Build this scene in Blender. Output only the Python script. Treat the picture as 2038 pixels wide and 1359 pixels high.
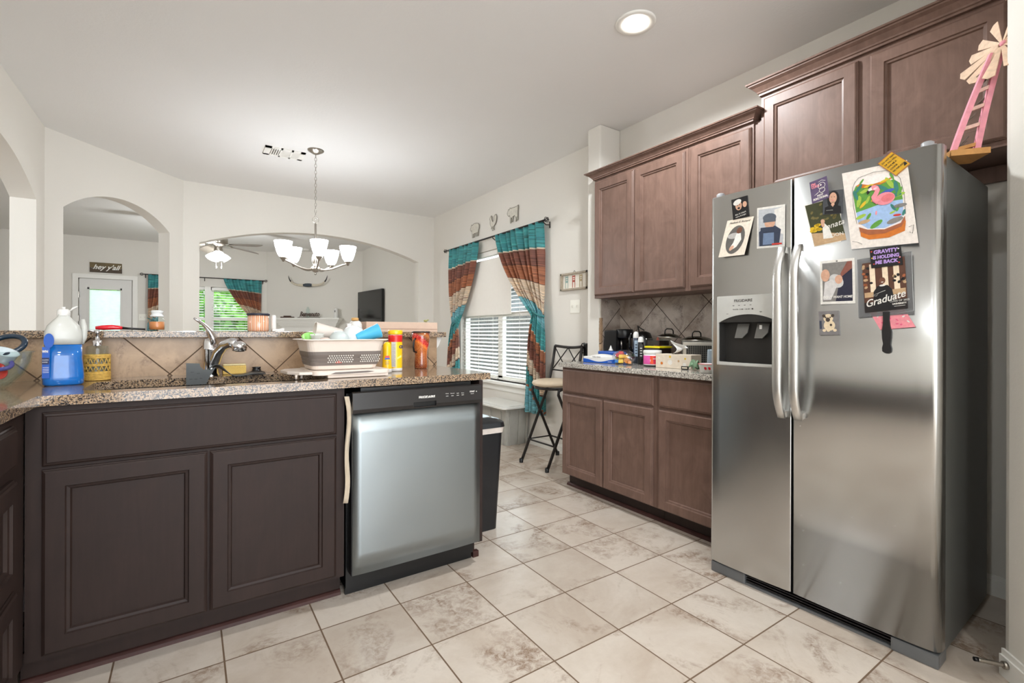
import bpy, bmesh, math, random
from mathutils import Vector, Matrix

sc = bpy.context.scene
for o in list(bpy.data.objects):
    bpy.data.objects.remove(o, do_unlink=True)
C = sc.collection

# ------------------------------------------------------------------ camera
EYE = 1.12
TH, ROLL, FPX = 0.594, 0.003, 950.0
cam_data = bpy.data.cameras.new('camera')
cam = bpy.data.objects.new('camera', cam_data)
C.objects.link(cam)
cam_data.sensor_width = 36.0
cam_data.lens = FPX / 2038.0 * 36.0
cam_data.shift_y = -17.0 / 2038.0
cam_data.clip_start = 0.02
cam_data.clip_end = 200
_f = Vector((math.sin(TH), math.cos(TH), 0)); _r = Vector((math.cos(TH), -math.sin(TH), 0)); _u = Vector((0, 0, 1))
_r2 = _r * math.cos(ROLL) + _u * math.sin(ROLL); _u2 = _u * math.cos(ROLL) - _r * math.sin(ROLL)
M = Matrix((_r2, _u2, -_f)).transposed().to_4x4()
M.translation = Vector((0, 0, EYE))
cam.matrix_world = M
sc.camera = cam

# ------------------------------------------------------------------ world, exposure
sc.view_settings.view_transform = 'Standard'
sc.view_settings.look = 'None'
sc.view_settings.exposure = 1.18
sc.view_settings.gamma = 1.0
sc.view_settings.use_curve_mapping = False
sc.cycles.use_denoising = True
sc.cycles.max_bounces = 8
sc.cycles.diffuse_bounces = 5
sc.cycles.sample_clamp_indirect = 6.0
sc.cycles.caustics_reflective = False
sc.cycles.caustics_refractive = False
world = bpy.data.worlds.new('world'); sc.world = world
world.use_nodes = True
wn = world.node_tree.nodes; wl = world.node_tree.links
bgn = wn['Background']
bgn.inputs['Color'].default_value = (0.88, 0.94, 1.0, 1)
bgn.inputs['Strength'].default_value = 3.1

def lamp(kind, name, loc, power, color=(1, 1, 1), size=0.1, rot=(0, 0, 0), **kw):
    d = bpy.data.lights.new(name, kind); d.energy = power; d.color = color
    if kind == 'AREA':
        d.shape = 'DISK'; d.size = size
    elif kind in ('POINT', 'SPOT'):
        d.shadow_soft_size = size
    for k, v in kw.items():
        setattr(d, k, v)
    o = bpy.data.objects.new(name, d); C.objects.link(o); o.location = loc; o.rotation_euler = rot
    return o
# first is the recessed can in view; the rest are added unseen fill spots
CANS_AND_FILLS = [(1.935, 1.715), (-0.15, 0.35), (1.55, -0.75), (0.0, -1.2)]
WARM = (0.93, 0.975, 1.0)
for i, (x, y) in enumerate(CANS_AND_FILLS):
    lamp('SPOT', 'can_and_fill_light', (x, y, 2.715), (58, 16, 16, 30)[i], WARM, 0.06, spot_size=math.radians(168), spot_blend=0.3)
lamp('POINT', 'hall_fill_light', (-2.7, 3.6, 2.5), 15, WARM, 0.12)     # unseen fill added to brighten the room behind the left arch
CHX, CHY = 0.932, 4.529
FANX, FANY = 0.352, 8.33
CHW, FANW = 1.2, 24.0      # chandelier bulbs, fan light kit (watts)

# ------------------------------------------------------------------ materials
MAT = {}
def _new(name):
    m = bpy.data.materials.new(name); m.use_nodes = True
    nt = m.node_tree
    return m, nt, nt.nodes, nt.links, nt.nodes['Principled BSDF']
def setp(b, **kw):
    for k, v in kw.items():
        b.inputs[k].default_value = v
def coords(n, l, scale=(1, 1, 1), src='Object'):
    tc = n.new('ShaderNodeTexCoord'); mp = n.new('ShaderNodeMapping')
    mp.inputs['Scale'].default_value = scale
    l.new(tc.outputs[src], mp.inputs['Vector'])
    return mp.outputs['Vector']
def noise(n, l, vec, scale, detail=4, rough=0.55, dist=0.0):
    t = n.new('ShaderNodeTexNoise'); t.inputs['Scale'].default_value = scale
    t.inputs['Detail'].default_value = detail; t.inputs['Roughness'].default_value = rough; t.inputs['Distortion'].default_value = dist
    if vec is not None: l.new(vec, t.inputs['Vector'])
    return t
def ramp(n, l, fac, stops, mode='LINEAR'):
    r = n.new('ShaderNodeValToRGB'); r.color_ramp.interpolation = mode
    e = r.color_ramp.elements
    while len(e) < len(stops): e.new(0.5)
    for i, (p, c) in enumerate(stops):
        e[i].position = p; e[i].color = (c[0], c[1], c[2], 1)
    l.new(fac, r.inputs['Fac'])
    return r.outputs['Color']
def mix(n, l, fac, a, b, kind='MIX'):
    m = n.new('ShaderNodeMix'); m.data_type = 'RGBA'; m.blend_type = kind
    for sock, val in ((m.inputs[0], fac), (m.inputs[6], a), (m.inputs[7], b)):
        if hasattr(val, 'links'): l.new(val, sock)
        elif isinstance(val, (int, float)): sock.default_value = val
        else: sock.default_value = (val[0], val[1], val[2], 1)
    return m.outputs[2]
def math_(n, l, op, a, b=None, c=None):
    m = n.new('ShaderNodeMath'); m.operation = op
    for i, v in enumerate((a, b, c)):
        if v is None: continue
        if hasattr(v, 'links'): l.new(v, m.inputs[i])
        else: m.inputs[i].default_value = v
    return m.outputs[0]
def bump(n, l, b, height, strength, dist=0.001):
    bp = n.new('ShaderNodeBump'); bp.inputs['Strength'].default_value = strength; bp.inputs['Distance'].default_value = dist
    l.new(height, bp.inputs['Height']); l.new(bp.outputs['Normal'], b.inputs['Normal'])
def srgb(r, g, b):
    return tuple(((c / 255) / 12.92 if c / 255 <= 0.04045 else ((c / 255 + 0.055) / 1.055) ** 2.4) for c in (r, g, b))
def plain(name, rgb, rough=0.5, metal=0.0, var=0.06, scale=25, bmp=0.0, emit=0.0, trans=0.0, ior=1.45, coat=0.0, alpha=1.0, sheen=0.0, sub=0.0):
    """procedural material: base colour (sRGB 0-255) with a slight mottling"""
    if name in MAT: return MAT[name]
    m, nt, n, l, b = _new(name)
    c = srgb(*rgb)
    v = coords(n, l); t = noise(n, l, v, scale)
    lo = tuple(x * (1 - var) for x in c); hi = tuple(min(1, x * (1 + var)) for x in c)
    col = ramp(n, l, t.outputs['Fac'], [(0.3, lo), (0.7, hi)])
    l.new(col, b.inputs['Base Color'])
    setp(b, Roughness=rough, Metallic=metal, IOR=ior)
    b.inputs['Transmission Weight'].default_value = trans
    b.inputs['Coat Weight'].default_value = coat
    b.inputs['Alpha'].default_value = alpha
    b.inputs['Sheen Weight'].default_value = sheen
    if sub:
        b.inputs['Subsurface Weight'].default_value = sub; b.inputs['Subsurface Radius'].default_value = (0.01, 0.01, 0.01)
    if emit:
        l.new(col, b.inputs['Emission Color']); b.inputs['Emission Strength'].default_value = emit
    if bmp:
        bump(n, l, b, t.outputs['Fac'], bmp)
    MAT[name] = m
    return m
def wall_mat(name, rgb, bscale=90, bst=0.25, rough=0.85):
    m, nt, n, l, b = _new(name)
    v = coords(n, l); t = noise(n, l, v, bscale, 3); t2 = noise(n, l, v, 1.2, 2)
    c = srgb(*rgb)
    col = ramp(n, l, t2.outputs['Fac'], [(0.3, tuple(x * 0.985 for x in c)), (0.7, c)])
    l.new(col, b.inputs['Base Color']); setp(b, Roughness=rough)
    bump(n, l, b, t.outputs['Fac'], bst, 0.002)
    MAT[name] = m; return m
WALL = wall_mat('wall_paint', (223, 219, 211))
CEIL = wall_mat('ceiling_paint', (232, 231, 229), 70, 0.35)
TRIMW = plain('white_trim_paint', (236, 234, 228), 0.4, var=0.01)

def wood_mat(name, rgb, grain=(70, 70, 5), rough=0.42, var=0.28, fig=0.0):
    m, nt, n, l, b = _new(name)
    v = coords(n, l, grain); t = noise(n, l, v, 1.0, 6, 0.6, 0.4)
    v2 = coords(n, l, (9, 9, 5)); t2 = noise(n, l, v2, 1.0, 4, 0.6, 1.5)
    c = srgb(*rgb)
    a = ramp(n, l, t.outputs['Fac'], [(0.25, tuple(x * (1 - var) for x in c)), (0.75, tuple(x * (1 + var) for x in c))])
    d = ramp(n, l, t2.outputs['Fac'], [(0.3, (0.82, 0.80, 0.78)), (0.7, (1.12, 1.1, 1.08))])
    l.new(mix(n, l, 1.0, a, d, 'MULTIPLY'), b.inputs['Base Color'])
    rr = n.new('ShaderNodeMapRange'); l.new(t2.outputs['Fac'], rr.inputs[0]); rr.inputs[3].default_value = rough - 0.06; rr.inputs[4].default_value = rough + 0.08
    l.new(rr.outputs[0], b.inputs['Roughness'])
    bump(n, l, b, t.outputs['Fac'], 0.12, 0.001)
    b.inputs['Specular IOR Level'].default_value = 0.32
    MAT[name] = m; return m
WOODD = wood_mat('espresso_wood', (46, 33, 29), rough=0.55, var=0.14)
WOOD_LIT = wood_mat('lit_espresso_wood', (114, 90, 80), rough=0.42, var=0.12)  # same espresso wood, the right side's brighter light put into its colour
TOE = wood_mat('reddish_toe_moulding', (66, 40, 36), (6, 6, 60))

def granite(name, pal=None):
    m, nt, n, l, b = _new(name)
    v = coords(n, l)
    vo = n.new('ShaderNodeTexVoronoi'); vo.inputs['Scale'].default_value = 290
    nd = noise(n, l, v, 420, 3, 0.7); sv = n.new('ShaderNodeVectorMath'); sv.operation = 'SCALE'; l.new(nd.outputs['Color'], sv.inputs[0]); sv.inputs['Scale'].default_value = 0.006
    av = n.new('ShaderNodeVectorMath'); av.operation = 'ADD'; l.new(v, av.inputs[0]); l.new(sv.outputs[0], av.inputs[1]); l.new(av.outputs[0], vo.inputs['Vector'])
    sep = n.new('ShaderNodeSeparateColor'); l.new(vo.outputs['Color'], sep.inputs[0])
    t = noise(n, l, v, 60, 3)
    f = math_(n, l, 'ADD', math_(n, l, 'MULTIPLY', sep.outputs[0], 0.62), math_(n, l, 'MULTIPLY', t.outputs['Fac'], 0.5))
    col = ramp(n, l, f, pal or [(0.0, srgb(34, 30, 30)), (0.26, srgb(40, 36, 36)), (0.38, srgb(96, 80, 66)), (0.49, srgb(150, 124, 98)), (0.63, srgb(178, 150, 120)), (0.79, srgb(124, 112, 102)), (0.9, srgb(200, 182, 158))], 'CONSTANT')
    l.new(col, b.inputs['Base Color']); setp(b, Roughness=0.13)
    b.inputs['Coat Weight'].default_value = 0.3; b.inputs['Coat Roughness'].default_value = 0.05
    MAT[name] = m; return m
GRAN = granite('speckled_granite')
GRAN_LIT = granite('lit_speckled_granite', [(0.0, srgb(60, 58, 56)), (0.26, srgb(84, 80, 76)), (0.36, srgb(150, 144, 136)), (0.47, srgb(196, 190, 180)), (0.62, srgb(222, 216, 206)), (0.78, srgb(170, 164, 156)), (0.9, srgb(236, 232, 224))])  # the sink counter's granite made paler: light on the right counter painted in

def stone_color(n, l, vec, c1, c2, c3, s=3.0):
    t = noise(n, l, vec, s, 6, 0.6, 0.5); t2 = noise(n, l, vec, s * 16, 7, 0.75, 0.6)
    t3 = noise(n, l, vec, s * 1.3, 5, 0.65, 0.8)
    base = ramp(n, l, t.outputs['Fac'], [(0.35, c2), (0.60, c3)])
    gate = ramp(n, l, t3.outputs['Fac'], [(0.50, (0.06, 0.06, 0.06)), (0.66, (1, 1, 1))])
    fine = ramp(n, l, t2.outputs['Fac'], [(0.40, (1, 1, 1)), (0.60, (0.12, 0.12, 0.12))])
    f = mix(n, l, 1.0, gate, fine, 'MULTIPLY')
    return mix(n, l, mix(n, l, 1.0, f, (0.82, 0.82, 0.82), 'MULTIPLY'), base, c1), t2.outputs['Fac']

def tile_mat(name, size, off, axes, rot45, cols, grout, gw=0.006, rough=0.3, shade=0.12, s=3.0):
    """square tiles laid on two world axes; each tile its own patch of stone"""
    m, nt, n, l, b = _new(name)
    tc = n.new('ShaderNodeTexCoord'); sx = n.new('ShaderNodeSeparateXYZ'); l.new(tc.outputs['Object'], sx.inputs[0])
    A, Bx = sx.outputs[axes[0]], sx.outputs[axes[1]]
    a = math_(n, l, 'SUBTRACT', A, off[0]); bb = math_(n, l, 'SUBTRACT', Bx, off[1])
    if rot45:
        k = math.sqrt(0.5)
        a2 = math_(n, l, 'MULTIPLY', math_(n, l, 'ADD', a, bb), k); b2 = math_(n, l, 'MULTIPLY', math_(n, l, 'SUBTRACT', bb, a), k)
        a, bb = a2, b2
    a = math_(n, l, 'DIVIDE', a, size); bb = math_(n, l, 'DIVIDE', bb, size)
    fa = math_(n, l, 'FLOOR', a); fb = math_(n, l, 'FLOOR', bb)
    def edge(x):
        fr = math_(n, l, 'FRACT', x)
        return math_(n, l, 'MINIMUM', fr, math_(n, l, 'SUBTRACT', 1.0, fr))
    e = math_(n, l, 'MINIMUM', edge(a), edge(bb))
    g = math_(n, l, 'LESS_THAN', e, gw / size / 2)
    cb = n.new('ShaderNodeCombineXYZ'); l.new(fa, cb.inputs[0]); l.new(fb, cb.inputs[1])
    wnz = n.new('ShaderNodeTexWhiteNoise'); wnz.noise_dimensions = '3D'; l.new(cb.outputs[0], wnz.inputs['Vector'])
    sc3 = n.new('ShaderNodeVectorMath'); sc3.operation = 'SCALE'; l.new(wnz.outputs['Color'], sc3.inputs[0]); sc3.inputs['Scale'].default_value = 30
    ad = n.new('ShaderNodeVectorMath'); ad.operation = 'ADD'; l.new(tc.outputs['Object'], ad.inputs[0]); l.new(sc3.outputs[0], ad.inputs[1])
    col, h = stone_color(n, l, ad.outputs[0], *cols, s=s)
    sh = math_(n, l, 'ADD', 1.0 - shade / 2, math_(n, l, 'MULTIPLY', wnz.outputs['Value'], shade))
    cs = n.new('ShaderNodeCombineColor')
    for i in range(3): l.new(sh, cs.inputs[i])
    col = mix(n, l, 1.0, col, cs.outputs[0], 'MULTIPLY')
    col = mix(n, l, g, col, grout)
    l.new(col, b.inputs['Base Color'])
    rg = math_(n, l, 'ADD', rough, math_(n, l, 'MULTIPLY', g, 0.5)); l.new(rg, b.inputs['Roughness'])
    hh = math_(n, l, 'SUBTRACT', math_(n, l, 'MULTIPLY', h, 0.25), g)
    bump(n, l, b, hh, 0.35, 0.002)
    MAT[name] = m; return m
FLOORM = tile_mat('stone_look_floor_tile', 0.3115, (0.101, 1.891), (0, 1), False,
                  (srgb(122, 94, 72), srgb(186, 171, 156), srgb(203, 191, 178)), srgb(104, 82, 62), 0.0055, 0.25, 0.08, 2.4)
SPL1 = tile_mat('tan_stone_wall_tile', 0.307, (-0.074, 0.93), (0, 2), True,
                (srgb(104, 76, 56), srgb(150, 122, 94), srgb(182, 152, 120)), srgb(84, 64, 46), 0.005, 0.35, 0.1, 6)
SPL2 = tile_mat('grey_brown_stone_wall_tile', 0.303, (2.325, 1.333), (1, 2), True,
                (srgb(92, 74, 64), srgb(160, 144, 131), srgb(196, 184, 173)), srgb(66, 54, 46), 0.005, 0.35, 0.1, 6)
SPL3 = tile_mat('grey_brown_side_tile', 0.303, (2.87, 1.333), (0, 2), True,
                (srgb(92, 74, 64), srgb(160, 144, 131), srgb(196, 184, 173)), srgb(66, 54, 46), 0.005, 0.35, 0.1, 6)

def steel(name, rgb=(168, 168, 166), rough=0.3, stretch=(3, 3, 240), blue=0):
    m, nt, n, l, b = _new(name)
    v = coords(n, l, stretch); t = noise(n, l, v, 1.0, 4, 0.6)
    v2 = coords(n, l, (2.2, 2.2, 2.2)); t2 = noise(n, l, v2, 1.0, 2)
    c = srgb(*rgb)
    l.new(ramp(n, l, t2.outputs['Fac'], [(0.3, tuple(x * 0.93 for x in c)), (0.7, c)]), b.inputs['Base Color'])
    setp(b, Metallic=1.0)
    rr = n.new('ShaderNodeMapRange'); l.new(t.outputs['Fac'], rr.inputs[0]); rr.inputs[3].default_value = rough - 0.012; rr.inputs[4].default_value = rough + 0.012
    l.new(rr.outputs[0], b.inputs['Roughness'])
    bump(n, l, b, t2.outputs['Fac'], 0.25, 0.01)
    MAT[name] = m; return m
STEEL = steel('brushed_stainless_steel', (200, 200, 198), 0.25)
STEELB = steel('bluish_stainless_steel', (156, 163, 165), 0.38, (240, 3, 3))
STEELH = steel('polished_handle_steel', (214, 212, 208), 0.36)
SIDEG = plain('grey_textured_fridge_side', (96, 96, 93), 0.42, 0.0, 0.04, 220, 0.15)
CHROME = plain('chrome', (225, 225, 228), 0.07, 1.0, 0.01)
NICKEL = plain('brushed_nickel', (178, 172, 164), 0.28, 1.0, 0.03)
BLACKP = plain('black_plastic', (22, 22, 23), 0.3, 0, 0.08)
BLACKM = plain('black_iron', (42, 38, 36), 0.45, 0.3, 0.1)
WHITEP = plain('white_plastic', (226, 224, 220), 0.35, 0, 0.01)
def glass_mat(name, rgb=(235, 240, 240), rough=0.02, fac=0.12):
    m = bpy.data.materials.new(name); m.use_nodes = True; nt = m.node_tree; n = nt.nodes; l = nt.links
    n.remove(n['Principled BSDF']); out = n['Material Output']
    tr = n.new('ShaderNodeBsdfTransparent'); gl = n.new('ShaderNodeBsdfGlossy'); mx = n.new('ShaderNodeMixShader'); lw = n.new('ShaderNodeLayerWeight')
    c = srgb(*rgb); tr.inputs[0].default_value = (*c, 1); gl.inputs['Roughness'].default_value = rough
    v = coords(n, l); t = noise(n, l, v, 20, 2)
    l.new(ramp(n, l, t.outputs['Fac'], [(0.3, (0.9, 0.9, 0.9)), (0.7, (1, 1, 1))]), gl.inputs[0])
    lw.inputs['Blend'].default_value = 0.25
    f = math_(n, l, 'ADD', math_(n, l, 'MULTIPLY', math_(n, l, 'POWER', lw.outputs['Facing'], 2.0), 0.5), fac * 0.4)
    l.new(f, mx.inputs[0]); l.new(tr.outputs[0], mx.inputs[1]); l.new(gl.outputs[0], mx.inputs[2]); l.new(mx.outputs[0], out.inputs[0])
    MAT[name] = m; return m
PANE = glass_mat('window_glass', fac=0.02)
CLEAR = glass_mat('clear_glass', (244, 250, 249), 0.03, 0.08)
def glow(name, rgb, strength):
    m, nt, n, l, b = _new(name)
    v = coords(n, l); t = noise(n, l, v, 8, 2); c = srgb(*rgb)
    col = ramp(n, l, t.outputs['Fac'], [(0.3, tuple(x * 0.97 for x in c)), (0.7, c)])
    l.new(col, b.inputs['Base Color']); l.new(col, b.inputs['Emission Color']); b.inputs['Emission Strength'].default_value = strength
    setp(b, Roughness=0.4); MAT[name] = m; return m
BULB = glow('lit_lamp_lens', (255, 250, 240), 6)
SHADE = glow('lit_frosted_glass', (253, 253, 255), 16.0)

# ------------------------------------------------------------------ builders
OFF = {}
def off(o): return OFF.get(o.name, Vector((0, 0, 0))) if o is not None else Vector((0, 0, 0))
class B:
    """collects shapes into one mesh; points are mapped through self.m and then taken relative to the parent"""
    def __init__(s, m=None):
        s.bm = bmesh.new(); s.m = m if m is not None else Matrix.Identity(4); s.mats = []; s.uv = s.bm.loops.layers.uv.new('UVMap')
    def mi(s, mat):
        if mat is None: return 0
        if mat not in s.mats: s.mats.append(mat)
        return s.mats.index(mat)
    def v(s, p): return s.bm.verts.new(s.m @ Vector(p))
    def face(s, vs, mat=None, smooth=False):
        try: f = s.bm.faces.new(vs)
        except ValueError: return None
        f.material_index = s.mi(mat); f.smooth = smooth
        return f
    def poly(s, pts, mat=None): return s.face([s.v(p) for p in pts], mat)
    def box(s, x0, x1, y0, y1, z0, z1, mat=None, bev=0.0):
        P = [s.v((x, y, z)) for x in (x0, x1) for y in (y0, y1) for z in (z0, z1)]
        fs = [s.face([P[i] for i in q], mat) for q in ((0, 1, 3, 2), (4, 6, 7, 5), (0, 4, 5, 1), (2, 3, 7, 6), (0, 2, 6, 4), (1, 5, 7, 3))]
        if bev > 0:
            es = set(e for f in fs if f for e in f.edges)
            r = bmesh.ops.bevel(s.bm, geom=list(es), offset=bev, segments=2, affect='EDGES', profile=0.7)
            k = s.mi(mat)
            for f in r['faces']: f.material_index = k
        return s
    def prism(s, pts, t, mat=None, side=None, smooth=False):
        """pts: list of (x,y,z) on one plane; t: extrusion vector"""
        t = Vector(t); a = [s.v(p) for p in pts]; b = [s.v(Vector(p) + t) for p in pts]
        s.face(a[::-1], mat); s.face(b, mat)
        for i in range(len(a)):
            j = (i + 1) % len(a); s.face([a[i], a[j], b[j], b[i]], side or mat, smooth)
        return s
    def lathe(s, prof, c=(0, 0, 0), seg=24, mat=None, axis='Z', smooth=True, a0=0.0, a1=2 * math.pi, mats=None, sx=1.0, sy=1.0):
        """prof: (radius, height) pairs"""
        c = Vector(c); full = abs(a1 - a0 - 2 * math.pi) < 1e-6; rings = []
        for r, h in prof:
            ring = []
            if r < 1e-6:
                p = {'Z': (0, 0, h), 'X': (h, 0, 0), 'Y': (0, h, 0)}[axis]
                ring = [s.v(c + Vector(p))]
            else:
                for i in range(seg if full else seg + 1):
                    a = a0 + (a1 - a0) * i / seg; q, w = r * math.cos(a) * sx, r * math.sin(a) * sy
                    p = {'Z': (q, w, h), 'X': (h, q, w), 'Y': (w, h, q)}[axis]
                    ring.append(s.v(c + Vector(p)))
            rings.append(ring)
        for k in range(len(rings) - 1):
            A, D = rings[k], rings[k + 1]; mm = mats[k] if mats else mat
            n = max(len(A), len(D)); cnt = n if full else n - 1
            for i in range(cnt):
                j = (i + 1) % n
                if len(A) == 1 and len(D) == 1: continue
                if len(A) == 1: s.face([A[0], D[i], D[j]], mm, smooth)
                elif len(D) == 1: s.face([A[i], A[j], D[0]], mm, smooth)
                else: s.face([A[i], A[j], D[j], D[i]], mm, smooth)
        return s
    def tube(s, path, r, seg=8, mat=None, closed=False, smooth=True, flat=None):
        """tube along points; r number or list; flat=(a,b) stretches the section"""
        pts = [Vector(p) for p in path]; n = len(pts); rings = []; prev = None
        for i, p in enumerate(pts):
            if closed: d = pts[(i + 1) % n] - pts[(i - 1) % n]
            else: d = pts[min(i + 1, n - 1)] - pts[max(i - 1, 0)]
            d.normalize()
            if prev is None:
                up = Vector((0, 0, 1)) if abs(d.z) < 0.95 else Vector((1, 0, 0))
                sd = d.cross(up).normalized()
            else:
                sd = (prev - d * prev.dot(d))
                sd = sd.normalized() if sd.length > 1e-6 else d.orthogonal().normalized()
            prev = sd; up = sd.cross(d)
            rr = r[i] if isinstance(r, (list, tuple)) else r
            fa, fb = flat or (1, 1)
            rings.append([s.v(p + sd * math.cos(2 * math.pi * k / seg) * rr * fa + up * math.sin(2 * math.pi * k / seg) * rr * fb) for k in range(seg)])
        for i in range(n if closed else n - 1):
            A, D = rings[i], rings[(i + 1) % n]
            for k in range(seg):
                j = (k + 1) % seg; s.face([A[k], A[j], D[j], D[k]], mat, smooth)
        if not closed:
            s.face(rings[0][::-1], mat); s.face(rings[-1], mat)
        return s
    def grid(s, fn, nu, nv, mat=None, smooth=True, uvf=None):
        P = [[s.v(fn(i / nu, j / nv)) for j in range(nv + 1)] for i in range(nu + 1)]
        for i in range(nu):
            for j in range(nv):
                f = s.face([P[i][j], P[i + 1][j], P[i + 1][j + 1], P[i][j + 1]], mat, smooth)
                if f and uvf:
                    for lp, (a, b) in zip(f.loops, ((i, j), (i + 1, j), (i + 1, j + 1), (i, j + 1))):
                        lp[s.uv].uv = uvf(a / nu, b / nv)
        return s
    def rings(s, W, Hh, prof, mat=None, u0=0, v0=0, fill=None):
        """rectangular stepped profile: prof = (inset, w) pairs, local axes u,v,w"""
        loops = []
        for ins, w in prof:
            loops.append([s.v(p) for p in ((u0 + ins, v0 + ins, w), (u0 + W - ins, v0 + ins, w), (u0 + W - ins, v0 + Hh - ins, w), (u0 + ins, v0 + Hh - ins, w))])
        for A, D in zip(loops, loops[1:]):
            for k in range(4):
                j = (k + 1) % 4; s.face([A[k], A[j], D[j], D[k]], mat)
        s.face(loops[-1], fill or mat); s.face(loops[0][::-1], mat)
        return s
    def sphere(s, c, r, mat=None, seg=16, sc3=(1, 1, 1)):
        g = bmesh.ops.create_uvsphere(s.bm, u_segments=seg, v_segments=max(6, seg // 2), radius=1.0)
        k = s.mi(mat); fs = set()
        for v in g['verts']:
            v.co = s.m @ (Vector(c) + Vector((v.co.x * r * sc3[0], v.co.y * r * sc3[1], v.co.z * r * sc3[2])))
            fs.update(v.link_faces)
        for f in fs: f.material_index = k; f.smooth = True
        return s
    def build(s, name, mat=None, parent=None, world=True, thick=0.0, bevel=0.0, label=None, kind=None, sub=0):
        base = Vector((0, 0, 0))
        if parent is not None and world: base = off(parent)
        if world:
            for v in s.bm.verts: v.co -= base
        bmesh.ops.recalc_face_normals(s.bm, faces=s.bm.faces[:])
        me = bpy.data.meshes.new(name); s.bm.to_mesh(me); s.bm.free()
        o = bpy.data.objects.new(name, me); C.objects.link(o)
        ml = s.mats if s.mats else [mat]
        if s.mats and mat is not None and s.mats[0] is None: ml[0] = mat
        for x in ml: me.materials.append(x or mat)
        OFF[o.name] = base.copy()
        if parent is not None: o.parent = parent
        if thick:
            md = o.modifiers.new('solid', 'SOLIDIFY'); md.thickness = thick; md.offset = 0
        if bevel:
            md = o.modifiers.new('bevel', 'BEVEL'); md.width = bevel; md.segments = 2; md.limit_method = 'ANGLE'; md.angle_limit = 0.6
        if sub:
            md = o.modifiers.new('sub', 'SUBSURF'); md.levels = sub; md.render_levels = sub
        if label: o['label'] = label
        if kind: o['kind'] = kind
        return o
def thing(name, label, cat, loc=(0, 0, 0), rotz=0.0, group=None):
    o = bpy.data.objects.new(name, None); C.objects.link(o); o.location = loc; o.rotation_euler = (0, 0, rotz)
    o.empty_display_size = 0.05
    o['label'] = label; o['category'] = cat
    if group: o['group'] = group
    OFF[o.name] = Vector(loc)
    return o
def tag(o, label, cat, group=None, kind=None):
    o['label'] = label; o['category'] = cat
    if group: o['group'] = group
    if kind: o['kind'] = kind
    return o
def struct(o, label=None):
    o['kind'] = 'structure'
    if label: o['label'] = label
    return o
def recenter(o, loc):
    """put the origin of a one-mesh thing at its base"""
    loc = Vector(loc)
    for v in o.data.vertices: v.co -= loc
    o.location = loc
def cut(o, cutters):
    """boolean-difference a list of (unlinked) B builders out of o"""
    for cbld in cutters:
        bmesh.ops.recalc_face_normals(cbld.bm, faces=cbld.bm.faces[:])
        me = bpy.data.meshes.new('cutter'); cbld.bm.to_mesh(me); cbld.bm.free()
        for m_ in o.data.materials: me.materials.append(m_)
        co = bpy.data.objects.new('cutter', me); C.objects.link(co)
        md = o.modifiers.new('cut', 'BOOLEAN'); md.operation = 'DIFFERENCE'; md.object = co; md.solver = 'EXACT'
        bpy.context.view_layer.update()
        dg = bpy.context.evaluated_depsgraph_get()
        nm = bpy.data.meshes.new_from_object(o.evaluated_get(dg))
        o.modifiers.remove(md)
        nm.set_sharp_from_angle(angle=0.35)
        old = o.data; o.data = nm; nm.name = old.name
        bpy.data.meshes.remove(old)
        bpy.data.objects.remove(co, do_unlink=True); bpy.data.meshes.remove(me)
def face_m(origin, u, w):
    """local u (along), v (up), w (outward) -> world"""
    u = Vector(u).normalized(); w = Vector(w).normalized(); v = Vector((0, 0, 1))
    m = Matrix((u, v, w)).transposed().to_4x4(); m.translation = Vector(origin)
    return m
def text_into(b, s, u, v, w, size, mat, shear=0.0, ang=0.0, bold=0.0, depth=0.0006, align='LEFT', sx=1.0, space=1.0):
    """write flat lettering into builder b at local (u, v, w)"""
    cu = bpy.data.curves.new('lettering', 'FONT'); cu.body = s; cu.size = size; cu.shear = shear; cu.offset = bold; cu.extrude = depth / 2
    cu.align_x = align; cu.resolution_u = 3; cu.space_character = space
    to = bpy.data.objects.new('lettering', cu); C.objects.link(to)
    bpy.context.view_layer.update()
    me = bpy.data.meshes.new_from_object(to.evaluated_get(bpy.context.evaluated_depsgraph_get()))
    k = b.mi(mat); ca, sa = math.cos(ang), math.sin(ang); vs = []
    for q in me.vertices:
        x, y = q.co.x * sx, q.co.y
        vs.append(b.v((u + x * ca - y * sa, v + x * sa + y * ca, w + q.co.z)))
    for p in me.polygons:
        try:
            f = b.bm.faces.new([vs[i] for i in p.vertices]); f.material_index = k
        except ValueError: pass
    bpy.data.objects.remove(to, do_unlink=True); bpy.data.curves.remove(cu); bpy.data.meshes.remove(me)
def arc(x0, x1, zs, zt, n=24):
    """points of a segmental arch from (x0, zs) over the crown zt to (x1, zs)"""
    h = zt - zs; c = (x1 - x0) / 2; R = (c * c + h * h) / (2 * h); cx = (x0 + x1) / 2; cz = zt - R
    a = math.asin(min(1, c / R))
    return [(cx - R * math.sin(a - 2 * a * i / n), cz + R * math.cos(a - 2 * a * i / n)) for i in range(n + 1)]

# ================================================================== structure
ZC = 2.75
XR, XL, YB = 2.87, -0.96, 6.24
def quadslab(name, mat, pts, z0, z1, label=None):
    b = B(); b.prism([(x, y, z0) for x, y in pts], (0, 0, z1 - z0), mat)
    return struct(b.build(name, mat), label)
quadslab('floor', FLOORM, [(-4.6, -2.6), (3.0, -2.6), (3.0, 11.0), (-4.6, 11.0)], -0.06, 0.0, 'square beige stone-look floor tiles with brown grout')
quadslab('ceiling', CEIL, [(-4.6, -2.6), (3.0, -2.6), (3.0, 11.0), (-4.6, 11.0)], ZC, ZC + 0.1, 'smooth off-white ceiling over kitchen and living room')
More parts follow.
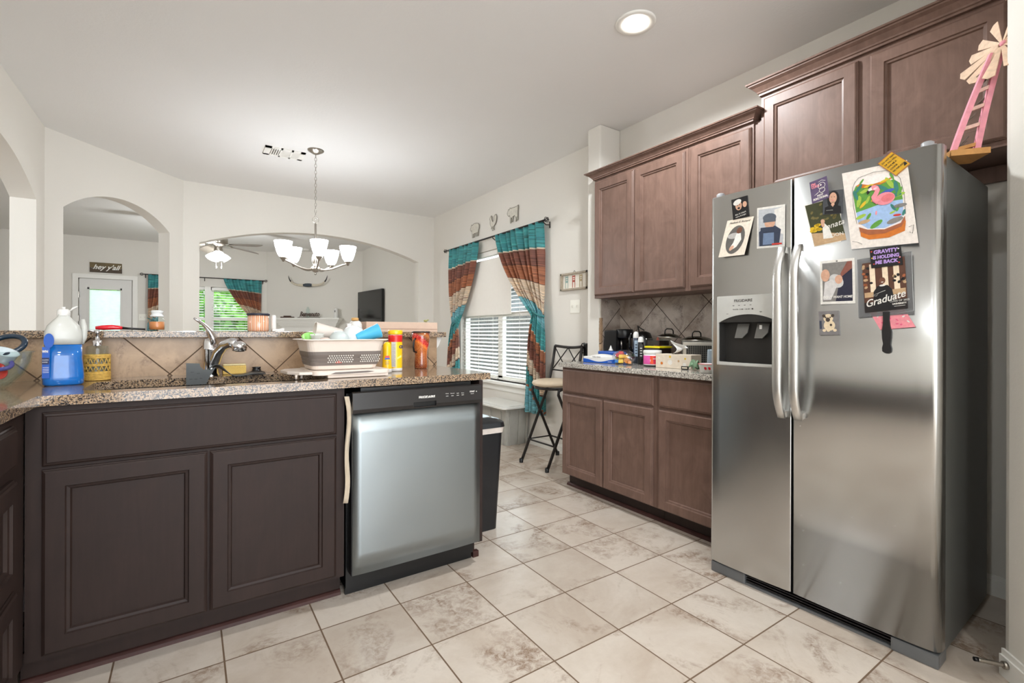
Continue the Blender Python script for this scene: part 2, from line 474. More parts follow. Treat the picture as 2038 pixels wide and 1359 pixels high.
# right wall with the dining window
WY0, WY1, WZ0, WZ1 = 3.70, 5.42, 0.585, 2.075
b = B(); b.box(XR, XR + 0.14, 0.30, 11.0, 0, ZC, WALL)
w_right = struct(b.build('wall_right', WALL), 'pale wall on the right with the curtained window and the cabinets')
c_ = B(); c_.box(XR - 0.1, XR + 0.3, WY0, WY1, WZ0, WZ1); cut(w_right, [c_])
# pillar beside the cabinets
b = B(); b.box(2.645, XR, 2.697, 2.84, 0, ZC, WALL); struct(b.build('wall_pillar', WALL, bevel=0.012), 'short wing wall at the end of the right cabinets')
# back wall with the wide arch
b = B(); b.box(-0.06, XR, YB, YB + 0.13, 0, ZC, WALL)
w_back = struct(b.build('wall_back', WALL), 'wall with the wide segmental arch to the living room')
c_ = B(); a_ = arc(0.087, 2.64, 2.10, 2.335)
c_.prism([(x, YB - 0.2, z) for x, z in a_] + [(2.64, YB - 0.2, -0.5), (0.087, YB - 0.2, -0.5)], (0, 0.6, 0)); cut(w_back, [c_])
# diagonal wall with the narrow arch
A2 = Vector((-0.06, 6.24)); B2 = Vector((-0.96, 5.235)); D2 = (B2 - A2).normalized(); N2 = Vector((-D2.y, D2.x)) * -1
if N2.x > 0: N2 = -N2
L2 = (B2 - A2).length
def dg(s, t, z): p = A2 + D2 * s + N2 * t; return (p.x, p.y, z)
b = B(); b.prism([dg(0, 0, 0), dg(L2, 0, 0), dg(L2 + 0.06, 0.13, 0), dg(-0.06, 0.13, 0)], (0, 0, ZC), WALL)
w_diag = struct(b.build('wall_diagonal', WALL), 'angled wall with the narrower arch')
c_ = B(); a_ = arc(0.172, 1.209, 2.15, 2.352)
c_.prism([dg(x, -0.2, z) for x, z in a_] + [dg(1.209, -0.2, -0.5), dg(0.172, -0.2, -0.5)], Vector((N2.x, N2.y, 0)) * 0.6); cut(w_diag, [c_])
# left wall with an arched doorway
b = B(); b.box(XL - 0.143, XL, -2.6, 5.235, 0, ZC, WALL)
w_left = struct(b.build('wall_left', WALL), 'left wall with an arched opening')
c_ = B(); a_ = arc(3.06, 4.99, 2.114, 2.335)
c_.prism([(XL - 0.5, y, z) for y, z in a_] + [(XL - 0.5, 4.99, -0.5), (XL - 0.5, 3.06, -0.5)], (1.0, 0, 0)); cut(w_left, [c_])
# half wall under the raised bar
b = B(); b.box(XL, 1.245, 2.672, 2.80, 0, 1.092, WALL); struct(b.build('wall_peninsula', WALL), 'half wall under the raised bar')
# wall end right of the fridge (turned 45 degrees)
b = B(); nb = [(2.232, 0.395), (2.87, 0.395), (2.87, -2.6), (1.60, -2.6), (1.60, -0.16)]
b.prism([(x, y, 0) for x, y in nb], (0, 0, ZC), WALL); struct(b.build('wall_front', WALL, bevel=0.02), 'wall end at the right edge beside the fridge')
# living room walls
LY = 10.82
b = B(); b.box(-4.6, 1.30, LY, LY + 0.14, 0, ZC, WALL)
w_far = struct(b.build('wall_far', WALL), 'far living room wall with door and window')
c_ = B(); c_.box(-0.40, 1.08, LY - 0.1, LY + 0.3, 0.75, 1.985)
c2 = B(); c2.box(-1.572, -0.836, LY - 0.1, LY + 0.3, -0.1, 2.04); cut(w_far, [c_, c2])
FA = Vector((1.28, 10.83)); FB = Vector((2.87, 9.62)); FD = (FB - FA).normalized(); FN = Vector((FD.y, -FD.x))
if FN.y > 0: FN = -FN
def fp(s, t, z): p = FA + FD * s + FN * t; return (p.x, p.y, z)
b = B(); b.prism([fp(0, 0, 0), fp(2.0, 0, 0), fp(2.0, -0.1, 0), fp(0, -0.1, 0)], (0, 0, ZC), WALL); struct(b.build('wall_fireplace', WALL), 'corner wall above the mantel')
b = B(); b.box(-4.6, -4.5, -2.6, 11.0, 0, ZC, WALL); struct(b.build('wall_living', WALL), 'outer living room wall')
# baseboards
def baseboard(name, pts, h=0.085, t=0.014):
    b = B()
    for (x0, y0), (x1, y1) in zip(pts, pts[1:]):
        d = Vector((x1 - x0, y1 - y0)).normalized(); nn = Vector((-d.y, d.x)) * t
        for za, zb, k in ((0, h * 0.78, 1.0), (h * 0.78, h, 0.55)):
            b.prism([(x0, y0, za), (x1, y1, za), (x1 + nn.x * k, y1 + nn.y * k, za), (x0 + nn.x * k, y0 + nn.y * k, za)], (0, 0, zb - za), TRIMW)
    return struct(b.build(name, TRIMW), 'white painted baseboard')
baseboard('baseboard_right', [(XR, 2.84), (XR, 6.24)])
baseboard('baseboard_alcove', [(XR, 0.40), (XR, 1.36)])
baseboard('baseboard_back', [(2.64, YB), (XR, YB)][::-1])
baseboard('baseboard_front', [(1.60, -0.16), (2.232, 0.395)])
baseboard('baseboard_peninsula', [(1.245, 2.80), (XL, 2.80)][::-1])

# ---------------------------------------------- dining window
def window(name, label, m, W, Hh, units, rail, pane_label=None, depth=0.10):
    """m: local u along, v up, w towards the room, origin at the lower left of the hole"""
    b = B(m)
    t = 0.05
    for u0 in (0, W - t): b.box(u0, u0 + t, 0, Hh, -depth, -depth + 0.05, TRIMW)
    b.box(0, W, 0, t, -depth, -depth + 0.05, TRIMW); b.box(0, W, Hh - t, Hh, -depth, -depth + 0.05, TRIMW)
    for k in range(1, units): b.box(W * k / units - 0.045, W * k / units + 0.045, 0, Hh, -depth, -depth + 0.05, TRIMW)
    b.box(0, W, rail - 0.025, rail + 0.025, -depth, -depth + 0.045, TRIMW)
    fr = b.build(name, TRIMW); struct(fr, label)
    g = B(m); g.box(0.02, W - 0.02, 0.02, Hh - 0.02, -depth + 0.01, -depth + 0.014, PANE)
    g.build('window_pane', PANE, fr)
    return fr
KM = face_m((XR, WY1, WZ0), (0, -1, 0), (-1, 0, 0))
win1 = window('window_1', 'white framed double dining window', KM, WY1 - WY0, WZ1 - WZ0, 2, 0.745)
b = B(); b.box(XR - 0.07, XR + 0.10, WY0 - 0.05, WY1 + 0.05, WZ0 - 0.03, WZ0, TRIMW, 0.005); b.box(XR - 0.018, XR + 0.001, WY0 - 0.02, WY1 + 0.02, WZ0 - 0.10, WZ0 - 0.03, TRIMW)
b.build('window_sill', TRIMW, win1)
BLIND = plain('white_faux_wood_slat', (240, 238, 232), 0.45, var=0.01)
def blinds(name, label, m, W, top, bottom, pitch=0.043, tilt=0.30, w0=-0.045, gaps=None, group=None, cords=(0.12, 0.5, 0.88)):
    t = thing(name, label, 'window blinds', m @ Vector((W / 2, bottom, w0)), group=group)
    b = B(m); b.box(0.01, W - 0.01, top - 0.055, top, w0 - 0.025, w0 + 0.03, BLIND, 0.004); b.build('valance', BLIND, t)
    b = B(m); v = top - 0.075; d = 0.025
    while v > bottom + 0.03:
        c, s = math.cos(tilt) * d, math.sin(tilt) * d
        P = [(0.015, v + s, w0 - c), (W - 0.015, v + s, w0 - c), (W - 0.015, v - s, w0 + c), (0.015, v - s, w0 + c)]
        b.prism(P, (0, 0.003, 0), BLIND); v -= pitch
    b.build('slats', BLIND, t)
    b = B(m)
    for k in cords: b.box(W * k - 0.0015, W * k + 0.0015, bottom, top, w0 + 0.026, w0 + 0.028, BLIND)
    b.build('ladder_cord', BLIND, t)
    b = B(m); b.box(0.015, W - 0.015, bottom, bottom + 0.02, w0 - 0.025, w0 + 0.025, BLIND, 0.003); b.build('bottom_rail', BLIND, t)
    return t
HW = (WY1 - WY0) / 2
blinds('window_blind', 'white slatted blind in the left half of the dining window', KM, HW - 0.005, WZ1 - WZ0 - 0.005, 0.01, tilt=0.28)
KM2 = face_m((XR, WY1 - HW, WZ0), (0, -1, 0), (-1, 0, 0))
blinds('window_blind', 'white slatted blind in the right half of the dining window', KM2, HW - 0.005, WZ1 - WZ0 - 0.005, 0.01, tilt=0.28)
BOARD = plain('white_foam_board', (238, 234, 226), 0.7, var=0.01)
b = B(); b.box(XR + 0.006, XR + 0.011, 4.28, 5.38, 1.325, 1.975, BOARD)
o = b.build('white_board', BOARD); recenter(o, (XR + 0.008, 4.83, 1.325)); tag(o, 'plain white board covering the upper part of the dining window', 'board')
# ---------------------------------------------- living room window and door
FMX = face_m((-0.40, LY, 0.75), (1, 0, 0), (0, -1, 0))
win2 = window('window_2', 'living room window behind the blinds', FMX, 1.48, 1.235, 2, 0.62)
b = B(); b.box(-0.43, 1.11, LY - 0.03, LY + 0.05, 0.72, 0.75, TRIMW); b.build('window_sill', TRIMW, win2)
b = B(); b.box(0.24, 0.335, LY - 0.002, LY + 0.05, 0.75, 1.985, TRIMW); b.build('mullion', TRIMW, win2)
FMX2 = face_m((0.34, LY, 0.75), (1, 0, 0), (0, -1, 0))
blinds('window_blind', 'white slatted blind left of the mullion in the living room window', FMX, 0.635, 1.225, 0.01, 0.05, 0.22, -0.04, cords=(0.2, 0.8))
blinds('window_blind', 'white slatted blind right of the mullion in the living room window', FMX2, 0.735, 1.225, 0.01, 0.05, 0.22, -0.04, cords=(0.2, 0.8))
def sheer():
    m, nt, n, l, b = _new('sheer_white_blind'); v = coords(n, l); t = noise(n, l, v, 12, 2)
    col = ramp(n, l, t.outputs['Fac'], [(0.3, (0.86, 0.87, 0.88)), (0.7, (0.93, 0.93, 0.93))]); l.new(col, b.inputs['Base Color'])
    tr = n.new('ShaderNodeBsdfTranslucent'); l.new(col, tr.inputs[0]); mx = n.new('ShaderNodeMixShader'); mx.inputs[0].default_value = 0.75
    l.new(b.outputs[0], mx.inputs[1]); l.new(tr.outputs[0], mx.inputs[2]); l.new(mx.outputs[0], n['Material Output'].inputs[0]); MAT['sheer'] = m; return m
SHEER = sheer()
DOORW = plain('grey_white_door_paint', (222, 220, 216), 0.45, var=0.01)
b = B()
for x0, x1, z0, z1 in ((-1.555, -1.43, 0.01, 2.03), (-1.008, -0.853, 0.01, 2.03), (-1.43, -1.008, 1.86, 2.03), (-1.43, -1.008, 0.01, 0.25)):
    b.box(x0, x1, LY + 0.01, LY + 0.05, z0, z1, DOORW)
b.box(-1.45, -0.99, LY + 0.002, LY + 0.012, 1.85, 1.885, DOORW); b.box(-1.45, -1.425, LY + 0.002, LY + 0.012, 0.24, 1.88, DOORW); b.box(-1.013, -0.988, LY + 0.002, LY + 0.012, 0.24, 1.88, DOORW)
door1 = struct(b.build('door_1', DOORW), 'white exterior door with a tall glass light')
b = B(); b.box(-1.43, -1.008, LY + 0.03, LY + 0.034, 0.25, 1.86, PANE); b.build('door_glass', PANE, door1)
b = B()
z = 1.84
while z > 0.27:
    b.prism([(-1.425, LY + 0.018, z), (-1.012, LY + 0.018, z), (-1.012, LY + 0.026, z - 0.02), (-1.425, LY + 0.026, z - 0.02)], (0, 0.001, 0.0), SHEER); z -= 0.021
b.build('door_blind', SHEER, door1)
for z in (1.75, 1.35, 0.4):
    b = B(); b.lathe([(0.012, -0.05), (0.012, 0.05)], (-1.562, LY - 0.004, z), 8, NICKEL); b.build('hinge', NICKEL, door1)
b = B(); b.box(-1.640, -1.565, LY - 0.018, LY, 0, 2.105, TRIMW, 0.004); b.box(-0.843, -0.770, LY - 0.018, LY, 0, 2.105, TRIMW, 0.004); b.box(-1.640, -0.770, LY - 0.019, LY, 2.035, 2.108, TRIMW, 0.004)
b.box(-1.573, -1.540, LY + 0.051, LY + 0.12, 0, 2.04, TRIMW); b.box(-0.868, -0.835, LY + 0.051, LY + 0.12, 0, 2.04, TRIMW); b.box(-1.573, -0.835, LY + 0.051, LY + 0.12, 2.015, 2.041, TRIMW)
struct(b.build('trim_1', TRIMW), 'white casing around the exterior door')

# ================================================================== cabinets
def door_prof(t=0.019):
    return [(0, 0), (0, t * 0.45), (0.004, t * 0.6), (0.0045, t * 0.8), (0.010, t), (0.055, t), (0.058, t * 0.66), (0.066, t * 0.55), (0.070, t * 0.15)]
def drawer_prof(t=0.019):
    return [(0, 0), (0, t * 0.4), (0.004, t * 0.55), (0.005, t * 0.72), (0.011, t * 0.8), (0.013, t)]
def front(parent, name, m, u0, v0, W, Hh, mat, kind='door'):
    b = B(m); b.rings(W, Hh, door_prof() if kind == 'door' else drawer_prof(), mat, u0, v0)
    return b.build(name, mat, parent)
PM = face_m((0, 2.05, 0), (1, 0, 0), (0, -1, 0))
# peninsula sink base
t = thing('sink_base_cabinet', 'dark espresso sink cabinet with a wide false front and two doors below the sink', 'cabinet', (0.05, 2.05, 0))
b = B(); b.box(-0.418, 0.538, 2.05, 2.07, 0.10, 0.888, WOODD); b.box(-0.418, -0.40, 2.07, 2.655, 0.10, 0.888, WOODD); b.box(0.52, 0.538, 2.07, 2.655, 0.10, 0.888, WOODD); b.box(-0.418, 0.538, 2.64, 2.655, 0, 0.888, WOODD); b.box(-0.418, 0.538, 2.07, 2.655, 0.10, 0.118, WOODD)
b.build('body', WOODD, t)
front(t, 'false_drawer_front', PM, -0.379, 0.700, 0.884, 0.168, WOODD, 'drawer')
front(t, 'door', PM, -0.379, 0.112, 0.434, 0.578, WOODD)
front(t, 'door', PM, 0.062, 0.112, 0.442, 0.578, WOODD)
b = B(); b.box(-0.44, 0.538, 2.115, 2.13, 0.0, 0.10, WOODD); b.build('toe_kick', WOODD, t)
b = B(); b.prism([(-0.44, 2.115, 0), (-0.44, 2.097, 0), (-0.44, 2.099, 0.012), (-0.44, 2.107, 0.019), (-0.44, 2.115, 0.02)], (0.978, 0, 0), TOE); b.build('toe_moulding', TOE, t)
# left run
LM = face_m((-0.42, 1.93, 0), (0, -1, 0), (1, 0, 0))
LMf = face_m((-0.42, -0.6, 0), (0, 1, 0), (1, 0, 0))
t = thing('drawer_base_cabinet', 'dark espresso drawer cabinet at the left edge, at a right angle to the sink cabinet', 'cabinet', (-0.68, 1.0, 0))
b = B(); b.box(-0.955, -0.4205, -0.6, 2.047, 0.10, 0.888, WOODD); b.build('body', WOODD, t)
b = B(); b.box(-0.955, -0.49, -0.6, 2.047, 0.0, 0.10, WOODD); b.build('toe_kick', WOODD, t)
for u1 in (2.509, 1.86, 1.2):
    for z0, z1 in ((0.735, 0.853), (0.398, 0.700), (0.112, 0.385)):
        front(t, 'drawer', LMf, u1 - 0.62, z0, 0.62, z1 - z0, WOODD, 'drawer' if z1 > 0.8 else 'door')
# end panel at the right of the dishwasher
b = B(); b.prism([(1.172, 2.02, 0.10), (1.172, 2.10, 0.10), (1.172, 2.10, 0.0), (1.172, 2.655, 0.0), (1.172, 2.655, 0.888), (1.172, 2.02, 0.888)], (0.020, 0, 0), WOODD); b.box(1.172, 1.205, 2.075, 2.10, 0.0, 0.03, TOE, 0.004)
o = b.build('end_panel', WOODD); tag(o, 'thin dark cabinet end panel right of the dishwasher', 'panel')
# dishwasher
t = thing('dishwasher', 'stainless steel dishwasher with a black control panel at the end of the peninsula', 'dishwasher', (0.86, 2.06, 0))
b = B(); b.box(0.552, 1.170, 2.075, 2.63, 0.03, 0.86, BLACKP); b.build('tub', BLACKP, t)
b = B(); b.grid(lambda u, v: (0.560 + 0.606 * u, 2.003 + 0.006 * (2 * u - 1) ** 4 - 0.001 * (1 - (2 * v - 1) ** 2), 0.112 + 0.672 * v), 16, 8, STEELB)
b.build('door_panel', STEELB, t, thick=0.012)
b = B(); b.box(0.558, 1.168, 2.012, 2.07, 0.105, 0.86, BLACKP, 0.004); b.build('door_frame', BLACKP, t)
CTRL = plain('black_control_panel', (38, 35, 34), 0.28, var=0.05)
b = B(PM)
fr_ = B(); fr_.prism([(0.557, 2.012, 0.784), (0.557, 1.992, 0.784), (0.557, 1.988, 0.80), (0.557, 1.996, 0.868), (0.557, 2.012, 0.872)], (0.612, 0, 0), CTRL)
cp = fr_.build('control_panel', CTRL, t)
c_ = B(); c_.box(0.82, 0.93, 1.95, 2.006, 0.790, 0.812); cut(cp, [c_])
b = B(); b.box(0.815, 0.935, 2.004, 2.008, 0.786, 0.815, BLACKP); b.build('handle_pocket', BLACKP, t)
INKW = plain('white_print', (225, 222, 216), 0.5, var=0.02)
b = B(face_m((0, 1.991, 0), (1, 0, 0), (0, -1, 0)))
text_into(b, 'FRIGIDAIRE', 0.885, 0.826, -0.0005, 0.0155, INKW, bold=0.0006, align='CENTER')
b.build('name_lettering', INKW, t, label='white FRIGIDAIRE name'); b = B(face_m((0, 1.991, 0), (1, 0, 0), (0, -1, 0)))
for k, u in enumerate((0.985, 1.012, 1.04, 1.066)):
    text_into(b, ('Heavy', 'Normal', 'Light', 'Rinse')[k], u, 0.838 - 0.001 * k, -0.0005, 0.0065, INKW, align='CENTER')
    b.box(u - 0.006, u + 0.006, 0.827, 0.829, -0.003, 0.0005, INKW)
text_into(b, 'START', 1.117, 0.838, 0.0, 0.009, INKW, bold=0.0004, align='CENTER'); text_into(b, 'Cancel', 1.117, 0.829, 0.0, 0.006, INKW, align='CENTER')
b.box(1.138, 1.142, 0.838, 0.842, -0.002, 0.001, INKW)
b.build('button_lettering', INKW, t, label='small white button labels')
b = B(); b.box(0.552, 1.166, 2.085, 2.10, 0.0, 0.10, BLACKP); b.build('kick_plate', BLACKP, t)
for x in (0.58, 1.14):
    b = B(); b.lathe([(0.012, 0.0), (0.012, 0.03)], (x, 2.2, 0), 10, BLACKP); b.build('foot', BLACKP, t)
b = B(); b.box(0.60, 1.13, 2.03, 2.055, 0.862, 0.885, BLACKP); b.build('mounting_bracket', BLACKP, t)
# towel end hanging in the gap left of the dishwasher
CLOTH = plain('dirty_cream_cloth', (196, 180, 158), 0.9, var=0.12, scale=12, sheen=0.2)
b = B(); b.grid(lambda u, v: (0.530 + 0.018 * u + 0.006 * math.sin(v * 9) + 0.008 * math.sin(v * 4), 2.018 + 0.004 * math.sin(u * 5 + v * 7), 0.855 - 0.44 * v), 3, 20, CLOTH)
o = b.build('cloth_strip', CLOTH, thick=0.004); tag(o, 'soiled cream cloth strip hanging in the gap left of the dishwasher', 'cloth'); recenter(o, (0.54, 2.018, 0.415))

# countertop with sink cut-out
t0, t1 = 0.890, 0.922
b = B(); b.prism([(x, y, t0) for x, y in ((XL, -0.6), (-0.386, -0.6), (-0.386, 2.022), (1.237, 2.022), (1.237, 2.658), (XL, 2.658))], (0, 0, t1 - t0), GRAN)
top = b.build('countertop', GRAN)
def rrect(x0, x1, y0, y1, r, n=6):
    P = []
    for cx, cy, a in ((x1 - r, y1 - r, 0), (x0 + r, y1 - r, 90), (x0 + r, y0 + r, 180), (x1 - r, y0 + r, 270)):
        for i in range(n + 1):
            q = math.radians(a + 90 * i / n); P.append((cx + r * math.cos(q), cy + r * math.sin(q)))
    return P
SX0, SX1, SY0, SY1 = -0.305, 0.50, 2.115, 2.495
c_ = B(); c_.prism([(x, y, 0.8) for x, y in rrect(SX0, SX1, SY0, SY1, 0.07)], (0, 0, 0.2)); cut(top, [c_])
tag(top, 'speckled tan and black granite countertop with the sink cut out', 'countertop')
t = thing('kitchen_sink', 'stainless steel undermount sink set into the tan granite', 'sink', (0.1, 2.3, 0.89))
def basin(x0, x1):
    b = B(); R = [rrect(x0, x1, SY0 - 0.004, SY1 + 0.004, 0.06), rrect(x0 + 0.012, x1 - 0.012, SY0 + 0.01, SY1 - 0.01, 0.06), rrect(x0 + 0.05, x1 - 0.05, SY0 + 0.05, SY1 - 0.05, 0.04)]
    Z = [0.8895, 0.73, 0.715]; loops = [[b.v((x, y, z)) for x, y in r] for r, z in zip(R, Z)]
    for A, D in zip(loops, loops[1:]):
        for i in range(len(A)): j = (i + 1) % len(A); b.face([A[i], A[j], D[j], D[i]], STEEL, True)
    b.face(loops[-1], STEEL)
    return b.build('basin', STEEL, t, thick=0.002)
basin(SX0 - 0.003, 0.09); basin(0.11, SX1 + 0.003)
for x in (-0.11, 0.305):
    b = B(); b.lathe([(0.0, 0.004), (0.03, 0.003), (0.042, 0.006), (0.045, 0.001)], (x, 2.305, 0.715), 20, CHROME); b.build('drain_strainer', CHROME, t)
# backsplash and bar
b = B(); b.box(XL, 1.186, 2.660, 2.671, 0.922, 1.094, SPL1)
o = b.build('tile_backsplash', SPL1); tag(o, 'tan stone tiles set diagonally between the sink counter and the raised bar', 'backsplash')
b = B(); b.box(1.189, 1.245, 2.660, 2.671, 0.922, 1.094, SPL1); b.build('end_tile', SPL1, o)
b = B(); b.box(XL, 1.290, 2.622, 3.02, 1.094, 1.124, GRAN, 0.003)
bar = b.build('bar_countertop', GRAN); tag(bar, 'raised speckled granite bar top behind the sink', 'countertop')
b = B(); b.prism([(1.245, 2.67, 1.094), (1.285, 2.67, 1.094), (1.27, 2.67, 1.06), (1.262, 2.67, 1.04), (1.245, 2.67, 1.02)], (0, 0.12, 0), TRIMW); struct(b.build('trim_2', TRIMW), 'small white moulding under the end of the bar')

# right base cabinets
RM = face_m((2.265, 0, 0), (0, -1, 0), (-1, 0, 0))
def ru(y): return -y
def base_unit(y1, y0, label, doors, name='base_cabinet'):
    t = thing(name, label, 'cabinet', (2.55, (y0 + y1) / 2, 0))
    b = B(); b.box(2.265, 2.865, y0, y1, 0.10, 0.874, WOOD_LIT); b.build('body', WOOD_LIT, t)
    b = B(); b.box(2.335, 2.865, y0, y1 - (0.0), 0.0, 0.10, WOODD); b.build('toe_kick', WOODD, t)
    b = B(); b.prism([(2.335, y0, 0), (2.317, y0, 0), (2.319, y0, 0.012), (2.327, y0, 0.019), (2.335, y0, 0.02)], (0, y1 - y0 + 0.012 * (y1 > 2.5), 0), TOE); b.build('toe_moulding', TOE, t)
    ds = doors
    front(t, 'drawer', RM, ru(ds[0][0]), 0.694, ds[0][0] - ds[-1][1], 0.168, WOOD_LIT, 'drawer')
    for a, c in ds: front(t, 'door', RM, ru(a), 0.104, a - c, 0.578, WOOD_LIT)
    return t
base_unit(2.688, 1.836, 'lit-toned brown base cabinet with one wide drawer over two doors beside the pillar', [(2.676, 2.270), (2.262, 1.857)])
base_unit(1.834, 1.385, 'narrow lit-toned brown base cabinet with one drawer over one door next to the fridge', [(1.817, 1.400)])
b = B(); b.box(2.233, 2.868, 1.385, 2.700, 0.875, 0.907, GRAN_LIT, 0.002)
rtop = b.build('countertop', GRAN_LIT); tag(rtop, 'speckled granite countertop in a lit pale tone over the right base cabinets', 'countertop')
b = B(); b.box(2.860, 2.869, 1.385, 2.697, 0.907, 1.385, SPL2); o = b.build('tile_backsplash', SPL2); tag(o, 'grey-brown stone tiles set diagonally under the wall cabinets', 'backsplash')
b = B(); b.box(2.650, 2.859, 2.688, 2.6968, 0.907, 1.385, SPL3); sd = b.build('tile_backsplash', SPL3); tag(sd, 'narrow strip of stone tile on the side of the pillar above the right counter', 'backsplash')
b = B()
random.seed(4)
for k in range(26):
    z = 0.915 + k * 0.0125; b.box(2.6435 - random.random() * 0.005, 2.660, 2.681 - random.random() * 0.004, 2.699, z, z + 0.0115, SPL1)
b.build('rough_tile_edge', SPL1, sd, label='rough unfinished tan tile edge on the pillar corner')

# wall cabinets
def crown(b, xf, y0, y1, z0, prof, mat):
    loops = []
    for o_, z in prof:
        loops.append([b.v(p) for p in ((xf - o_, y0 - o_, z0 + z), (2.868, y0 - o_, z0 + z), (2.868, y1 + o_, z0 + z), (xf - o_, y1 + o_, z0 + z))])
    for A, D in zip(loops, loops[1:]):
        for k in range(4): j = (k + 1) % 4; b.face([A[k], A[j], D[j], D[k]], mat)
    b.face(loops[0][::-1], mat); b.face(loops[-1], mat)
CR = [(0.0, 0.0), (0.006, 0.0), (0.006, 0.010), (0.012, 0.013), (0.014, 0.02), (0.03, 0.04), (0.045, 0.05), (0.046, 0.056), (0.054, 0.058), (0.056, 0.066)]
UM = face_m((2.57, 0, 0), (0, -1, 0), (-1, 0, 0))
def upper(y1, y0, z0, z1, label, doors, dz0, dz1, crown_z, k=1.0, cy=None, name='wall_cabinet'):
    t = thing(name, label, 'cabinet', (2.7, (y0 + y1) / 2, z0))
    b = B(); b.box(2.57, 2.862, y0, y1, z0, z1, WOOD_LIT); b.build('body', WOOD_LIT, t)
    for a, c in doors: front(t, 'door', UM, -a, dz0, a - c, dz1 - dz0, WOOD_LIT)
    return t
ta = upper(2.676, 1.848, 1.385, 2.285, 'lit-toned brown wall cabinet with two doors beside the pillar', [(2.667, 2.281), (2.272, 1.868)], 1.405, 2.258, 2.262)
tb = upper(1.846, 1.434, 1.385, 2.285, 'narrow lit-toned brown wall cabinet with one door between the two-door one and the fridge cabinet', [(1.827, 1.444)], 1.405, 2.258, 2.262)
b = B(); crown(b, 2.56, 1.434, 2.676, 2.2855, [(max(0, o_ - 0.0), z * 0.8) for o_, z in CR], WOOD_LIT)
o = b.build('crown_moulding', WOOD_LIT); tag(o, 'lit-toned brown crown moulding along the top of the lower row of wall cabinets', 'moulding'); recenter(o, (2.7, 2.05, 2.2855))
tc = upper(1.392, 0.405, 1.838, 2.405, 'tall-hung lit-toned brown cabinet with two wide doors above the fridge', [(1.374, 0.936), (0.890, 0.448)], 1.862, 2.385, 2.4)
b = B(); b.box(2.58, 2.86, 1.393, 1.4335, 1.84, 2.284, WOOD_LIT); b.build('filler_strip', WOOD_LIT, tc)
b = B(); crown(b, 2.56, 0.409, 1.392, 2.4055, [(o_, z) for o_, z in CR], WOOD_LIT)
o = b.build('crown_moulding', WOOD_LIT); tag(o, 'lit-toned brown crown moulding on top of the cabinet above the fridge', 'moulding'); recenter(o, (2.7, 0.9, 2.4055))
b = B(); b.box(2.84, 2.866, 0.42, 1.38, 1.77, 1.836, WOOD_LIT); b.build('hanging_rail', WOOD_LIT, tc)

# ================================================================== refrigerator
FAa = math.radians(1.5); FU = Vector((math.sin(FAa), -math.cos(FAa), 0)); FNn = Vector((-math.cos(FAa), -math.sin(FAa), 0))
FORG = Vector((2.06, 0.515, 0)) - FU * 0.836
FM = face_m(FORG, FU, FNn)
tf = thing('refrigerator', 'stainless steel side-by-side refrigerator covered with photos and magnets', 'refrigerator', FM @ Vector((0.418, 0, -0.35)))
b = B(FM); b.box(0.006, 0.830, 0.03, 1.735, -0.70, -0.075, SIDEG, 0.006); b.build('body', SIDEG, tf)
b = B(FM); b.box(0.02, 0.816, 0.06, 1.74, -0.078, -0.062, BLACKP); b.build('door_gasket', BLACKP, tf)
def door_plan(u0, u1, lrad, rrad):
    """plan outline of a softly crowned door"""
    P = [(u0, -0.062)]
    def arcpts(cu, cw, r, a0, a1, n=8): return [(cu + r * math.cos(math.radians(a0 + (a1 - a0) * i / n)), cw + r * math.sin(math.radians(a0 + (a1 - a0) * i / n))) for i in range(n + 1)]
    def wf(u):
        c = (u - (u0 + u1) / 2) / ((u1 - u0) / 2); return -0.007 * c * c
    P += [(u0, wf(u0) - lrad)] + arcpts(u0 + lrad, wf(u0) - lrad, lrad, 180, 90)
    n = 18
    for i in range(1, n): u = u0 + lrad + (u1 - u0 - lrad - rrad) * i / n; P.append((u, wf(u) + (0.0)))
    P += arcpts(u1 - rrad, wf(u1) - rrad, rrad, 90, 0) + [(u1, -0.062)]
    return P
def fdoor(name, u0, u1, l_, r_):
    b = B(FM); P = door_plan(u0, u1, l_, r_); z0, z1 = 0.056, 1.757
    A = [b.v((u, z0, w)) for u, w in P]; D = [b.v((u, z1, w)) for u, w in P]
    for i in range(len(P)):
        j = (i + 1) % len(P); b.face([A[i], A[j], D[j], D[i]], STEEL, 2 < i < len(P) - 3)
    b.face(A[::-1], STEEL); b.face(D, STEEL)
    return b.build(name, STEEL, tf)
fd = fdoor('freezer_door', 0.0, 0.3655, 0.022, 0.006)
fdoor('fresh_food_door', 0.3725, 0.836, 0.006, 0.028)
a_ = arc(0.050, 0.318, 1.170, 1.206, 16)
c_ = B(FM); c_.prism([(u, v, -0.052) for u, v in a_] + [(0.318, 0.985, -0.052), (0.050, 0.985, -0.052)], (0, 0, 0.2)); cut(fd, [c_])
LGREY = plain('light_grey_plastic', (196, 195, 190), 0.35, 0.2, 0.03)
DGREY = plain('dark_grey_plastic', (44, 42, 40), 0.35, 0, 0.06)
b = B(FM); b.box(0.040, 0.328, 0.974, 1.292, -0.012, 0.003, LGREY, 0.006)
dp = b.build('dispenser', LGREY, tf)
c_ = B(FM); c_.prism([(u, v, -0.1) for u, v in a_] + [(0.318, 0.989, -0.1), (0.050, 0.989, -0.1)], (0, 0, 0.2)); cut(dp, [c_])
b = B(FM); b.box(0.051, 0.317, 0.986, 1.205, -0.0515, -0.050, DGREY); b.box(0.051, 0.0525, 0.986, 1.19, -0.05, -0.004, DGREY); b.box(0.3155, 0.317, 0.986, 1.19, -0.05, -0.004, DGREY); b.build('cavity', DGREY, dp)
b = B(FM); b.prism([(u, v, -0.03) for u, v in a_] + [(0.318, 1.171, -0.03), (0.05, 1.171, -0.03)], (0, 0, 0.028), DGREY); b.build('canopy', DGREY, dp)
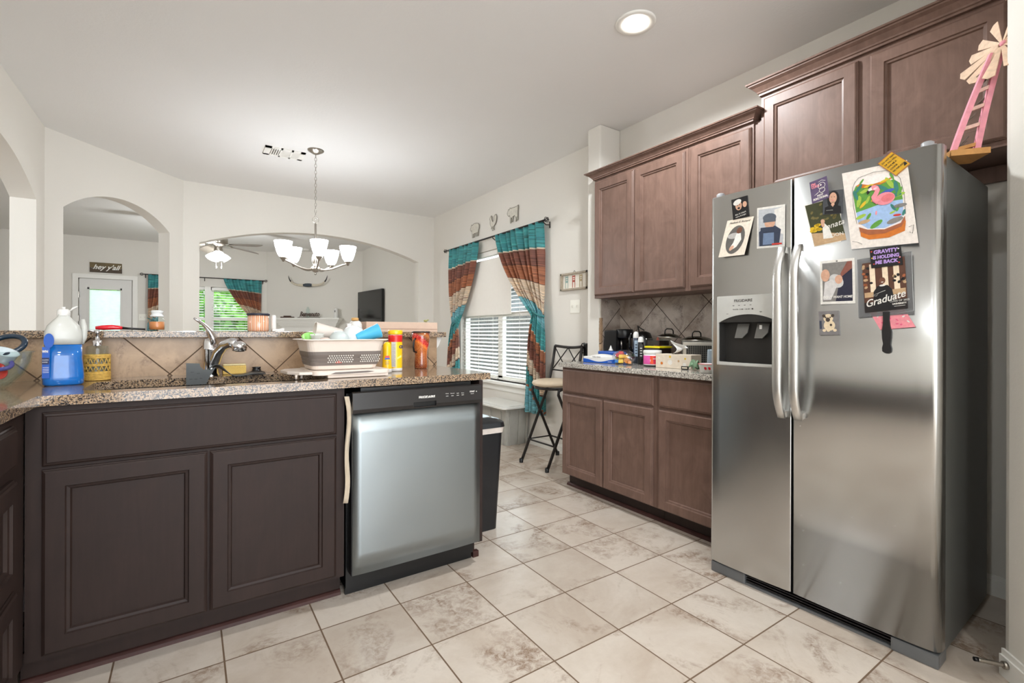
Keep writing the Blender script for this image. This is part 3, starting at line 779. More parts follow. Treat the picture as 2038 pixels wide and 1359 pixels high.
for u in (0.145, 0.235):
    b = B(FM); b.prism([(u - 0.026, 1.165, -0.045), (u + 0.026, 1.165, -0.045), (u + 0.026, 1.125, -0.03), (u + 0.008, 1.10, -0.018), (u - 0.026, 1.10, -0.018)], (0, 0, 0.006), plain('grey_paddle', (110, 108, 104), 0.35)); b.build('paddle', MAT['grey_paddle'], dp)
b = B(FM); b.box(0.226, 0.236, 1.140, 1.158, -0.028, -0.022, WHITEP); b.build('water_nozzle', WHITEP, dp)
b = B(FM); b.prism([(0.048, 0.978, 0.002), (0.320, 0.978, 0.002), (0.320, 0.986, 0.002), (0.048, 0.992, 0.002)], (0, 0, 0.008), LGREY); b.build('drip_ledge', LGREY, dp)
INKD = plain('dark_print', (70, 66, 62), 0.5)
b = B(FM)
text_into(b, 'FRIGIDAIRE', 0.166, 1.262, 0.0032, 0.0165, INKD, bold=0.0004, align='CENTER')
for k in range(4): b.box(0.118 + 0.026 * k, 0.126 + 0.026 * k, 1.2455, 1.2475, 0.003, 0.0036, INKD)
text_into(b, 'WATER  CUBE  CRUSH', 0.158, 1.226, 0.0032, 0.0078, INKD, align='CENTER'); b.box(0.205, 0.212, 1.226, 1.232, 0.003, 0.0036, INKD)
text_into(b, 'lock', 0.088, 1.208, 0.0032, 0.006, INKD); text_into(b, 'light', 0.24, 1.213, 0.0032, 0.006, INKD)
b.build('lettering', INKD, dp, label='small grey FRIGIDAIRE lettering above four buttons')
def fhandle(u, um):
    P = []; n = 26
    for i in range(n + 1):
        s = i / n; v = 0.772 + 0.708 * s; k = min(1, min(s, 1 - s) / 0.2); w = 0.014 + 0.045 * math.sin(k * math.pi / 2) ** 0.9
        P.append((u + um * math.sin(math.pi * s), v, w))
    b = B(FM)
    loops = []
    for i, (uu, v, w) in enumerate(P):
        k = 1 - 0.12 * abs(2 * i / n - 1)
        hw = 0.0195 * k; th = 0.010
        loops.append([b.v((uu - hw, v, w)), b.v((uu - hw * 0.75, v, w + th * 0.7)), b.v((uu, v, w + th)), b.v((uu + hw * 0.75, v, w + th * 0.7)), b.v((uu + hw, v, w)), b.v((uu, v, w - 0.004))])
    for A, D in zip(loops, loops[1:]):
        for k in range(6): j = (k + 1) % 6; b.face([A[k], A[j], D[j], D[k]], STEELH, True)
    b.face(loops[0][::-1], STEELH); b.face(loops[-1], STEELH)
    h = b.build('door_handle', STEELH, tf)
    for v in (0.786, 1.466):
        b = B(FM); b.box(u - 0.010, u + 0.010, v - 0.012, v + 0.012, -0.006, 0.018, STEELH); b.build('handle_mount', STEELH, h)
fhandle(0.338, 0.0); fhandle(0.402, 0.0)
SILV = plain('silver_plastic', (112, 114, 116), 0.35, 0.4, 0.03)
b = B(FM)
b.box(0.006, 0.17, 0.0, 0.048, -0.10, -0.012, SILV, 0.008); b.box(0.70, 0.832, 0.0, 0.048, -0.10, -0.008, SILV, 0.008); b.box(0.16, 0.71, 0.0, 0.010, -0.10, -0.016, SILV)
b.build('base_bezel', SILV, tf)
b = B(FM); b.box(0.16, 0.71, 0.0, 0.052, -0.10, -0.040, BLACKP)
for k in range(3): b.box(0.16, 0.71, 0.016 + 0.011 * k, 0.020 + 0.011 * k, -0.06, -0.020, BLACKP)
b.build('toe_grille', BLACKP, tf)
HG = plain('hinge_grey', (150, 150, 152), 0.4)
for u in (0.03, 0.79):
    b = B(FM); b.box(u - 0.028, u + 0.030, 1.7355, 1.765, -0.13, -0.02, HG, 0.010); b.lathe([(0.018, 0.0), (0.018, 0.02), (0.012, 0.024), (0, 0.024)], (u, 1.758, -0.045), 14, HG, axis='Y'); b.build('hinge_cover', HG, tf)

# ================================================================== ceiling fixtures
x, y = CANS_AND_FILLS[0]
def can(x, y, label):
    t = thing('recessed_light', label, 'ceiling light', (x, y, ZC - 0.02), group=None)
    b = B(); b.lathe([(0.058, 0.0), (0.062, -0.006), (0.098, -0.010), (0.104, -0.004), (0.104, -0.001)], (x, y, ZC), 40, TRIMW); b.build('trim_ring', TRIMW, t)
    b = B(); b.lathe([(0.0, -0.026), (0.03, -0.024), (0.052, -0.012), (0.058, 0.0)], (x, y, ZC), 32, BULB); b.build('lens', BULB, t)
    return t
can(*CANS_AND_FILLS[0], 'round lit recessed ceiling light above the kitchen floor')
# supply vent
t = thing('ceiling_vent', 'white rectangular air vent in the ceiling beside the chandelier', 'air vent', (0.71, 4.75, ZC - 0.012))
b = B(); x0, x1, y0, y1 = 0.545, 0.872, 4.645, 4.862
for a in ((x0, x1, y0, y0 + 0.03), (x0, x1, y1 - 0.03, y1), (x0, x0 + 0.05, y0, y1), (x1 - 0.04, x1, y0, y1), (x0 + 0.125, x0 + 0.14, y0, y1), (x1 - 0.115, x1 - 0.10, y0, y1)): b.box(a[0], a[1], a[2], a[3], ZC - 0.010, ZC, TRIMW)
b.build('frame', TRIMW, t)
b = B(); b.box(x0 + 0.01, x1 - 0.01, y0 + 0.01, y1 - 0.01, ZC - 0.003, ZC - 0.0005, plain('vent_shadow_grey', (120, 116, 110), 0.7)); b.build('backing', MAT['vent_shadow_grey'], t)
b = B()
for k in range(4): b.box(x0 + 0.056 + k * 0.018, x0 + 0.064 + k * 0.018, y0 + 0.03, y1 - 0.03, ZC - 0.012, ZC - 0.004, TRIMW)
for k in range(16): b.box(x0 + 0.14, x1 - 0.115, y0 + 0.03 + k * 0.0098, y0 + 0.036 + k * 0.0098, ZC - 0.010, ZC - 0.004, TRIMW)
for k in range(16): b.box(x1 - 0.10, x1 - 0.04, y0 + 0.03 + k * 0.0098, y0 + 0.036 + k * 0.0098, ZC - 0.010, ZC - 0.004, TRIMW)
b.build('louvres', TRIMW, t)
# chandelier
MILKG = glow('milk_glass_inside', (253, 253, 255), 1.2)
t = thing('chandelier', 'brushed nickel chandelier with five lit white glass shades hanging from a chain', 'chandelier', (CHX, CHY, 1.63))
b = B(); b.lathe([(0.0, -0.038), (0.02, -0.036), (0.045, -0.022), (0.066, -0.010), (0.07, 0.0)], (CHX, CHY, ZC), 32, NICKEL); b.build('canopy', NICKEL, t)
b = B(); z = 2.715; k = 0
while z > 2.16:
    P = [];
    for i in range(12):
        a = 2 * math.pi * i / 12; q, w = 0.0085 * math.cos(a), 0.0175 * math.sin(a)
        P.append((CHX + (q if k % 2 else 0), CHY + (0 if k % 2 else q), z - 0.0175 + w))
    b.tube(P, 0.0022, 5, NICKEL, closed=True); z -= 0.029; k += 1
b.build('chain', NICKEL, t)
b = B(); b.tube([(CHX + 0.026 * math.cos(a), CHY, 2.125 + 0.026 * math.sin(a)) for a in [2 * math.pi * i / 20 for i in range(20)]], 0.003, 6, NICKEL, closed=True); b.build('hanging_ring', NICKEL, t)
b = B(); b.lathe([(0.009, 1.86), (0.009, 2.09), (0.005, 2.10), (0.0, 2.10)], (CHX, CHY, 0), 14, NICKEL); b.build('stem', NICKEL, t)
b = B(); b.lathe([(0, 1.632), (0.008, 1.636), (0.011, 1.645), (0.006, 1.655), (0.022, 1.662), (0.036, 1.676), (0.036, 1.70), (0.020, 1.712), (0.016, 1.72), (0.026, 1.745), (0.030, 1.775), (0.024, 1.81), (0.014, 1.835), (0.02, 1.845), (0.02, 1.855), (0.008, 1.87), (0.008, 1.88)], (CHX, CHY, 0), 24, NICKEL); b.build('turned_column', NICKEL, t)
az = math.atan2(CHX, CHY); cv = Vector((-math.sin(az), -math.cos(az), 0)); rv = Vector((math.cos(az), -math.sin(az), 0)); ctr = Vector((CHX, CHY, 0))
for k in range(5):
    ph = math.radians(6 + 72 * k); d = cv * math.cos(ph) + rv * math.sin(ph); R = 0.278
    P = []
    for i in range(15):
        s = i / 14; rr = 0.03 + (R - 0.03) * s; zz = 1.688 - 0.022 * math.sin(s * math.pi * 1.2) * (1 - s) + 0.055 * (s ** 1.6)
        P.append(ctr + d * rr + Vector((0, 0, zz)))
    b = B(); b.tube(P, 0.0085, 8, NICKEL); p = ctr + d * R
    b.lathe([(0, 1.722), (0.008, 1.724), (0.012, 1.735), (0.02, 1.745), (0.03, 1.756), (0.030, 1.762), (0.0, 1.762)], (p.x, p.y, 0), 16, NICKEL)
    arm = b.build('arm', NICKEL, t)
    b = B(); b.lathe([(0.0, 1.7625), (0.028, 1.763), (0.044, 1.785), (0.056, 1.82), (0.066, 1.862), (0.073, 1.897), (0.070, 1.897), (0.062, 1.862), (0.052, 1.82), (0.040, 1.788), (0.024, 1.770), (0, 1.769)], (p.x, p.y, 0), 24, None, mats=[SHADE] * 5 + [MILKG] * 6); b.build('glass_shade', SHADE, arm)
    lamp('POINT', 'chandelier_bulb', (p.x, p.y, 1.925), CHW, WARM, 0.03)
# ceiling fan
FSH = glow('lit_fan_glass', (255, 252, 246), 3.0)
def fan():
    t = thing('ceiling_fan', 'nickel ceiling fan with light kit and pull chains in the living room', 'ceiling fan', (FANX, FANY, 2.1))
    b = B(); b.lathe([(0, 2.75), (0.07, 2.75), (0.06, 2.70), (0.015, 2.68), (0.015, 2.56), (0.06, 2.55), (0.115, 2.53), (0.125, 2.50), (0.125, 2.44), (0.11, 2.41), (0.06, 2.40), (0.05, 2.37), (0.06, 2.34), (0.03, 2.30), (0, 2.30)], (FANX, FANY, 0), 32, NICKEL); b.build('motor', NICKEL, t)
    FB_ = plain('fan_blade_grey_wood', (150, 140, 128), 0.5)
    for k in range(5):
        a = math.radians(-38 + 72 * k); d = Vector((math.cos(a), math.sin(a), 0)); s = Vector((-math.sin(a), math.cos(a), 0)); c = Vector((FANX, FANY, 2.425))
        b = B(); P = []
        for rr, w in ((0.17, 0.045), (0.22, 0.055), (0.55, 0.07), (0.64, 0.062), (0.665, 0.03)): P.append((rr, w))
        pts = [c + d * r - s * w + Vector((0, 0, -0.026 * w / 0.07 - .05 * r)) for r, w in P] + [c + d * r + s * w + Vector((0, 0, 0.026 * w / 0.07 - .05 * r)) for r, w in reversed(P)]
        b.prism(pts, (0, 0, 0.006), FB_); bl = b.build('blade', FB_, t)
        b = B(); b.prism([c + d * 0.09 - s * 0.02, c + d * 0.20 - s * 0.03, c + d * 0.24, c + d * 0.20 + s * 0.03, c + d * 0.09 + s * 0.02], (0, 0, -0.006), NICKEL); b.build('blade_bracket', NICKEL, bl)
    for k in range(4):
        a = math.radians(20 + 90 * k); d = Vector((math.cos(a), math.sin(a), 0)); c = Vector((FANX, FANY, 2.30)) + d * 0.05
        ax = (d * 0.62 + Vector((0, 0, -0.78))).normalized(); q = Vector((0, 0, 1)).rotation_difference(ax).to_matrix().to_4x4(); q.translation = c
        b = B(q); b.lathe([(0.015, -0.01), (0.018, 0.02), (0.03, 0.035), (0.046, 0.075), (0.058, 0.12), (0.055, 0.12), (0.042, 0.075), (0.02, 0.035)], (0, 0, 0), 18, FSH); b.build('lamp_shade', FSH, t)
    for dx in (-0.03, 0.04):
        b = B(); b.tube([(FANX + dx, FANY - 0.03, 2.30), (FANX + dx, FANY - 0.03, 2.09)], 0.0022, 5, NICKEL); b.sphere((FANX + dx, FANY - 0.03, 2.082), 0.011, WHITEP, 10, (1, 1, 1.6)); b.build('pull_chain', NICKEL, t)
    lamp('POINT', 'fan_bulb', (FANX, FANY, 2.06), FANW, WARM, 0.08)
fan()
b = B(); b.lathe([(0, -0.035), (0.05, -0.035), (0.062, -0.022), (0.065, 0.0)], (1.88, 10.0, ZC), 24, WHITEP); o = b.build('smoke_detector', WHITEP); recenter(o, (1.88, 10.0, ZC - 0.035)); tag(o, 'small round white smoke detector on the living room ceiling', 'smoke detector')

# ================================================================== curtains
def curtain_mat(name, stops_m, length):
    m, nt, n, l, b = _new(name)
    tc = n.new('ShaderNodeTexCoord'); sx = n.new('ShaderNodeSeparateXYZ'); l.new(tc.outputs['UV'], sx.inputs[0])
    v2 = n.new('ShaderNodeCombineXYZ'); l.new(math_(n, l, 'MULTIPLY', sx.outputs[0], 2.0), v2.inputs[0]); l.new(math_(n, l, 'MULTIPLY', sx.outputs[1], 52.0), v2.inputs[1])
    t = noise(n, l, v2.outputs[0], 1.2, 6, 0.7, 0.6)
    v3 = n.new('ShaderNodeCombineXYZ'); l.new(math_(n, l, 'MULTIPLY', sx.outputs[0], 5.0), v3.inputs[0]); l.new(math_(n, l, 'MULTIPLY', sx.outputs[1], 9.0), v3.inputs[1])
    t2 = noise(n, l, v3.outputs[0], 1.0, 3, 0.6)
    wob = math_(n, l, 'ADD', sx.outputs[1], math_(n, l, 'MULTIPLY', math_(n, l, 'SUBTRACT', t.outputs['Fac'], 0.5), 0.014))
    col = ramp(n, l, math_(n, l, 'DIVIDE', wob, length), stops_m, 'CONSTANT')
    dirt = ramp(n, l, t.outputs['Fac'], [(0.34, (0.38, 0.30, 0.26)), (0.45, (0.9, 0.88, 0.86)), (0.56, (1.15, 1.15, 1.15)), (0.66, (2.1, 2.0, 1.9))])
    col = mix(n, l, 0.95, col, dirt, 'MULTIPLY')
    tint = ramp(n, l, t2.outputs['Fac'], [(0.35, (0.85, 0.85, 0.9)), (0.65, (1.2, 1.1, 1.0))])
    col = mix(n, l, 0.7, col, tint, 'MULTIPLY')
    l.new(col, b.inputs['Base Color']); setp(b, Roughness=0.6); b.inputs['Sheen Weight'].default_value = 0.15
    tr = n.new('ShaderNodeBsdfTranslucent'); l.new(col, tr.inputs[0]); mx = n.new('ShaderNodeMixShader'); mx.inputs[0].default_value = 0.22
    l.new(b.outputs[0], mx.inputs[1]); l.new(tr.outputs[0], mx.inputs[2]); l.new(mx.outputs[0], n['Material Output'].inputs[0])
    return m
TEAL, TEAL2, BR, OR, CRM, DK = srgb(62, 146, 150), srgb(112, 176, 188), srgb(124, 76, 60), srgb(160, 100, 68), srgb(208, 192, 170), srgb(80, 52, 42)
bands = []
z = 0.0
for wdt, c in ((0.25, TEAL), (0.012, CRM), (0.16, BR), (0.012, DK), (0.17, OR), (0.012, DK), (0.15, CRM), (0.010, BR), (0.10, CRM), (0.01, DK), (0.14, TEAL2), (0.22, TEAL), (0.010, CRM), (0.10, OR), (0.012, DK), (0.17, BR), (0.14, CRM), (0.01, DK), (0.13, TEAL), (0.02, OR), (0.13, TEAL2)):
    bands.append((z / 2.0, c)); z += wdt
CURT = curtain_mat('distressed_teal_brown_striped_curtain', bands, 2.0)
def curtain(name, label, along, z_top, z_tie, z_bot, top, tie, bot, w_off, folds=7, depth=0.035, flip=1, group=None):
    """along(a, w, z) -> world; top/tie/bot: (a0, a1) extents along the rod"""
    def edges(v):
        zt = (z_top - z_tie) / (z_top - z_bot)
        if v < zt:
            s = v / zt; k = s ** 1.35
            return top[0] + (tie[0] - top[0]) * k, top[1] + (tie[1] - top[1]) * (s ** 1.0 if abs(top[1] - tie[1]) < abs(top[0] - tie[0]) else k)
        s = (v - zt) / (1 - zt); k = s ** 0.6
        return tie[0] + (bot[0] - tie[0]) * k, tie[1] + (bot[1] - tie[1]) * k
    def fn(u, v):
        a0, a1 = edges(v); z = z_top - (z_top - z_bot) * v
        zt = (z_top - z_tie) / (z_top - z_bot)
        near = math.exp(-((v - zt) / 0.10) ** 2)
        dep = depth * (0.55 + 0.45 * min(1, v * 6)) * (1 - 0.45 * near)
        w = dep * math.sin(2 * math.pi * folds * u + 1.1 * math.sin(3 * v + u * 4)) + 0.012 * math.sin(17 * u + 5 * v)
        z += 0.02 * math.sin(2 * math.pi * folds * u) * near
        # cloth pulled to the tie sags towards it
        lng = abs(a1 - a0)
        z -= 0.10 * (1 - u if flip > 0 else u) * math.sin(min(1, v / zt) * math.pi * 0.5) * (1 if v <= zt else max(0, 1 - (v - zt) * 6)) * 0.5
        return along(a0 + (a1 - a0) * u, w_off + w, z)
    b = B(); H_ = z_top - z_bot
    def uvf(u, v):
        a0, a1 = edges(v); sl = 0.0
        zt = (z_top - z_tie) / (z_top - z_bot)
        ext = 0.30 * ((1 - u) if flip > 0 else u) * min(1, v / zt)
        return (u, v * H_ + ext)
    b.grid(fn, folds * 12, 60, CURT, True, uvf)
    t = thing(name, label, 'curtain', along((top[0] + top[1]) / 2, w_off, z_bot), group=group)
    b.build('fabric', CURT, t, thick=0.003)
    b = B(); P = []
    aw = abs(tie[1] - tie[0]) / 2 + 0.008; ac = (tie[0] + tie[1]) / 2
    for i in range(17):
        q = 2 * math.pi * i / 16; P.append(along(ac + aw * math.cos(q), w_off + 0.035 * math.sin(q), z_tie + 0.035 * math.cos(q) * flip - 0.02))
    b.tube(P[:-1], 0.008, 6, CURT, closed=True); b.build('tie_back', plain('dark_teal_tieback', (30, 96, 100), 0.6), t)
    b.__init__() if False else None
    return t
KA = lambda a, w, z: Vector((XR - w, a, z))
curtain('window_curtain', 'tied-back striped curtain on the left side of the dining window', KA, 2.19, 1.24, 0.36, (5.56, 4.86), (5.47, 5.36), (5.66, 5.28), 0.085, 7, 0.028, flip=-1)
curtain('window_curtain', 'tied-back striped curtain on the right side of the dining window beside the stool', KA, 2.19, 1.33, 0.34, (4.45, 3.62), (3.745, 3.60), (3.88, 3.56), 0.085, 8, 0.03, flip=1)
def rod(name, label, along, a0, a1, z, w, brackets, r=0.009):
    t = thing(name, label, 'curtain rod', along((a0 + a1) / 2, w, z))
    b = B(); b.tube([along(a0, w, z), along(a1, w, z)], r, 10, BLACKM); b.build('rod', BLACKM, t)
    for a, s in ((a0, -1), (a1, 1)):
        d = 1 if a1 > a0 else -1
        b = B(); c = a + s * d * 0.03
        for k in range(3):
            q = math.pi * k / 3
            b.tube([along(c + 0.024 * math.cos(g) , w + 0.024 * math.sin(g) * math.cos(q), z + 0.024 * math.sin(g) * math.sin(q)) for g in [2 * math.pi * i / 16 for i in range(16)]], 0.0035, 5, BLACKM, closed=True)
        b.build('finial', BLACKM, t)
    for a in brackets:
        b = B(); b.tube([along(a, 0.0, z - 0.03), along(a, w * 0.6, z - 0.035), along(a, w, z - 0.012)], 0.005, 6, BLACKM); b.tube([along(a, 0.003, z - 0.06), along(a, 0.003, z + 0.0)], 0.007, 6, BLACKM); b.build('bracket', BLACKM, t)
    return t
rod('curtain_rod', 'black curtain rod over the dining window', KA, 5.66, 3.58, 2.19, 0.085, (5.60, 4.52, 3.60))
LA = lambda a, w, z: Vector((a, LY - w, z))
curtain('window_curtain', 'striped curtain seen through the narrow arch, right of the door', LA, 2.15, 1.35, 0.4, (-0.62, -0.05), (-0.62, -0.48), (-0.64, -0.42), 0.08, 5, 0.028, flip=-1)
curtain('window_curtain', 'striped curtain tied back in the living room window near the mantel', LA, 2.15, 1.38, 0.4, (0.54, 1.20), (1.06, 1.18), (0.98, 1.20), 0.08, 6, 0.028, flip=1)
rod('curtain_rod', 'black curtain rod over the living room window', LA, -0.68, 1.24, 2.15, 0.08, (-0.66, 0.235, 1.22))

# ================================================================== living room
SIGNB = wood_mat('dark_weathered_sign_wood', (72, 56, 36), (4, 60, 60))
SM = face_m((0, LY, 0), (1, 0, 0), (0, -1, 0))
t = thing('wooden_sign', "dark wooden sign reading hey y'all above the exterior door", 'sign', (-1.2, LY - 0.02, 2.14))
b = B(SM); b.box(-1.418, -0.99, 2.142, 2.222, 0.002, 0.022, SIGNB); b.box(-1.418, -0.99, 2.224, 2.312, 0.002, 0.022, wood_mat('olive_sign_wood', (104, 88, 52), (4, 60, 60))); b.build('board', SIGNB, t)
b = B(SM); text_into(b, "hey y'all", -1.205, 2.198, 0.023, 0.115, plain('white_paint', (240, 238, 230), 0.6), shear=0.45, bold=0.002, align='CENTER', sx=0.95)
b.tube([(-1.40, 2.215, 0.024), (-1.36, 2.205, 0.024), (-1.33, 2.22, 0.024)], 0.002, 4, MAT['white_paint']); b.tube([(-1.08, 2.205, 0.024), (-1.04, 2.215, 0.024), (-1.0, 2.222, 0.024)], 0.002, 4, MAT['white_paint'])
b.build('lettering', MAT['white_paint'], t, label="white cursive hey y'all")
PLATE = plain('switch_plate_white', (238, 236, 226), 0.35, var=0.01)
def plate(m, u0, v0, W, Hh, n_, label, kind='toggle'):
    t = thing('light_switch', label, 'light switch', m @ Vector((u0 + W / 2, v0, 0.003)))
    b = B(m); b.box(u0, u0 + W, v0, v0 + Hh, 0.0005, 0.006, PLATE, 0.002); b.build('cover_plate', PLATE, t)
    for k in range(n_):
        u = u0 + W * (k + 0.5) / n_; b = B(m); b.box(u - 0.005, u + 0.005, v0 + Hh * 0.42, v0 + Hh * 0.60, 0.006, 0.0145, plain('toggle_shade', (214, 210, 200), 0.4)); b.build('toggle', MAT['toggle_shade'], t)
    return t
plate(SM, -0.755, 1.325, 0.115, 0.115, 2, 'white switch plate on the far wall right of the exterior door')
plate(face_m((XR, 0, 0), (0, -1, 0), (-1, 0, 0)), -3.297, 1.300, 0.127, 0.118, 2, 'white double switch plate beside the pillar')
# mantel
def fbox(b, s0, s1, t0_, t1_, z0, z1, mat, bev=0): 
    m = Matrix(((FD.x, FN.x, 0, FA.x), (FD.y, FN.y, 0, FA.y), (0, 0, 1, 0), (0, 0, 0, 1)))
    bb = b.m; b.m = m; b.box(s0, s1, t0_, t1_, z0, z1, mat, bev); b.m = bb
t = thing('fireplace_mantel', 'white fireplace mantel across the living room corner', 'mantel', fp(0.92, 0.1, 0))
b = B(); fbox(b, 0.235, 1.605, 0, 0.20, 1.375, 1.408, TRIMW, 0.004); b.build('shelf', TRIMW, t)
b = B()
for k, (d, z0, z1) in enumerate(((0.175, 1.350, 1.375), (0.15, 1.318, 1.350), (0.135, 1.30, 1.318), (0.115, 1.265, 1.30), (0.09, 1.235, 1.265))): fbox(b, 0.26 + 0.022 * k, 1.58 - 0.022 * k, 0, d, z0, z1, TRIMW)
b.build('crown', TRIMW, t)
b = B(); fbox(b, 0.375, 1.465, 0, 0.06, 0.98, 1.235, TRIMW); fbox(b, 0.375, 0.60, 0, 0.06, 0, 0.98, TRIMW); fbox(b, 1.24, 1.465, 0, 0.06, 0, 0.98, TRIMW); b.build('surround', TRIMW, t)
b = B(); fbox(b, 0.60, 1.24, -0.005, 0.02, 0, 0.98, BLACKP); b.build('firebox', BLACKP, t)
BRN = plain('dark_brown_wood', (66, 42, 30), 0.5, var=0.15)
b = B(); fbox(b, 0.37, 0.62, 0.04, 0.12, 1.408, 1.432, BRN, 0.003); fbox(b, 0.43, 0.56, 0.05, 0.11, 1.432, 1.452, BRN, 0.004); o = b.build('wooden_tray', BRN); recenter(o, fp(0.5, 0.08, 1.408)); tag(o, 'dark brown wooden piece on the left end of the mantel', 'tray')
FMM = Matrix(((FD.x, 0, FN.x, FA.x), (FD.y, 0, FN.y, FA.y), (0, 1, 0, 0), (0, 0, 0, 1)))
t = thing('word_sign', 'dark cursive word sign standing on the mantel', 'sign', fp(0.95, 0.09, 1.408))
b = B(); fbox(b, 0.72, 1.16, 0.07, 0.12, 1.408, 1.420, BRN); b.build('stand', BRN, t)
b = B(FMM); text_into(b, 'Benvenuto', 0.955, 1.440, 0.095, 0.135, BRN, shear=0.35, bold=0.003, depth=0.008, align='CENTER', sx=0.68); b.tube([(0.74, 1.42, 0.095), (0.78, 1.47, 0.095), (0.81, 1.49, 0.095)], 0.003, 4, BRN); b.build('lettering', BRN, t)
b = B(); p = fp(1.50, 0.09, 0); b.lathe([(0, 1.408), (0.045, 1.408), (0.046, 1.415), (0.043, 1.59), (0.04, 1.60), (0, 1.60)], (p[0], p[1], 0), 20, WHITEP)
t = thing('canister', 'tall white canister on the right end of the mantel', 'canister', (p[0], p[1], 1.408)); b.build('body', WHITEP, t)
b = B(FMM); b.box(1.485, 1.505, 1.52, 1.56, 0.128, 0.135, plain('grey_mark', (120, 118, 116), 0.6)); b.build('logo', MAT['grey_mark'], t)
b = B(); p = fp(0.90, 0.05, 0); b.lathe([(0, 1.408), (0.035, 1.408), (0.035, 1.58), (0.02, 1.60), (0.02, 1.63), (0, 1.63)], (p[0], p[1], 0), 16, CLEAR); o = b.build('glass_vase', CLEAR); recenter(o, (p[0], p[1], 1.408)); tag(o, 'faint clear glass vase behind the word sign on the mantel', 'vase')
# longhorn mount
HORN = plain('pale_horn', (206, 196, 176), 0.35); HTIP = plain('dark_horn_tip', (34, 28, 26), 0.3)
t = thing('mounted_horns', 'pale longhorn horns with dark tips and leather centre above the mantel', 'horns', fp(0.93, 0.1, 2.04))
for sg in (-1, 1):
    P = []; R = []
    for i in range(13):
        s = i / 12; P.append(fp(0.925 + sg * (0.09 + 0.31 * math.sin(s * 1.45)), 0.10, 2.065 - 0.012 * math.sin(s * 3) + 0.19 * s ** 2.2)); R.append(0.024 * (1 - s) ** 0.7 + 0.003)
    b = B(); b.tube(P[:9], R[:9], 10, HORN); h = b.build('horn', HORN, t)
    b = B(); b.tube(P[8:], R[8:], 10, HTIP); b.build('horn_tip', HTIP, h, label='dark pointed tip')
b = B(); b.lathe([(0.0, -0.105), (0.022, -0.10), (0.034, -0.05), (0.036, 0.0), (0.034, 0.05), (0.022, 0.10), (0.0, 0.105)], (0, 0, 0), 14, None, 'X')
lm = Matrix(((FD.x, FN.x, 0, 0), (FD.y, FN.y, 0, 0), (0, 0, 1, 0), (0, 0, 0, 1))); lm.translation = Vector(fp(0.925, 0.10, 2.063))
for v in b.bm.verts: v.co = lm @ v.co
b.build('leather_wrap', plain('blue_grey_leather', (58, 66, 74), 0.5, var=0.3, scale=60), t)
# television
def seg_m(p0, p1):
    d = (Vector(p1) - Vector(p0)); d.z = 0; d.normalize(); w = Vector((0, 0, 1)).cross(d) * -1
    return face_m(p0, d, w)
TM = face_m((2.705, 9.36, 1.30), Vector((0.105, -1.09, 0)), Vector((-1.09, -0.105, 0)))
SCR = plain('black_glossy_screen', (16, 16, 18), 0.12, 0, 0.05)
t = thing('television', 'black flat television on the wall beside the fireplace corner', 'television', TM @ Vector((0.55, 0, 0)))
b = B(TM); b.box(0, 1.09, -0.03, 0.60, -0.045, 0.0, BLACKP, 0.006); b.build('casing', BLACKP, t)
b = B(TM); b.box(0.02, 1.07, 0.0, 0.58, 0.0, 0.002, SCR); b.build('screen', SCR, t)
b = B(TM); b.box(0.45, 0.65, 0.1, 0.4, -0.12 + 0.02, -0.045, BLACKP); b.build('wall_bracket', BLACKP, t)
b = B(TM); text_into(b, 'SAMSUNG', 0.50, -0.018, 0.003, 0.02, plain('grey_mark', (120, 118, 116), 0.6)); b.build('lettering', MAT['grey_mark'], t)

# ================================================================== wall decorations by the dining window
AM = face_m((XR, 0, 0), (0, -1, 0), (-1, 0, 0))
METALW = plain('whitewashed_metal', (206, 202, 190), 0.5, 0.1, 0.15, 60); METALE = plain('dull_grey_metal_edge', (136, 130, 118), 0.5, 0.3)
def cutout(name, label, pts, u0, v0, k, eyes=None):
    t = thing(name, label, 'wall decoration', AM @ Vector((u0, v0, 0.01)))
    b = B(AM); P = [(u0 + x * k, v0 + y * k, 0.010) for x, y in pts]; b.prism(P, (0, 0, 0.004), METALW, METALE); b.build('plate', METALW, t)
    b = B(AM); b.tube([(p[0], p[1], 0.013) for p in P], 0.0032, 5, METALE, closed=True); b.build('rim', METALE, t)
    return t
SHEEP = [(0.02, 0.58), (0.0, 0.50), (0.08, 0.42), (0.18, 0.44), (0.20, 0.30), (0.22, 0.02), (0.30, 0.02), (0.31, 0.22), (0.37, 0.24), (0.38, 0.02), (0.46, 0.02), (0.47, 0.24), (0.62, 0.24), (0.64, 0.04), (0.72, 0.04), (0.73, 0.24), (0.78, 0.26), (0.79, 0.04), (0.87, 0.04), (0.88, 0.34), (0.97, 0.46), (0.96, 0.62), (0.86, 0.72), (0.70, 0.76), (0.50, 0.78), (0.32, 0.76), (0.22, 0.70), (0.16, 0.76), (0.08, 0.70)]
COW = [(0.0, 0.62), (0.02, 0.50), (0.12, 0.42), (0.20, 0.46), (0.26, 0.36), (0.28, 0.02), (0.36, 0.02), (0.37, 0.30), (0.43, 0.30), (0.44, 0.06), (0.50, 0.06), (0.52, 0.34), (0.70, 0.36), (0.76, 0.28), (0.77, 0.02), (0.85, 0.02), (0.87, 0.30), (0.92, 0.06), (0.98, 0.06), (0.97, 0.40), (1.0, 0.62), (1.02, 0.86), (0.97, 0.84), (0.92, 0.80), (0.60, 0.80), (0.34, 0.80), (0.24, 0.86), (0.20, 0.76), (0.12, 0.80), (0.06, 0.74)]
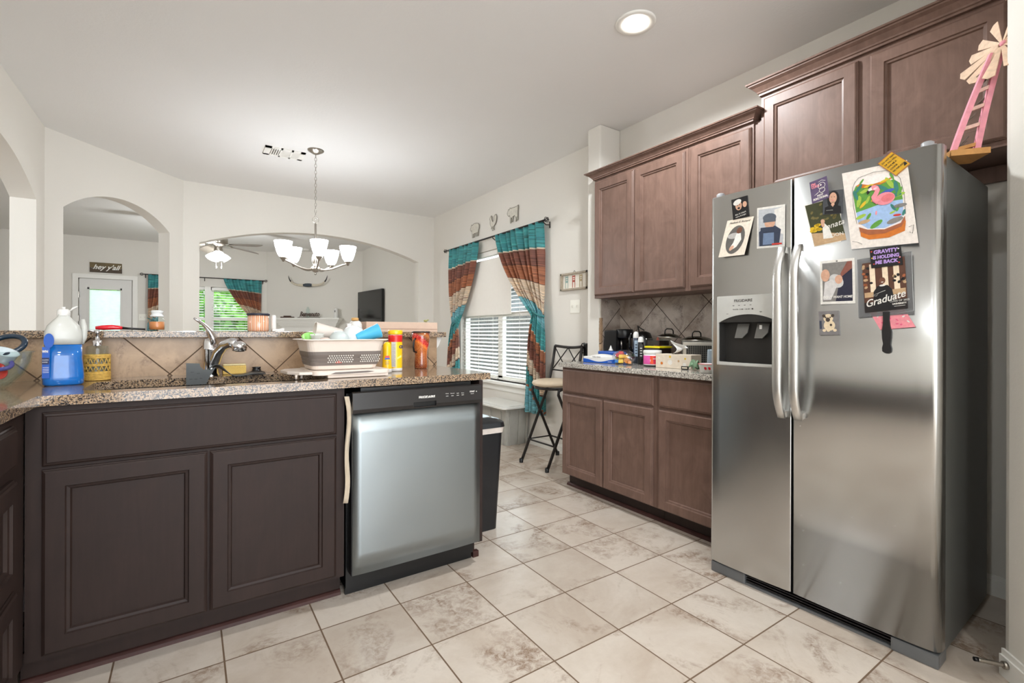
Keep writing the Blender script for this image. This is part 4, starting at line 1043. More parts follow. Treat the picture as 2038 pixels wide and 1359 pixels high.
ROOST = [(0.20, 0.92), (0.30, 1.0), (0.38, 0.92), (0.36, 0.78), (0.42, 0.62), (0.52, 0.56), (0.62, 0.66), (0.66, 0.86), (0.76, 0.98), (0.90, 0.98), (0.96, 0.84), (0.94, 0.60), (0.84, 0.42), (0.70, 0.30), (0.60, 0.26), (0.60, 0.08), (0.70, 0.02), (0.44, 0.0), (0.52, 0.10), (0.50, 0.26), (0.40, 0.24), (0.38, 0.10), (0.30, 0.12), (0.34, 0.26), (0.22, 0.38), (0.16, 0.54), (0.18, 0.72), (0.10, 0.78), (0.14, 0.86)]
cutout('sheep_wall_cutout', 'whitewashed metal sheep cut-out, leftmost of the three animals above the window', SHEEP, -5.150, 2.272, 0.22)
cutout('rooster_wall_cutout', 'whitewashed metal rooster cut-out above the dining window', ROOST, -4.715, 2.285, 0.175)
cutout('cow_wall_cutout', 'whitewashed metal cow cut-out, nearest the pillar of the three animals', COW, -4.325, 2.295, 0.20)
FRG = plain('weathered_grey_frame', (168, 156, 138), 0.6, var=0.15, scale=60)
t = thing('picture_frame', 'grey wooden frame with three small painted chairs beside the pillar', 'picture', AM @ Vector((-3.24, 1.505, 0.01)))
b = B(AM); u0, u1, v0, v1 = -3.415, -3.055, 1.508, 1.665
for a in ((u0, u1, v0, v0 + 0.016), (u0, u1, v1 - 0.016, v1), (u0, u0 + 0.016, v0, v1), (u1 - 0.016, u1, v0, v1)): b.box(a[0], a[1], a[2], a[3], 0.001, 0.028, FRG)
b.build('frame', FRG, t)
b = B(AM); b.box(u0 + 0.014, u1 - 0.014, v0 + 0.014, v1 - 0.014, 0.001, 0.006, plain('cream_card', (230, 224, 212), 0.8)); b.build('backing', MAT['cream_card'], t)
for k, c in enumerate(((150, 176, 170), (186, 92, 80), (196, 178, 140))):
    mm = plain('painted_chair_%d' % k, c, 0.7); u = -3.345 + 0.095 * k; b = B(AM)
    b.box(u - 0.018, u + 0.018, 1.580, 1.598, 0.006, 0.009, mm); b.box(u - 0.018, u - 0.014, 1.53, 1.64, 0.006, 0.009, mm); b.box(u + 0.014, u + 0.018, 1.53, 1.64, 0.006, 0.009, mm); b.box(u - 0.016, u + 0.016, 1.625, 1.637, 0.006, 0.009, mm); b.box(u - 0.016, u + 0.016, 1.607, 1.614, 0.006, 0.009, mm); b.build('painted_chair', mm, t)
b = B(AM); b.tube([(-3.25, 1.665, 0.012), (-3.235, 1.683, 0.012), (-3.22, 1.665, 0.012)], 0.002, 5, BLACKM); b.build('hanger', BLACKM, t)

# ================================================================== stool, bin, tote
t = thing('bar_stool', 'black iron bar stool with cream round seat behind the right cabinets', 'stool', (2.62, 3.22, 0))
IY0, IY1 = 3.40, 3.04
CUSH = plain('cream_vinyl', (214, 196, 170), 0.45, var=0.05)
b = B(); b.lathe([(0, 0.665), (0.165, 0.665), (0.186, 0.672), (0.195, 0.688), (0.19, 0.703), (0.16, 0.716), (0.10, 0.722), (0, 0.724)], (2.62, 3.22, 0), 36, CUSH); b.build('seat_cushion', CUSH, t)
b = B(); b.tube([(2.62 + 0.168 * math.cos(a), 3.22 + 0.168 * math.sin(a), 0.652) for a in [2 * math.pi * i / 28 for i in range(28)]], 0.011, 8, BLACKM, closed=True); b.build('seat_ring', BLACKM, t)
for yy in (IY0, IY1):
    b = B(); b.tube([(2.775, yy, 1.005), (2.745, yy, 0.85), (2.70, yy, 0.66), (2.39, yy - 0.02, 0.02)], 0.0125, 8, BLACKM); b.lathe([(0.017, 0), (0.018, 0.03), (0.014, 0.035)], (2.383, yy - 0.02, 0), 10, BLACKP); b.build('back_leg', BLACKM, t)
    b = B(); b.tube([(2.56, yy, 0.655), (2.52, yy, 0.64), (2.515, yy, 0.61), (2.80, yy, 0.02)], 0.0125, 8, BLACKM); b.lathe([(0.017, 0), (0.018, 0.03), (0.014, 0.035)], (2.805, yy, 0), 10, BLACKP); b.build('front_leg', BLACKM, t)
b = B(); n = 14
b.tube([(2.775 + 0.02 * math.sin(math.pi * i / n), IY0 + (IY1 - IY0) * i / n, 1.005 - 0.012 * math.sin(math.pi * i / n)) for i in range(n + 1)], 0.0125, 8, BLACKM); b.build('top_rail', BLACKM, t)
b = B(); b.tube([(2.735, IY0, 0.79), (2.75, 3.22, 0.785), (2.735, IY1, 0.79)], 0.007, 6, BLACKM)
for y0, y1 in ((IY0, 3.22), (3.22, IY1), (IY0, 3.22), (3.22, IY1)): pass
for (ya, za), (yb, zb) in (((IY0, 0.99), (3.22, 0.80)), ((3.22, 0.99), (IY0, 0.80)), ((3.22, 0.99), (IY1, 0.80)), ((IY1, 0.99), (3.22, 0.80))):
    b.tube([(2.775, ya, za), (2.752, yb, zb)], 0.005, 6, BLACKM)
b.build('lattice', BLACKM, t)
b = B(); b.tube([(2.47, IY0, 0.19), (2.47, IY1, 0.19)], 0.007, 6, BLACKM); b.tube([(2.72, IY0, 0.19), (2.72, IY1, 0.19)], 0.007, 6, BLACKM); b.tube([(2.47, IY0, 0.19), (2.72, IY0, 0.19)], 0.006, 6, BLACKM); b.build('foot_rest', BLACKM, t)
t = thing('shoulder_bag', 'small black bag hanging from the stool back beside the pillar', 'bag', (2.80, 3.03, 0.93))
b = B(); b.box(2.79, 2.83, 2.995, 3.045, 0.925, 1.035, BLACKP, 0.01); b.build('pouch', BLACKP, t)
b = B(); b.tube([(2.81, 3.045, 0.94), (2.80, 3.075, 0.96), (2.795, 3.08, 1.0), (2.80, 3.065, 1.03), (2.81, 3.045, 1.035)], 0.005, 6, BLACKP); b.build('strap', BLACKP, t)
# trash can
t = thing('trash_can', 'black kitchen trash can with a white bag edge beside the dishwasher', 'trash can', (1.36, 2.48, 0))
b = B(); 
def taper(b, r0, r1, z0, z1, mat, rad=0.03):
    (ax0, ax1, ay0, ay1), (bx0, bx1, by0, by1) = r0, r1
    A = [b.v((x, y, z0)) for x, y in rrect(ax0, ax1, ay0, ay1, rad)]; D = [b.v((x, y, z1)) for x, y in rrect(bx0, bx1, by0, by1, rad)]
    for i in range(len(A)): j = (i + 1) % len(A); b.face([A[i], A[j], D[j], D[i]], mat, False)
    b.face(A[::-1], mat); b.face(D, mat)
CANB = plain('black_bin_plastic', (30, 30, 32), 0.28, 0, 0.06)
taper(b, (1.245, 1.47, 2.315, 2.63), (1.222, 1.492, 2.29, 2.66), 0.0, 0.555, CANB); b.build('body', CANB, t)
b = B(); taper(b, (1.218, 1.496, 2.286, 2.664), (1.214, 1.500, 2.282, 2.668), 0.553, 0.585, plain('white_bin_liner', (226, 214, 204), 0.5, var=0.08)); b.build('liner_edge', MAT['white_bin_liner'], t)
b = B(); taper(b, (1.208, 1.506, 2.275, 2.674), (1.212, 1.502, 2.28, 2.67), 0.586, 0.612, CANB, 0.04); b.build('lid_rim', CANB, t)
b = B(); A = [rrect(1.212, 1.502, 2.28, 2.67, 0.04), rrect(1.235, 1.48, 2.305, 2.645, 0.05), rrect(1.27, 1.445, 2.35, 2.60, 0.05)]; Z = (0.612, 0.630, 0.637)
lp = [[b.v((x, y, z)) for x, y in r] for r, z in zip(A, Z)]
for P_, Q_ in zip(lp, lp[1:]):
    for i in range(len(P_)): j = (i + 1) % len(P_); b.face([P_[i], P_[j], Q_[j], Q_[i]], None, True)
b.face(lp[-1], None); b.build('swing_lid', plain('glossy_black_lid', (46, 47, 50), 0.12, 0.4), t)
# tote
TOTE = plain('grey_tote_plastic', (164, 162, 154), 0.5, 0, 0.04); TLID = plain('pale_grey_lid', (222, 220, 214), 0.35, 0, 0.03)
t = thing('storage_tote', 'grey plastic storage tote with a pale lid under the dining window', 'storage box', (2.73, 4.2, 0))
b = B(); taper(b, (2.60, 2.84, 3.95, 4.48), (2.575, 2.862, 3.915, 4.51), 0.0, 0.375, TOTE)
for x in (2.62, 2.73, 2.82): b.prism([(x, 3.935, 0.0), (x + 0.022, 3.935, 0.0), (x + 0.022, 3.902, 0.36), (x, 3.902, 0.36)], (0, 0.02, 0), TOTE)
for y in (4.0, 4.2, 4.42): b.prism([(2.592, y, 0.0), (2.592, y + 0.025, 0.0), (2.565, y + 0.025, 0.36), (2.565, y, 0.36)], (0.02, 0, 0), TOTE)
b.box(2.568, 2.866, 3.905, 4.52, 0.34, 0.372, TOTE, 0.004)
b.build('body', TOTE, t)
b = B(); b.prism([(x, y, 0.376) for x, y in rrect(2.50, 2.862, 3.845, 4.57, 0.05)], (0, 0, 0.02), TLID); b.prism([(x, y, 0.396) for x, y in rrect(2.53, 2.84, 3.88, 4.54, 0.04)], (0, 0, 0.008), TLID); b.build('lid', TLID, t, bevel=0.004)
# door stop
wn_ = Vector((-0.66, 0.7514, 0)); bs = Vector((2.205, 0.372, 0.048)) + wn_ * 0.014
t = thing('door_stop', 'silver spring door stop with black tip at the lower right corner', 'door stop', bs)
b = B(); b.tube([bs, bs + wn_ * 0.010], 0.012, 14, NICKEL); b.build('base_plate', NICKEL, t)
b = B(); b.tube([bs + wn_ * (0.01 + 0.0035 * i) + Vector((0, 0, 0.0003 * i)) for i in range(20)], [0.0058 + 0.0014 * (i % 2) for i in range(20)], 10, NICKEL); b.build('spring', NICKEL, t)
b = B(); b.tube([bs + wn_ * 0.077 + Vector((0, 0, 0.006)), bs + wn_ * 0.088 + Vector((0, 0, 0.0065))], 0.0068, 10, BLACKP); b.build('rubber_tip', BLACKP, t)

# ================================================================== things on the refrigerator
def wfr(u):
    u0, u1 = (0.0, 0.3655) if u < 0.37 else (0.3725, 0.836)
    c = (u - (u0 + u1) / 2) / ((u1 - u0) / 2); return -0.007 * c * c
def card_m(TL, TR, BL, lift=0.0, extra=0.0):
    TL, TR, BL = [Vector((0.836 - p[0], p[1], 0)) for p in (TL, TR, BL)]
    W = (TR - TL).length; Hh = (TL - BL).length
    uh = (TR - TL) / W; vh = ((TL - BL) / Hh); vh = Vector((vh.x, vh.y, -lift)).normalized(); wh = Vector((0, 0, 1))
    m = Matrix(((uh.x, vh.x, 0, BL.x), (uh.y, vh.y, 0, BL.y), (0, vh.z, 1, wfr((TL.x + TR.x) / 2) + 0.0012 + extra + lift * Hh), (0, 0, 0, 1)))
    return FM @ m, W, Hh
def P_(name, rgb): return plain('print_' + name, rgb, 0.45, var=0.10, scale=90)
def disc(b, cu, cv, ru, rv, w, mat, n=20, ang=0.0, a0=0, a1=360):
    ca, sa = math.cos(ang), math.sin(ang); P = []
    for i in range(n + 1 if a1 - a0 < 360 else n):
        q = math.radians(a0 + (a1 - a0) * i / n); x, y = ru * math.cos(q), rv * math.sin(q)
        P.append((cu + x * ca - y * sa, cv + x * sa + y * ca, w))
    b.prism(P, (0, 0, 0.00025), mat)
def quad(b, u0, v0, u1, v1, w, mat): b.prism([(u0, v0, w), (u1, v0, w), (u1, v1, w), (u0, v1, w)], (0, 0, 0.00025), mat)
def pl(b, pts, w, mat, W=1, Hh=1): b.prism([(x * W, y * Hh, w) for x, y in pts], (0, 0, 0.00025), mat)
def card(name, label, cat, TL, TR, BL, base, lift=0.0, extra=0.0, th=0.0006, pn='print'):
    m, W, Hh = card_m(TL, TR, BL, lift, extra)
    t = thing(name, label, cat, m @ Vector((W / 2, 0, 0)))
    b = B(m); b.box(0, W, 0, Hh, 0, th, base); b.build('sheet' if th < 0.001 else 'backing', base, t)
    return t, m, W, Hh, th + 0.0002
WHT = P_('white', (224, 220, 213)); BLK = P_('black', (24, 22, 24)); SKIN = P_('skin', (205, 160, 135)); SKIN2 = P_('brown_skin', (110, 70, 52)); GRY = P_('grey', (128, 124, 120))
CREAM = P_('cream', (222, 210, 194)); NAVY = P_('navy', (52, 60, 78)); LBL = P_('light_blue', (168, 188, 206)); DGR = P_('dark_green', (60, 62, 38)); OLV = P_('olive', (110, 100, 58)); YEL = P_('yellow', (214, 176, 40))
TAN_ = P_('tan', (186, 154, 118)); PUR = P_('purple', (92, 78, 108)); LIL = P_('lilac', (178, 146, 210)); PINK = P_('pink', (228, 140, 150)); HOT = P_('hot_pink', (222, 96, 130)); GRN = P_('green', (92, 150, 60)); LGN = P_('lime', (156, 186, 70)); TEA = P_('teal', (52, 120, 110)); WAT = P_('water', (156, 184, 222)); BRD = P_('wood_brown', (160, 92, 58)); ORN = P_('orange_brown', (200, 112, 40)); RED = P_('red', (190, 60, 50))
# 1 dark photo magnet
t, m, W, Hh, w = card('photo_magnet', 'small dark photo magnet of a laughing person, at the top left of the freezer door', 'magnet', (.726, 1.727), (.652, 1.731), (.717, 1.634), BLK, th=0.002)
b = B(m); disc(b, .42 * W, .62 * Hh, .20 * W, .22 * Hh, w, SKIN); disc(b, .36 * W, .80 * Hh, .26 * W, .13 * Hh, w + .0003, WHT, ang=0.3); disc(b, .80 * W, .62 * Hh, .13 * W, .14 * Hh, w, SKIN); disc(b, .42 * W, .50 * Hh, .08 * W, .05 * Hh, w + .0004, BLK); disc(b, .35 * W, .64 * Hh, .03 * W, .02 * Hh, w + .0004, BLK); disc(b, .50 * W, .66 * Hh, .03 * W, .02 * Hh, w + .0004, BLK)
text_into(b, 'ALL IS CALM', .5 * W, .20 * Hh, w + .0003, .009, WHT, align='CENTER', ang=0.1); text_into(b, 'merry & bright', .5 * W, .09 * Hh, w + .0003, .008, WHT, align='CENTER', ang=0.1); b.build('print', BLK, t)
# 2 cream birth card
t, m, W, Hh, w = card('birth_announcement', 'cream card with an oval photo of a baby in white, on the freezer door', 'card', (.745, 1.637), (.622, 1.634), (.779, 1.471), CREAM, lift=0.10)
b = B(m); disc(b, .50 * W, .44 * Hh, .34 * W, .38 * Hh, w, P_('oval_grey', (96, 92, 88)), 28); disc(b, .40 * W, .55 * Hh, .22 * W, .08 * Hh, w + .0003, P_('pale_grey', (176, 172, 168))); disc(b, .58 * W, .68 * Hh, .10 * W, .085 * Hh, w + .0006, SKIN2)
pl(b, [(.50, .60), (.66, .60), (.74, .42), (.62, .24), (.40, .14), (.36, .22), (.46, .36)], w + .0005, WHT, W, Hh); disc(b, .44 * W, .22 * Hh, .10 * W, .05 * Hh, w + .0008, SKIN, ang=0.9)
text_into(b, 'Hudson E. Richard', .5 * W, .89 * Hh, w, .0125, BLK, shear=0.3, align='CENTER'); b.build('print', CREAM, t)
# 3 beanie photo
t, m, W, Hh, w = card('photo_print', 'white-bordered photo of a person in a grey knit hat, on the freezer door', 'photo', (.610, 1.666), (.493, 1.658), (.611, 1.490), WHT)
b = B(m); quad(b, .06 * W, .05 * Hh, .94 * W, .95 * Hh, w, P_('snow_grey', (186, 188, 192))); pl(b, [(.62, .9), (.94, .95), (.94, .30), (.72, .35)], w + .0002, WHT, W, Hh); pl(b, [(.10, .05), (.80, .05), (.86, .42), (.66, .52), (.30, .50), (.08, .40)], w + .0004, NAVY, W, Hh); pl(b, [(.22, .08), (.62, .08), (.62, .36), (.24, .36)], w + .0006, P_('denim', (110, 128, 156)), W, Hh)
disc(b, .47 * W, .60 * Hh, .19 * W, .13 * Hh, w + .0008, SKIN); disc(b, .46 * W, .73 * Hh, .24 * W, .10 * Hh, w + .001, P_('knit_grey', (88, 94, 104))); quad(b, .24 * W, .62 * Hh, .68 * W, .70 * Hh, w + .0012, P_('knit_grey', (88, 94, 104))); quad(b, .14 * W, .40 * Hh, .58 * W, .50 * Hh, w + .0012, NAVY); quad(b, .55 * W, .06 * Hh, .9 * W, .10 * Hh, w + .0008, RED); b.build('print', WHT, t)
# 4 save the date
t, m, W, Hh, w = card('save_the_date_card', 'wedding card with a couple outdoors and white lettering, left on the fridge door', 'card', (.421, 1.637), (.305, 1.647), (.384, 1.463), WHT)
b = B(m); quad(b, .03 * W, .02 * Hh, .97 * W, .98 * Hh, w, DGR); pl(b, [(.03, .02), (.97, .02), (.97, .16), (.5, .26), (.03, .32)], w + .0002, TAN_, W, Hh)
random.seed(9)
for k in range(16): disc(b, random.uniform(.08, .9) * W, random.uniform(.55, .95) * Hh, .06 * W, .025 * Hh, w + .0002, OLV, 8, random.random())
for k in range(8): disc(b, random.uniform(.06, .42) * W, random.uniform(.36, .48) * Hh, .09 * W, .035 * Hh, w + .0003, YEL, 8)
pl(b, [(.34, .14), (.62, .12), (.58, .36), (.46, .50), (.38, .36)], w + .0005, WHT, W, Hh); disc(b, .44 * W, .53 * Hh, .06 * W, .05 * Hh, w + .0007, SKIN); disc(b, .42 * W, .47 * Hh, .05 * W, .07 * Hh, w + .0006, SKIN)
text_into(b, 'enata', .48 * W, .33 * Hh, w + .0009, .030, WHT, shear=0.45, ang=0.12); text_into(b, '&', .50 * W, .24 * Hh, w + .0009, .016, WHT); text_into(b, 'DON', .58 * W, .14 * Hh, w + .0009, .018, WHT, ang=0.0); text_into(b, '. . . . . . . . .', .36 * W, .07 * Hh, w + .0009, .010, WHT); b.build('print', WHT, t)
# 5 portrait
t, m, W, Hh, w = card('photo_print', 'photo of a dark-haired woman in a black top, overlapping the wedding card', 'photo', (.350, 1.676), (.281, 1.668), (.352, 1.585), P_('backdrop', (70, 72, 76)), extra=0.0022)
b = B(m); disc(b, .52 * W, .60 * Hh, .30 * W, .38 * Hh, w, BLK); disc(b, .50 * W, .68 * Hh, .19 * W, .23 * Hh, w + .0003, SKIN); quad(b, .43 * W, .36 * Hh, .58 * W, .52 * Hh, w + .0003, SKIN); pl(b, [(.10, .02), (.92, .02), (.90, .30), (.60, .40), (.50, .30), (.42, .40), (.12, .30)], w + .0005, BLK, W, Hh); pl(b, [(.40, .40), (.60, .42), (.51, .30)], w + .0007, SKIN, W, Hh)
for du in (.43, .57): disc(b, du * W, .72 * Hh, .03 * W, .012 * Hh, w + .0006, BLK, 8)
disc(b, .50 * W, .58 * Hh, .05 * W, .014 * Hh, w + .0006, HOT, 8); text_into(b, '~~~~', .18 * W, .14 * Hh, w + .0008, .010, WHT); b.build('print', BLK, t)
# 6 grey purple magnet
t, m, W, Hh, w = card('slogan_magnet', 'purple-grey magnet with pink and white words and a line drawing, above the wedding card', 'magnet', (.399, 1.722), (.338, 1.733), (.389, 1.636), PUR, th=0.003, extra=0.0032)
b = B(m); text_into(b, "I'M", .08 * W, .78 * Hh, w, .013, PINK, bold=.0006); text_into(b, 'COOL', .08 * W, .66 * Hh, w, .013, PINK, bold=.0006, sx=.8); text_into(b, 'NOT', .52 * W, .22 * Hh, w, .010, WHT, bold=.0004, align='CENTER'); text_into(b, 'FUNCTIONAL', .52 * W, .09 * Hh, w, .0115, WHT, bold=.0005, align='CENTER', sx=.72)
for cu, cv, r in ((.66, .66, .20), (.66, .46, .16)): b.tube([((cu + r * math.cos(q)) * W, (cv + r * .7 * math.sin(q)) * Hh, w + .0004) for q in [2 * math.pi * i / 14 for i in range(14)]], .0009, 4, WHT, closed=True)
b.tube([(.3 * W, .36 * Hh, w), (.5 * W, .42 * Hh, w), (.6 * W, .34 * Hh, w), (.82 * W, .40 * Hh, w)], .0009, 4, WHT); b.tube([(.2 * W, .32 * Hh, w), (.4 * W, .38 * Hh, w)], .0009, 4, WHT); b.tube([(.5 * W, .86 * Hh, w), (.7 * W, .90 * Hh, w), (.9 * W, .82 * Hh, w)], .0009, 4, WHT)
disc(b, .62 * W, .70 * Hh, .05 * W, .04 * Hh, w, WHT, 10); b.build('print', PUR, t)
# 7 flamingo drawing
t, m, W, Hh, w = card('drawing', "coloured drawing of a pink flamingo in a glass jar, largest sheet on the fridge", 'drawing', (.287, 1.729), (.090, 1.723), (.255, 1.437), P_('paper_white', (228, 219, 211)))
b = B(m)
def fl(pts, k, mat): pl(b, pts, w + .0003 * k, mat, W, Hh)
fl([(.14, .30), (.20, .22), (.50, .19), (.80, .24), (.86, .34), (.88, .60), (.84, .80), (.76, .90), (.28, .90), (.16, .80), (.13, .60)], 0, P_('bowl_white', (236, 226, 222)))
fl([(.16, .33), (.30, .24), (.55, .22), (.78, .28), (.85, .38), (.87, .54), (.60, .55), (.40, .50), (.15, .48)], 1, WAT)
fl([(.15, .46), (.40, .50), (.62, .54), (.87, .54), (.86, .74), (.78, .80), (.60, .77), (.42, .74), (.20, .80), (.14, .72)], 2, GRN)
fl([(.20, .80), (.30, .76), (.50, .75), (.70, .79), (.80, .84), (.60, .80), (.42, .78), (.26, .82)], 3, ORN)
random.seed(3)
for k, (x, y, a, s, mt) in enumerate(((.24, .76, .9, .10, TEA), (.34, .72, .4, .11, LGN), (.22, .60, 1.3, .12, LGN), (.28, .55, .8, .09, YEL), (.36, .60, 1.1, .08, LGN), (.60, .72, 2.5, .12, TEA), (.54, .68, 2.2, .10, GRN), (.72, .76, 2.0, .13, LGN), (.80, .70, 1.6, .12, TEA), (.66, .66, .3, .12, P_('blue_leaf', (60, 90, 170))), (.80, .60, .2, .12, LGN), (.74, .60, .1, .13, TEA), (.18, .68, 1.8, .10, TEA), (.48, .60, .5, .09, YEL), (.84, .64, 1.1, .09, GRN), (.28, .66, 2.2, .09, GRN), (.40, .77, .2, .08, YEL), (.64, .80, .3, .07, YEL), (.30, .84, .9, .06, GRN), (.76, .84, 1.9, .07, GRN))):
    disc(b, x * W, y * Hh, s * W, s * .28 * W, w + .0012 + .00005 * k, mt, 12, a)
# flamingo: body, neck, head, beak
disc(b, .62 * W, .58 * Hh, .15 * W, .075 * Hh, w + .0030, PINK, 20, 0.25); disc(b, .66 * W, .585 * Hh, .10 * W, .045 * Hh, w + .0034, P_('dark_pink', (214, 112, 118)), 16, 0.3)
b.tube([(x * W, y * Hh, w + .0034) for x, y in ((.52, .55), (.47, .58), (.46, .62), (.50, .66), (.525, .70), (.50, .735))], [.011, .0095, .0085, .0075, .0085, .010], 8, PINK, flat=(1, .15)); disc(b, .475 * W, .735 * Hh, .075 * W, .032 * Hh, w + .0038, PINK)
pl(b, [(.42, .74), (.36, .70), (.37, .66), (.41, .69), (.44, .71)], w + .0042, BLK, W, Hh); pl(b, [(.44, .75), (.38, .72), (.40, .70), (.45, .71)], w + .0045, WHT, W, Hh); disc(b, .42 * W, .755 * Hh, .035 * W, .01 * Hh, w + .0046, NAVY, 8, .5)
for x, y, a, s, mt in ((.22, .40, .4, .09, LGN), (.34, .39, 1.0, .07, GRN), (.78, .44, 1.2, .06, GRN), (.72, .46, 2.0, .07, TEA), (.76, .36, 0, .06, RED), (.86, .38, 1.2, .06, TEA), (.44, .28, .6, .12, GRN), (.26, .33, .2, .10, TAN_), (.72, .30, .3, .13, GRY), (.46, .42, 1.4, .04, PINK), (.70, .40, .4, .05, LGN), (.82, .47, .1, .10, GRY)):
    disc(b, x * W, y * Hh, s * W, s * .35 * W, w + .0013, mt, 12, a)
fl([(.18, .22), (.30, .205), (.55, .185), (.80, .24), (.86, .33), (.87, .27), (.84, .16), (.60, .10), (.30, .10), (.18, .15)], 5, ORN); fl([(.17, .27), (.30, .225), (.55, .205), (.80, .26), (.87, .34), (.865, .29), (.80, .215), (.55, .155), (.30, .16), (.175, .21)], 7, BRD)
for q in (((.18, .84), (.26, .90), (.50, .935), (.72, .92), (.82, .86)), ((.14, .32), (.12, .55), (.14, .78), (.20, .86)), ((.88, .36), (.90, .6), (.87, .8), (.80, .88)), ((.90, .20), (.97, .22), (.94, .12), (.90, .14)), ((.03, .10), (.12, .08), (.18, .05))):
    b.tube([(x * W, y * Hh, w + .0006) for x, y in q], .0007, 4, GRY)
b.build('print', WHT, t, label='flamingo, leaves and pond in coloured pencil')
# 8 yellow magnet
t, m, W, Hh, w = card('slogan_magnet', 'yellow square magnet with black writing, turned on its corner above the flamingo drawing', 'magnet', (.173, 1.732), (.132, 1.764), (.119, 1.674), P_('mustard', (206, 158, 30)), th=0.003, extra=0.004)
b = B(m)
WW, HH = W, Hh
for k, s in enumerate(('DO NOT READ', 'OR YOU WILL', 'OWE ME A', 'COOKIE', 'NO REFUNDS')): text_into(b, s, .10 * W, (.80 - .15 * k) * Hh, w, .0078, BLK, bold=.0002, sx=.85)
pl(b, [(.70, .10), (.92, .10), (.92, .26), (.80, .20)], w, BLK, W, Hh)
for a in ((0, 0, 1, .03), (0, .97, 1, 1), (0, 0, .03, 1), (.97, 0, 1, 1)): quad(b, a[0] * W, a[1] * Hh, a[2] * W, a[3] * Hh, w, BRD)
b.build('print', BLK, t)
# 9 newborn photo
t, m, W, Hh, w = card('photo_print', 'white-bordered photo of a newborn in a white cap, in the middle of the fridge door', 'photo', (.362, 1.405), (.245, 1.404), (.359, 1.235), WHT)
b = B(m); quad(b, .07 * W, .06 * Hh, .93 * W, .94 * Hh, w, GRY); pl(b, [(.45, .06), (.93, .06), (.93, .80), (.60, .62)], w + .0003, P_('night', (40, 40, 58)), W, Hh); pl(b, [(.80, .94), (.93, .94), (.93, .78), (.62, .60), (.60, .68)], w + .0006, P_('arm', (132, 80, 68)), W, Hh)
disc(b, .16 * W, .66 * Hh, .13 * W, .14 * Hh, w + .0006, SKIN); disc(b, .48 * W, .52 * Hh, .18 * W, .17 * Hh, w + .0008, P_('cap_grey', (196, 194, 192)), ang=.6); disc(b, .55 * W, .55 * Hh, .11 * W, .10 * Hh, w + .0011, SKIN); pl(b, [(.09, .10), (.32, .10), (.50, .40), (.36, .56), (.14, .50)], w + .0010, P_('blanket', (206, 202, 200)), W, Hh)
text_into(b, "DON'T WANT HOME", .50 * W, .135 * Hh, w + .0014, .0125, WHT, shear=.2, align='CENTER', bold=.0003, sx=.82); disc(b, .5 * W, .965 * Hh, .03 * W, .02 * Hh, w, GRY, 8); b.build('print', WHT, t)
# pink card tucked underneath
t, m, W, Hh, w = card('greeting_card', 'pink patterned card sticking out below the plastic sleeve', 'card', (.205, 1.215), (.105, 1.225), (.165, 1.135), PINK, extra=0.0004)
b = B(m)
random.seed(8)
for k in range(14): disc(b, random.uniform(.1, .9) * W, random.uniform(.08, .9) * Hh, .05 * W, .03 * Hh, w, HOT if k % 2 else WHT, 8, random.random() * 3)
b.build('print', PINK, t)
# 10 plastic sleeve with graduation photo
SLV = plain('clear_grey_plastic', (120, 120, 122), 0.15, 0, 0.05, alpha=0.55)
t, m, W, Hh, w = card('plastic_sleeve', 'clear grey plastic sleeve holding the graduation photo on the fridge door', 'sleeve', (.236, 1.395), (.076, 1.405), (.230, 1.180), SLV, th=0.0007, extra=0.0022)
b = B(m); b.tube([(0, 0, .001), (W, .01, .001), (W, Hh, .001), (0, Hh, .001)], .0011, 5, plain('clear_edge', (205, 205, 205), 0.15, alpha=0.7), closed=True); b.build('sealed_edge', MAT['print_white'], t)
t, m, W, Hh, w = card('graduation_photo', 'graduation photo of a man in a black sweater between white columns, in the plastic sleeve', 'photo', (.220, 1.378), (.095, 1.390), (.210, 1.197), P_('columns_brown', (88, 56, 42)), extra=0.0040)
b = B(m)
for u in (.24, .54, .80): quad(b, (u - .07) * W, .34 * Hh, (u + .06) * W, .96 * Hh, w, P_('column_cream', (232, 212, 184)))
random.seed(5)
for k in range(26): disc(b, random.choice((random.uniform(.02, .2), random.uniform(.66, .97))) * W, random.uniform(.5, .96) * Hh, .045 * W, .025 * Hh, w + .0003, (BLK, BRD, TAN_)[k % 3], 8, random.random() * 3)
quad(b, 0.02 * W, .30 * Hh, .98 * W, .40 * Hh, w + .0004, TAN_); pl(b, [(.22, .02), (.24, .40), (.34, .50), (.58, .50), (.68, .40), (.74, .02)], w + .0008, BLK, W, Hh); quad(b, 0, 0, W, .20 * Hh, w + .0007, P_('dusk', (34, 28, 28)))
disc(b, .46 * W, .60 * Hh, .075 * W, .065 * Hh, w + .0011, SKIN2); disc(b, .46 * W, .505 * Hh, .075 * W, .018 * Hh, w + .0012, WHT); disc(b, .46 * W, .57 * Hh, .03 * W, .008 * Hh, w + .0014, WHT, 8)
text_into(b, 'Graduate', .50 * W, .17 * Hh, w + .0016, .036, WHT, shear=.4, ang=.20, align='CENTER', bold=.0004, sx=.88)
b.tube([(.20 * W, .33 * Hh, w + .0016), (.36 * W, .36 * Hh, w + .0016), (.30 * W, .31 * Hh, w + .0016), (.20 * W, .33 * Hh, w + .0016), (.52 * W, .40 * Hh, w + .0016)], .0006, 4, WHT)
text_into(b, 'CLASS OF 2023', .60 * W, .155 * Hh, w + .0016, .0085, WHT); text_into(b, 'UNIVERSITY', .66 * W, .10 * Hh, w + .0016, .0075, WHT, bold=.0003); quad(b, .70 * W, .065 * Hh, .95 * W, .072 * Hh, w + .0016, WHT)
b.build('print', BLK, t)
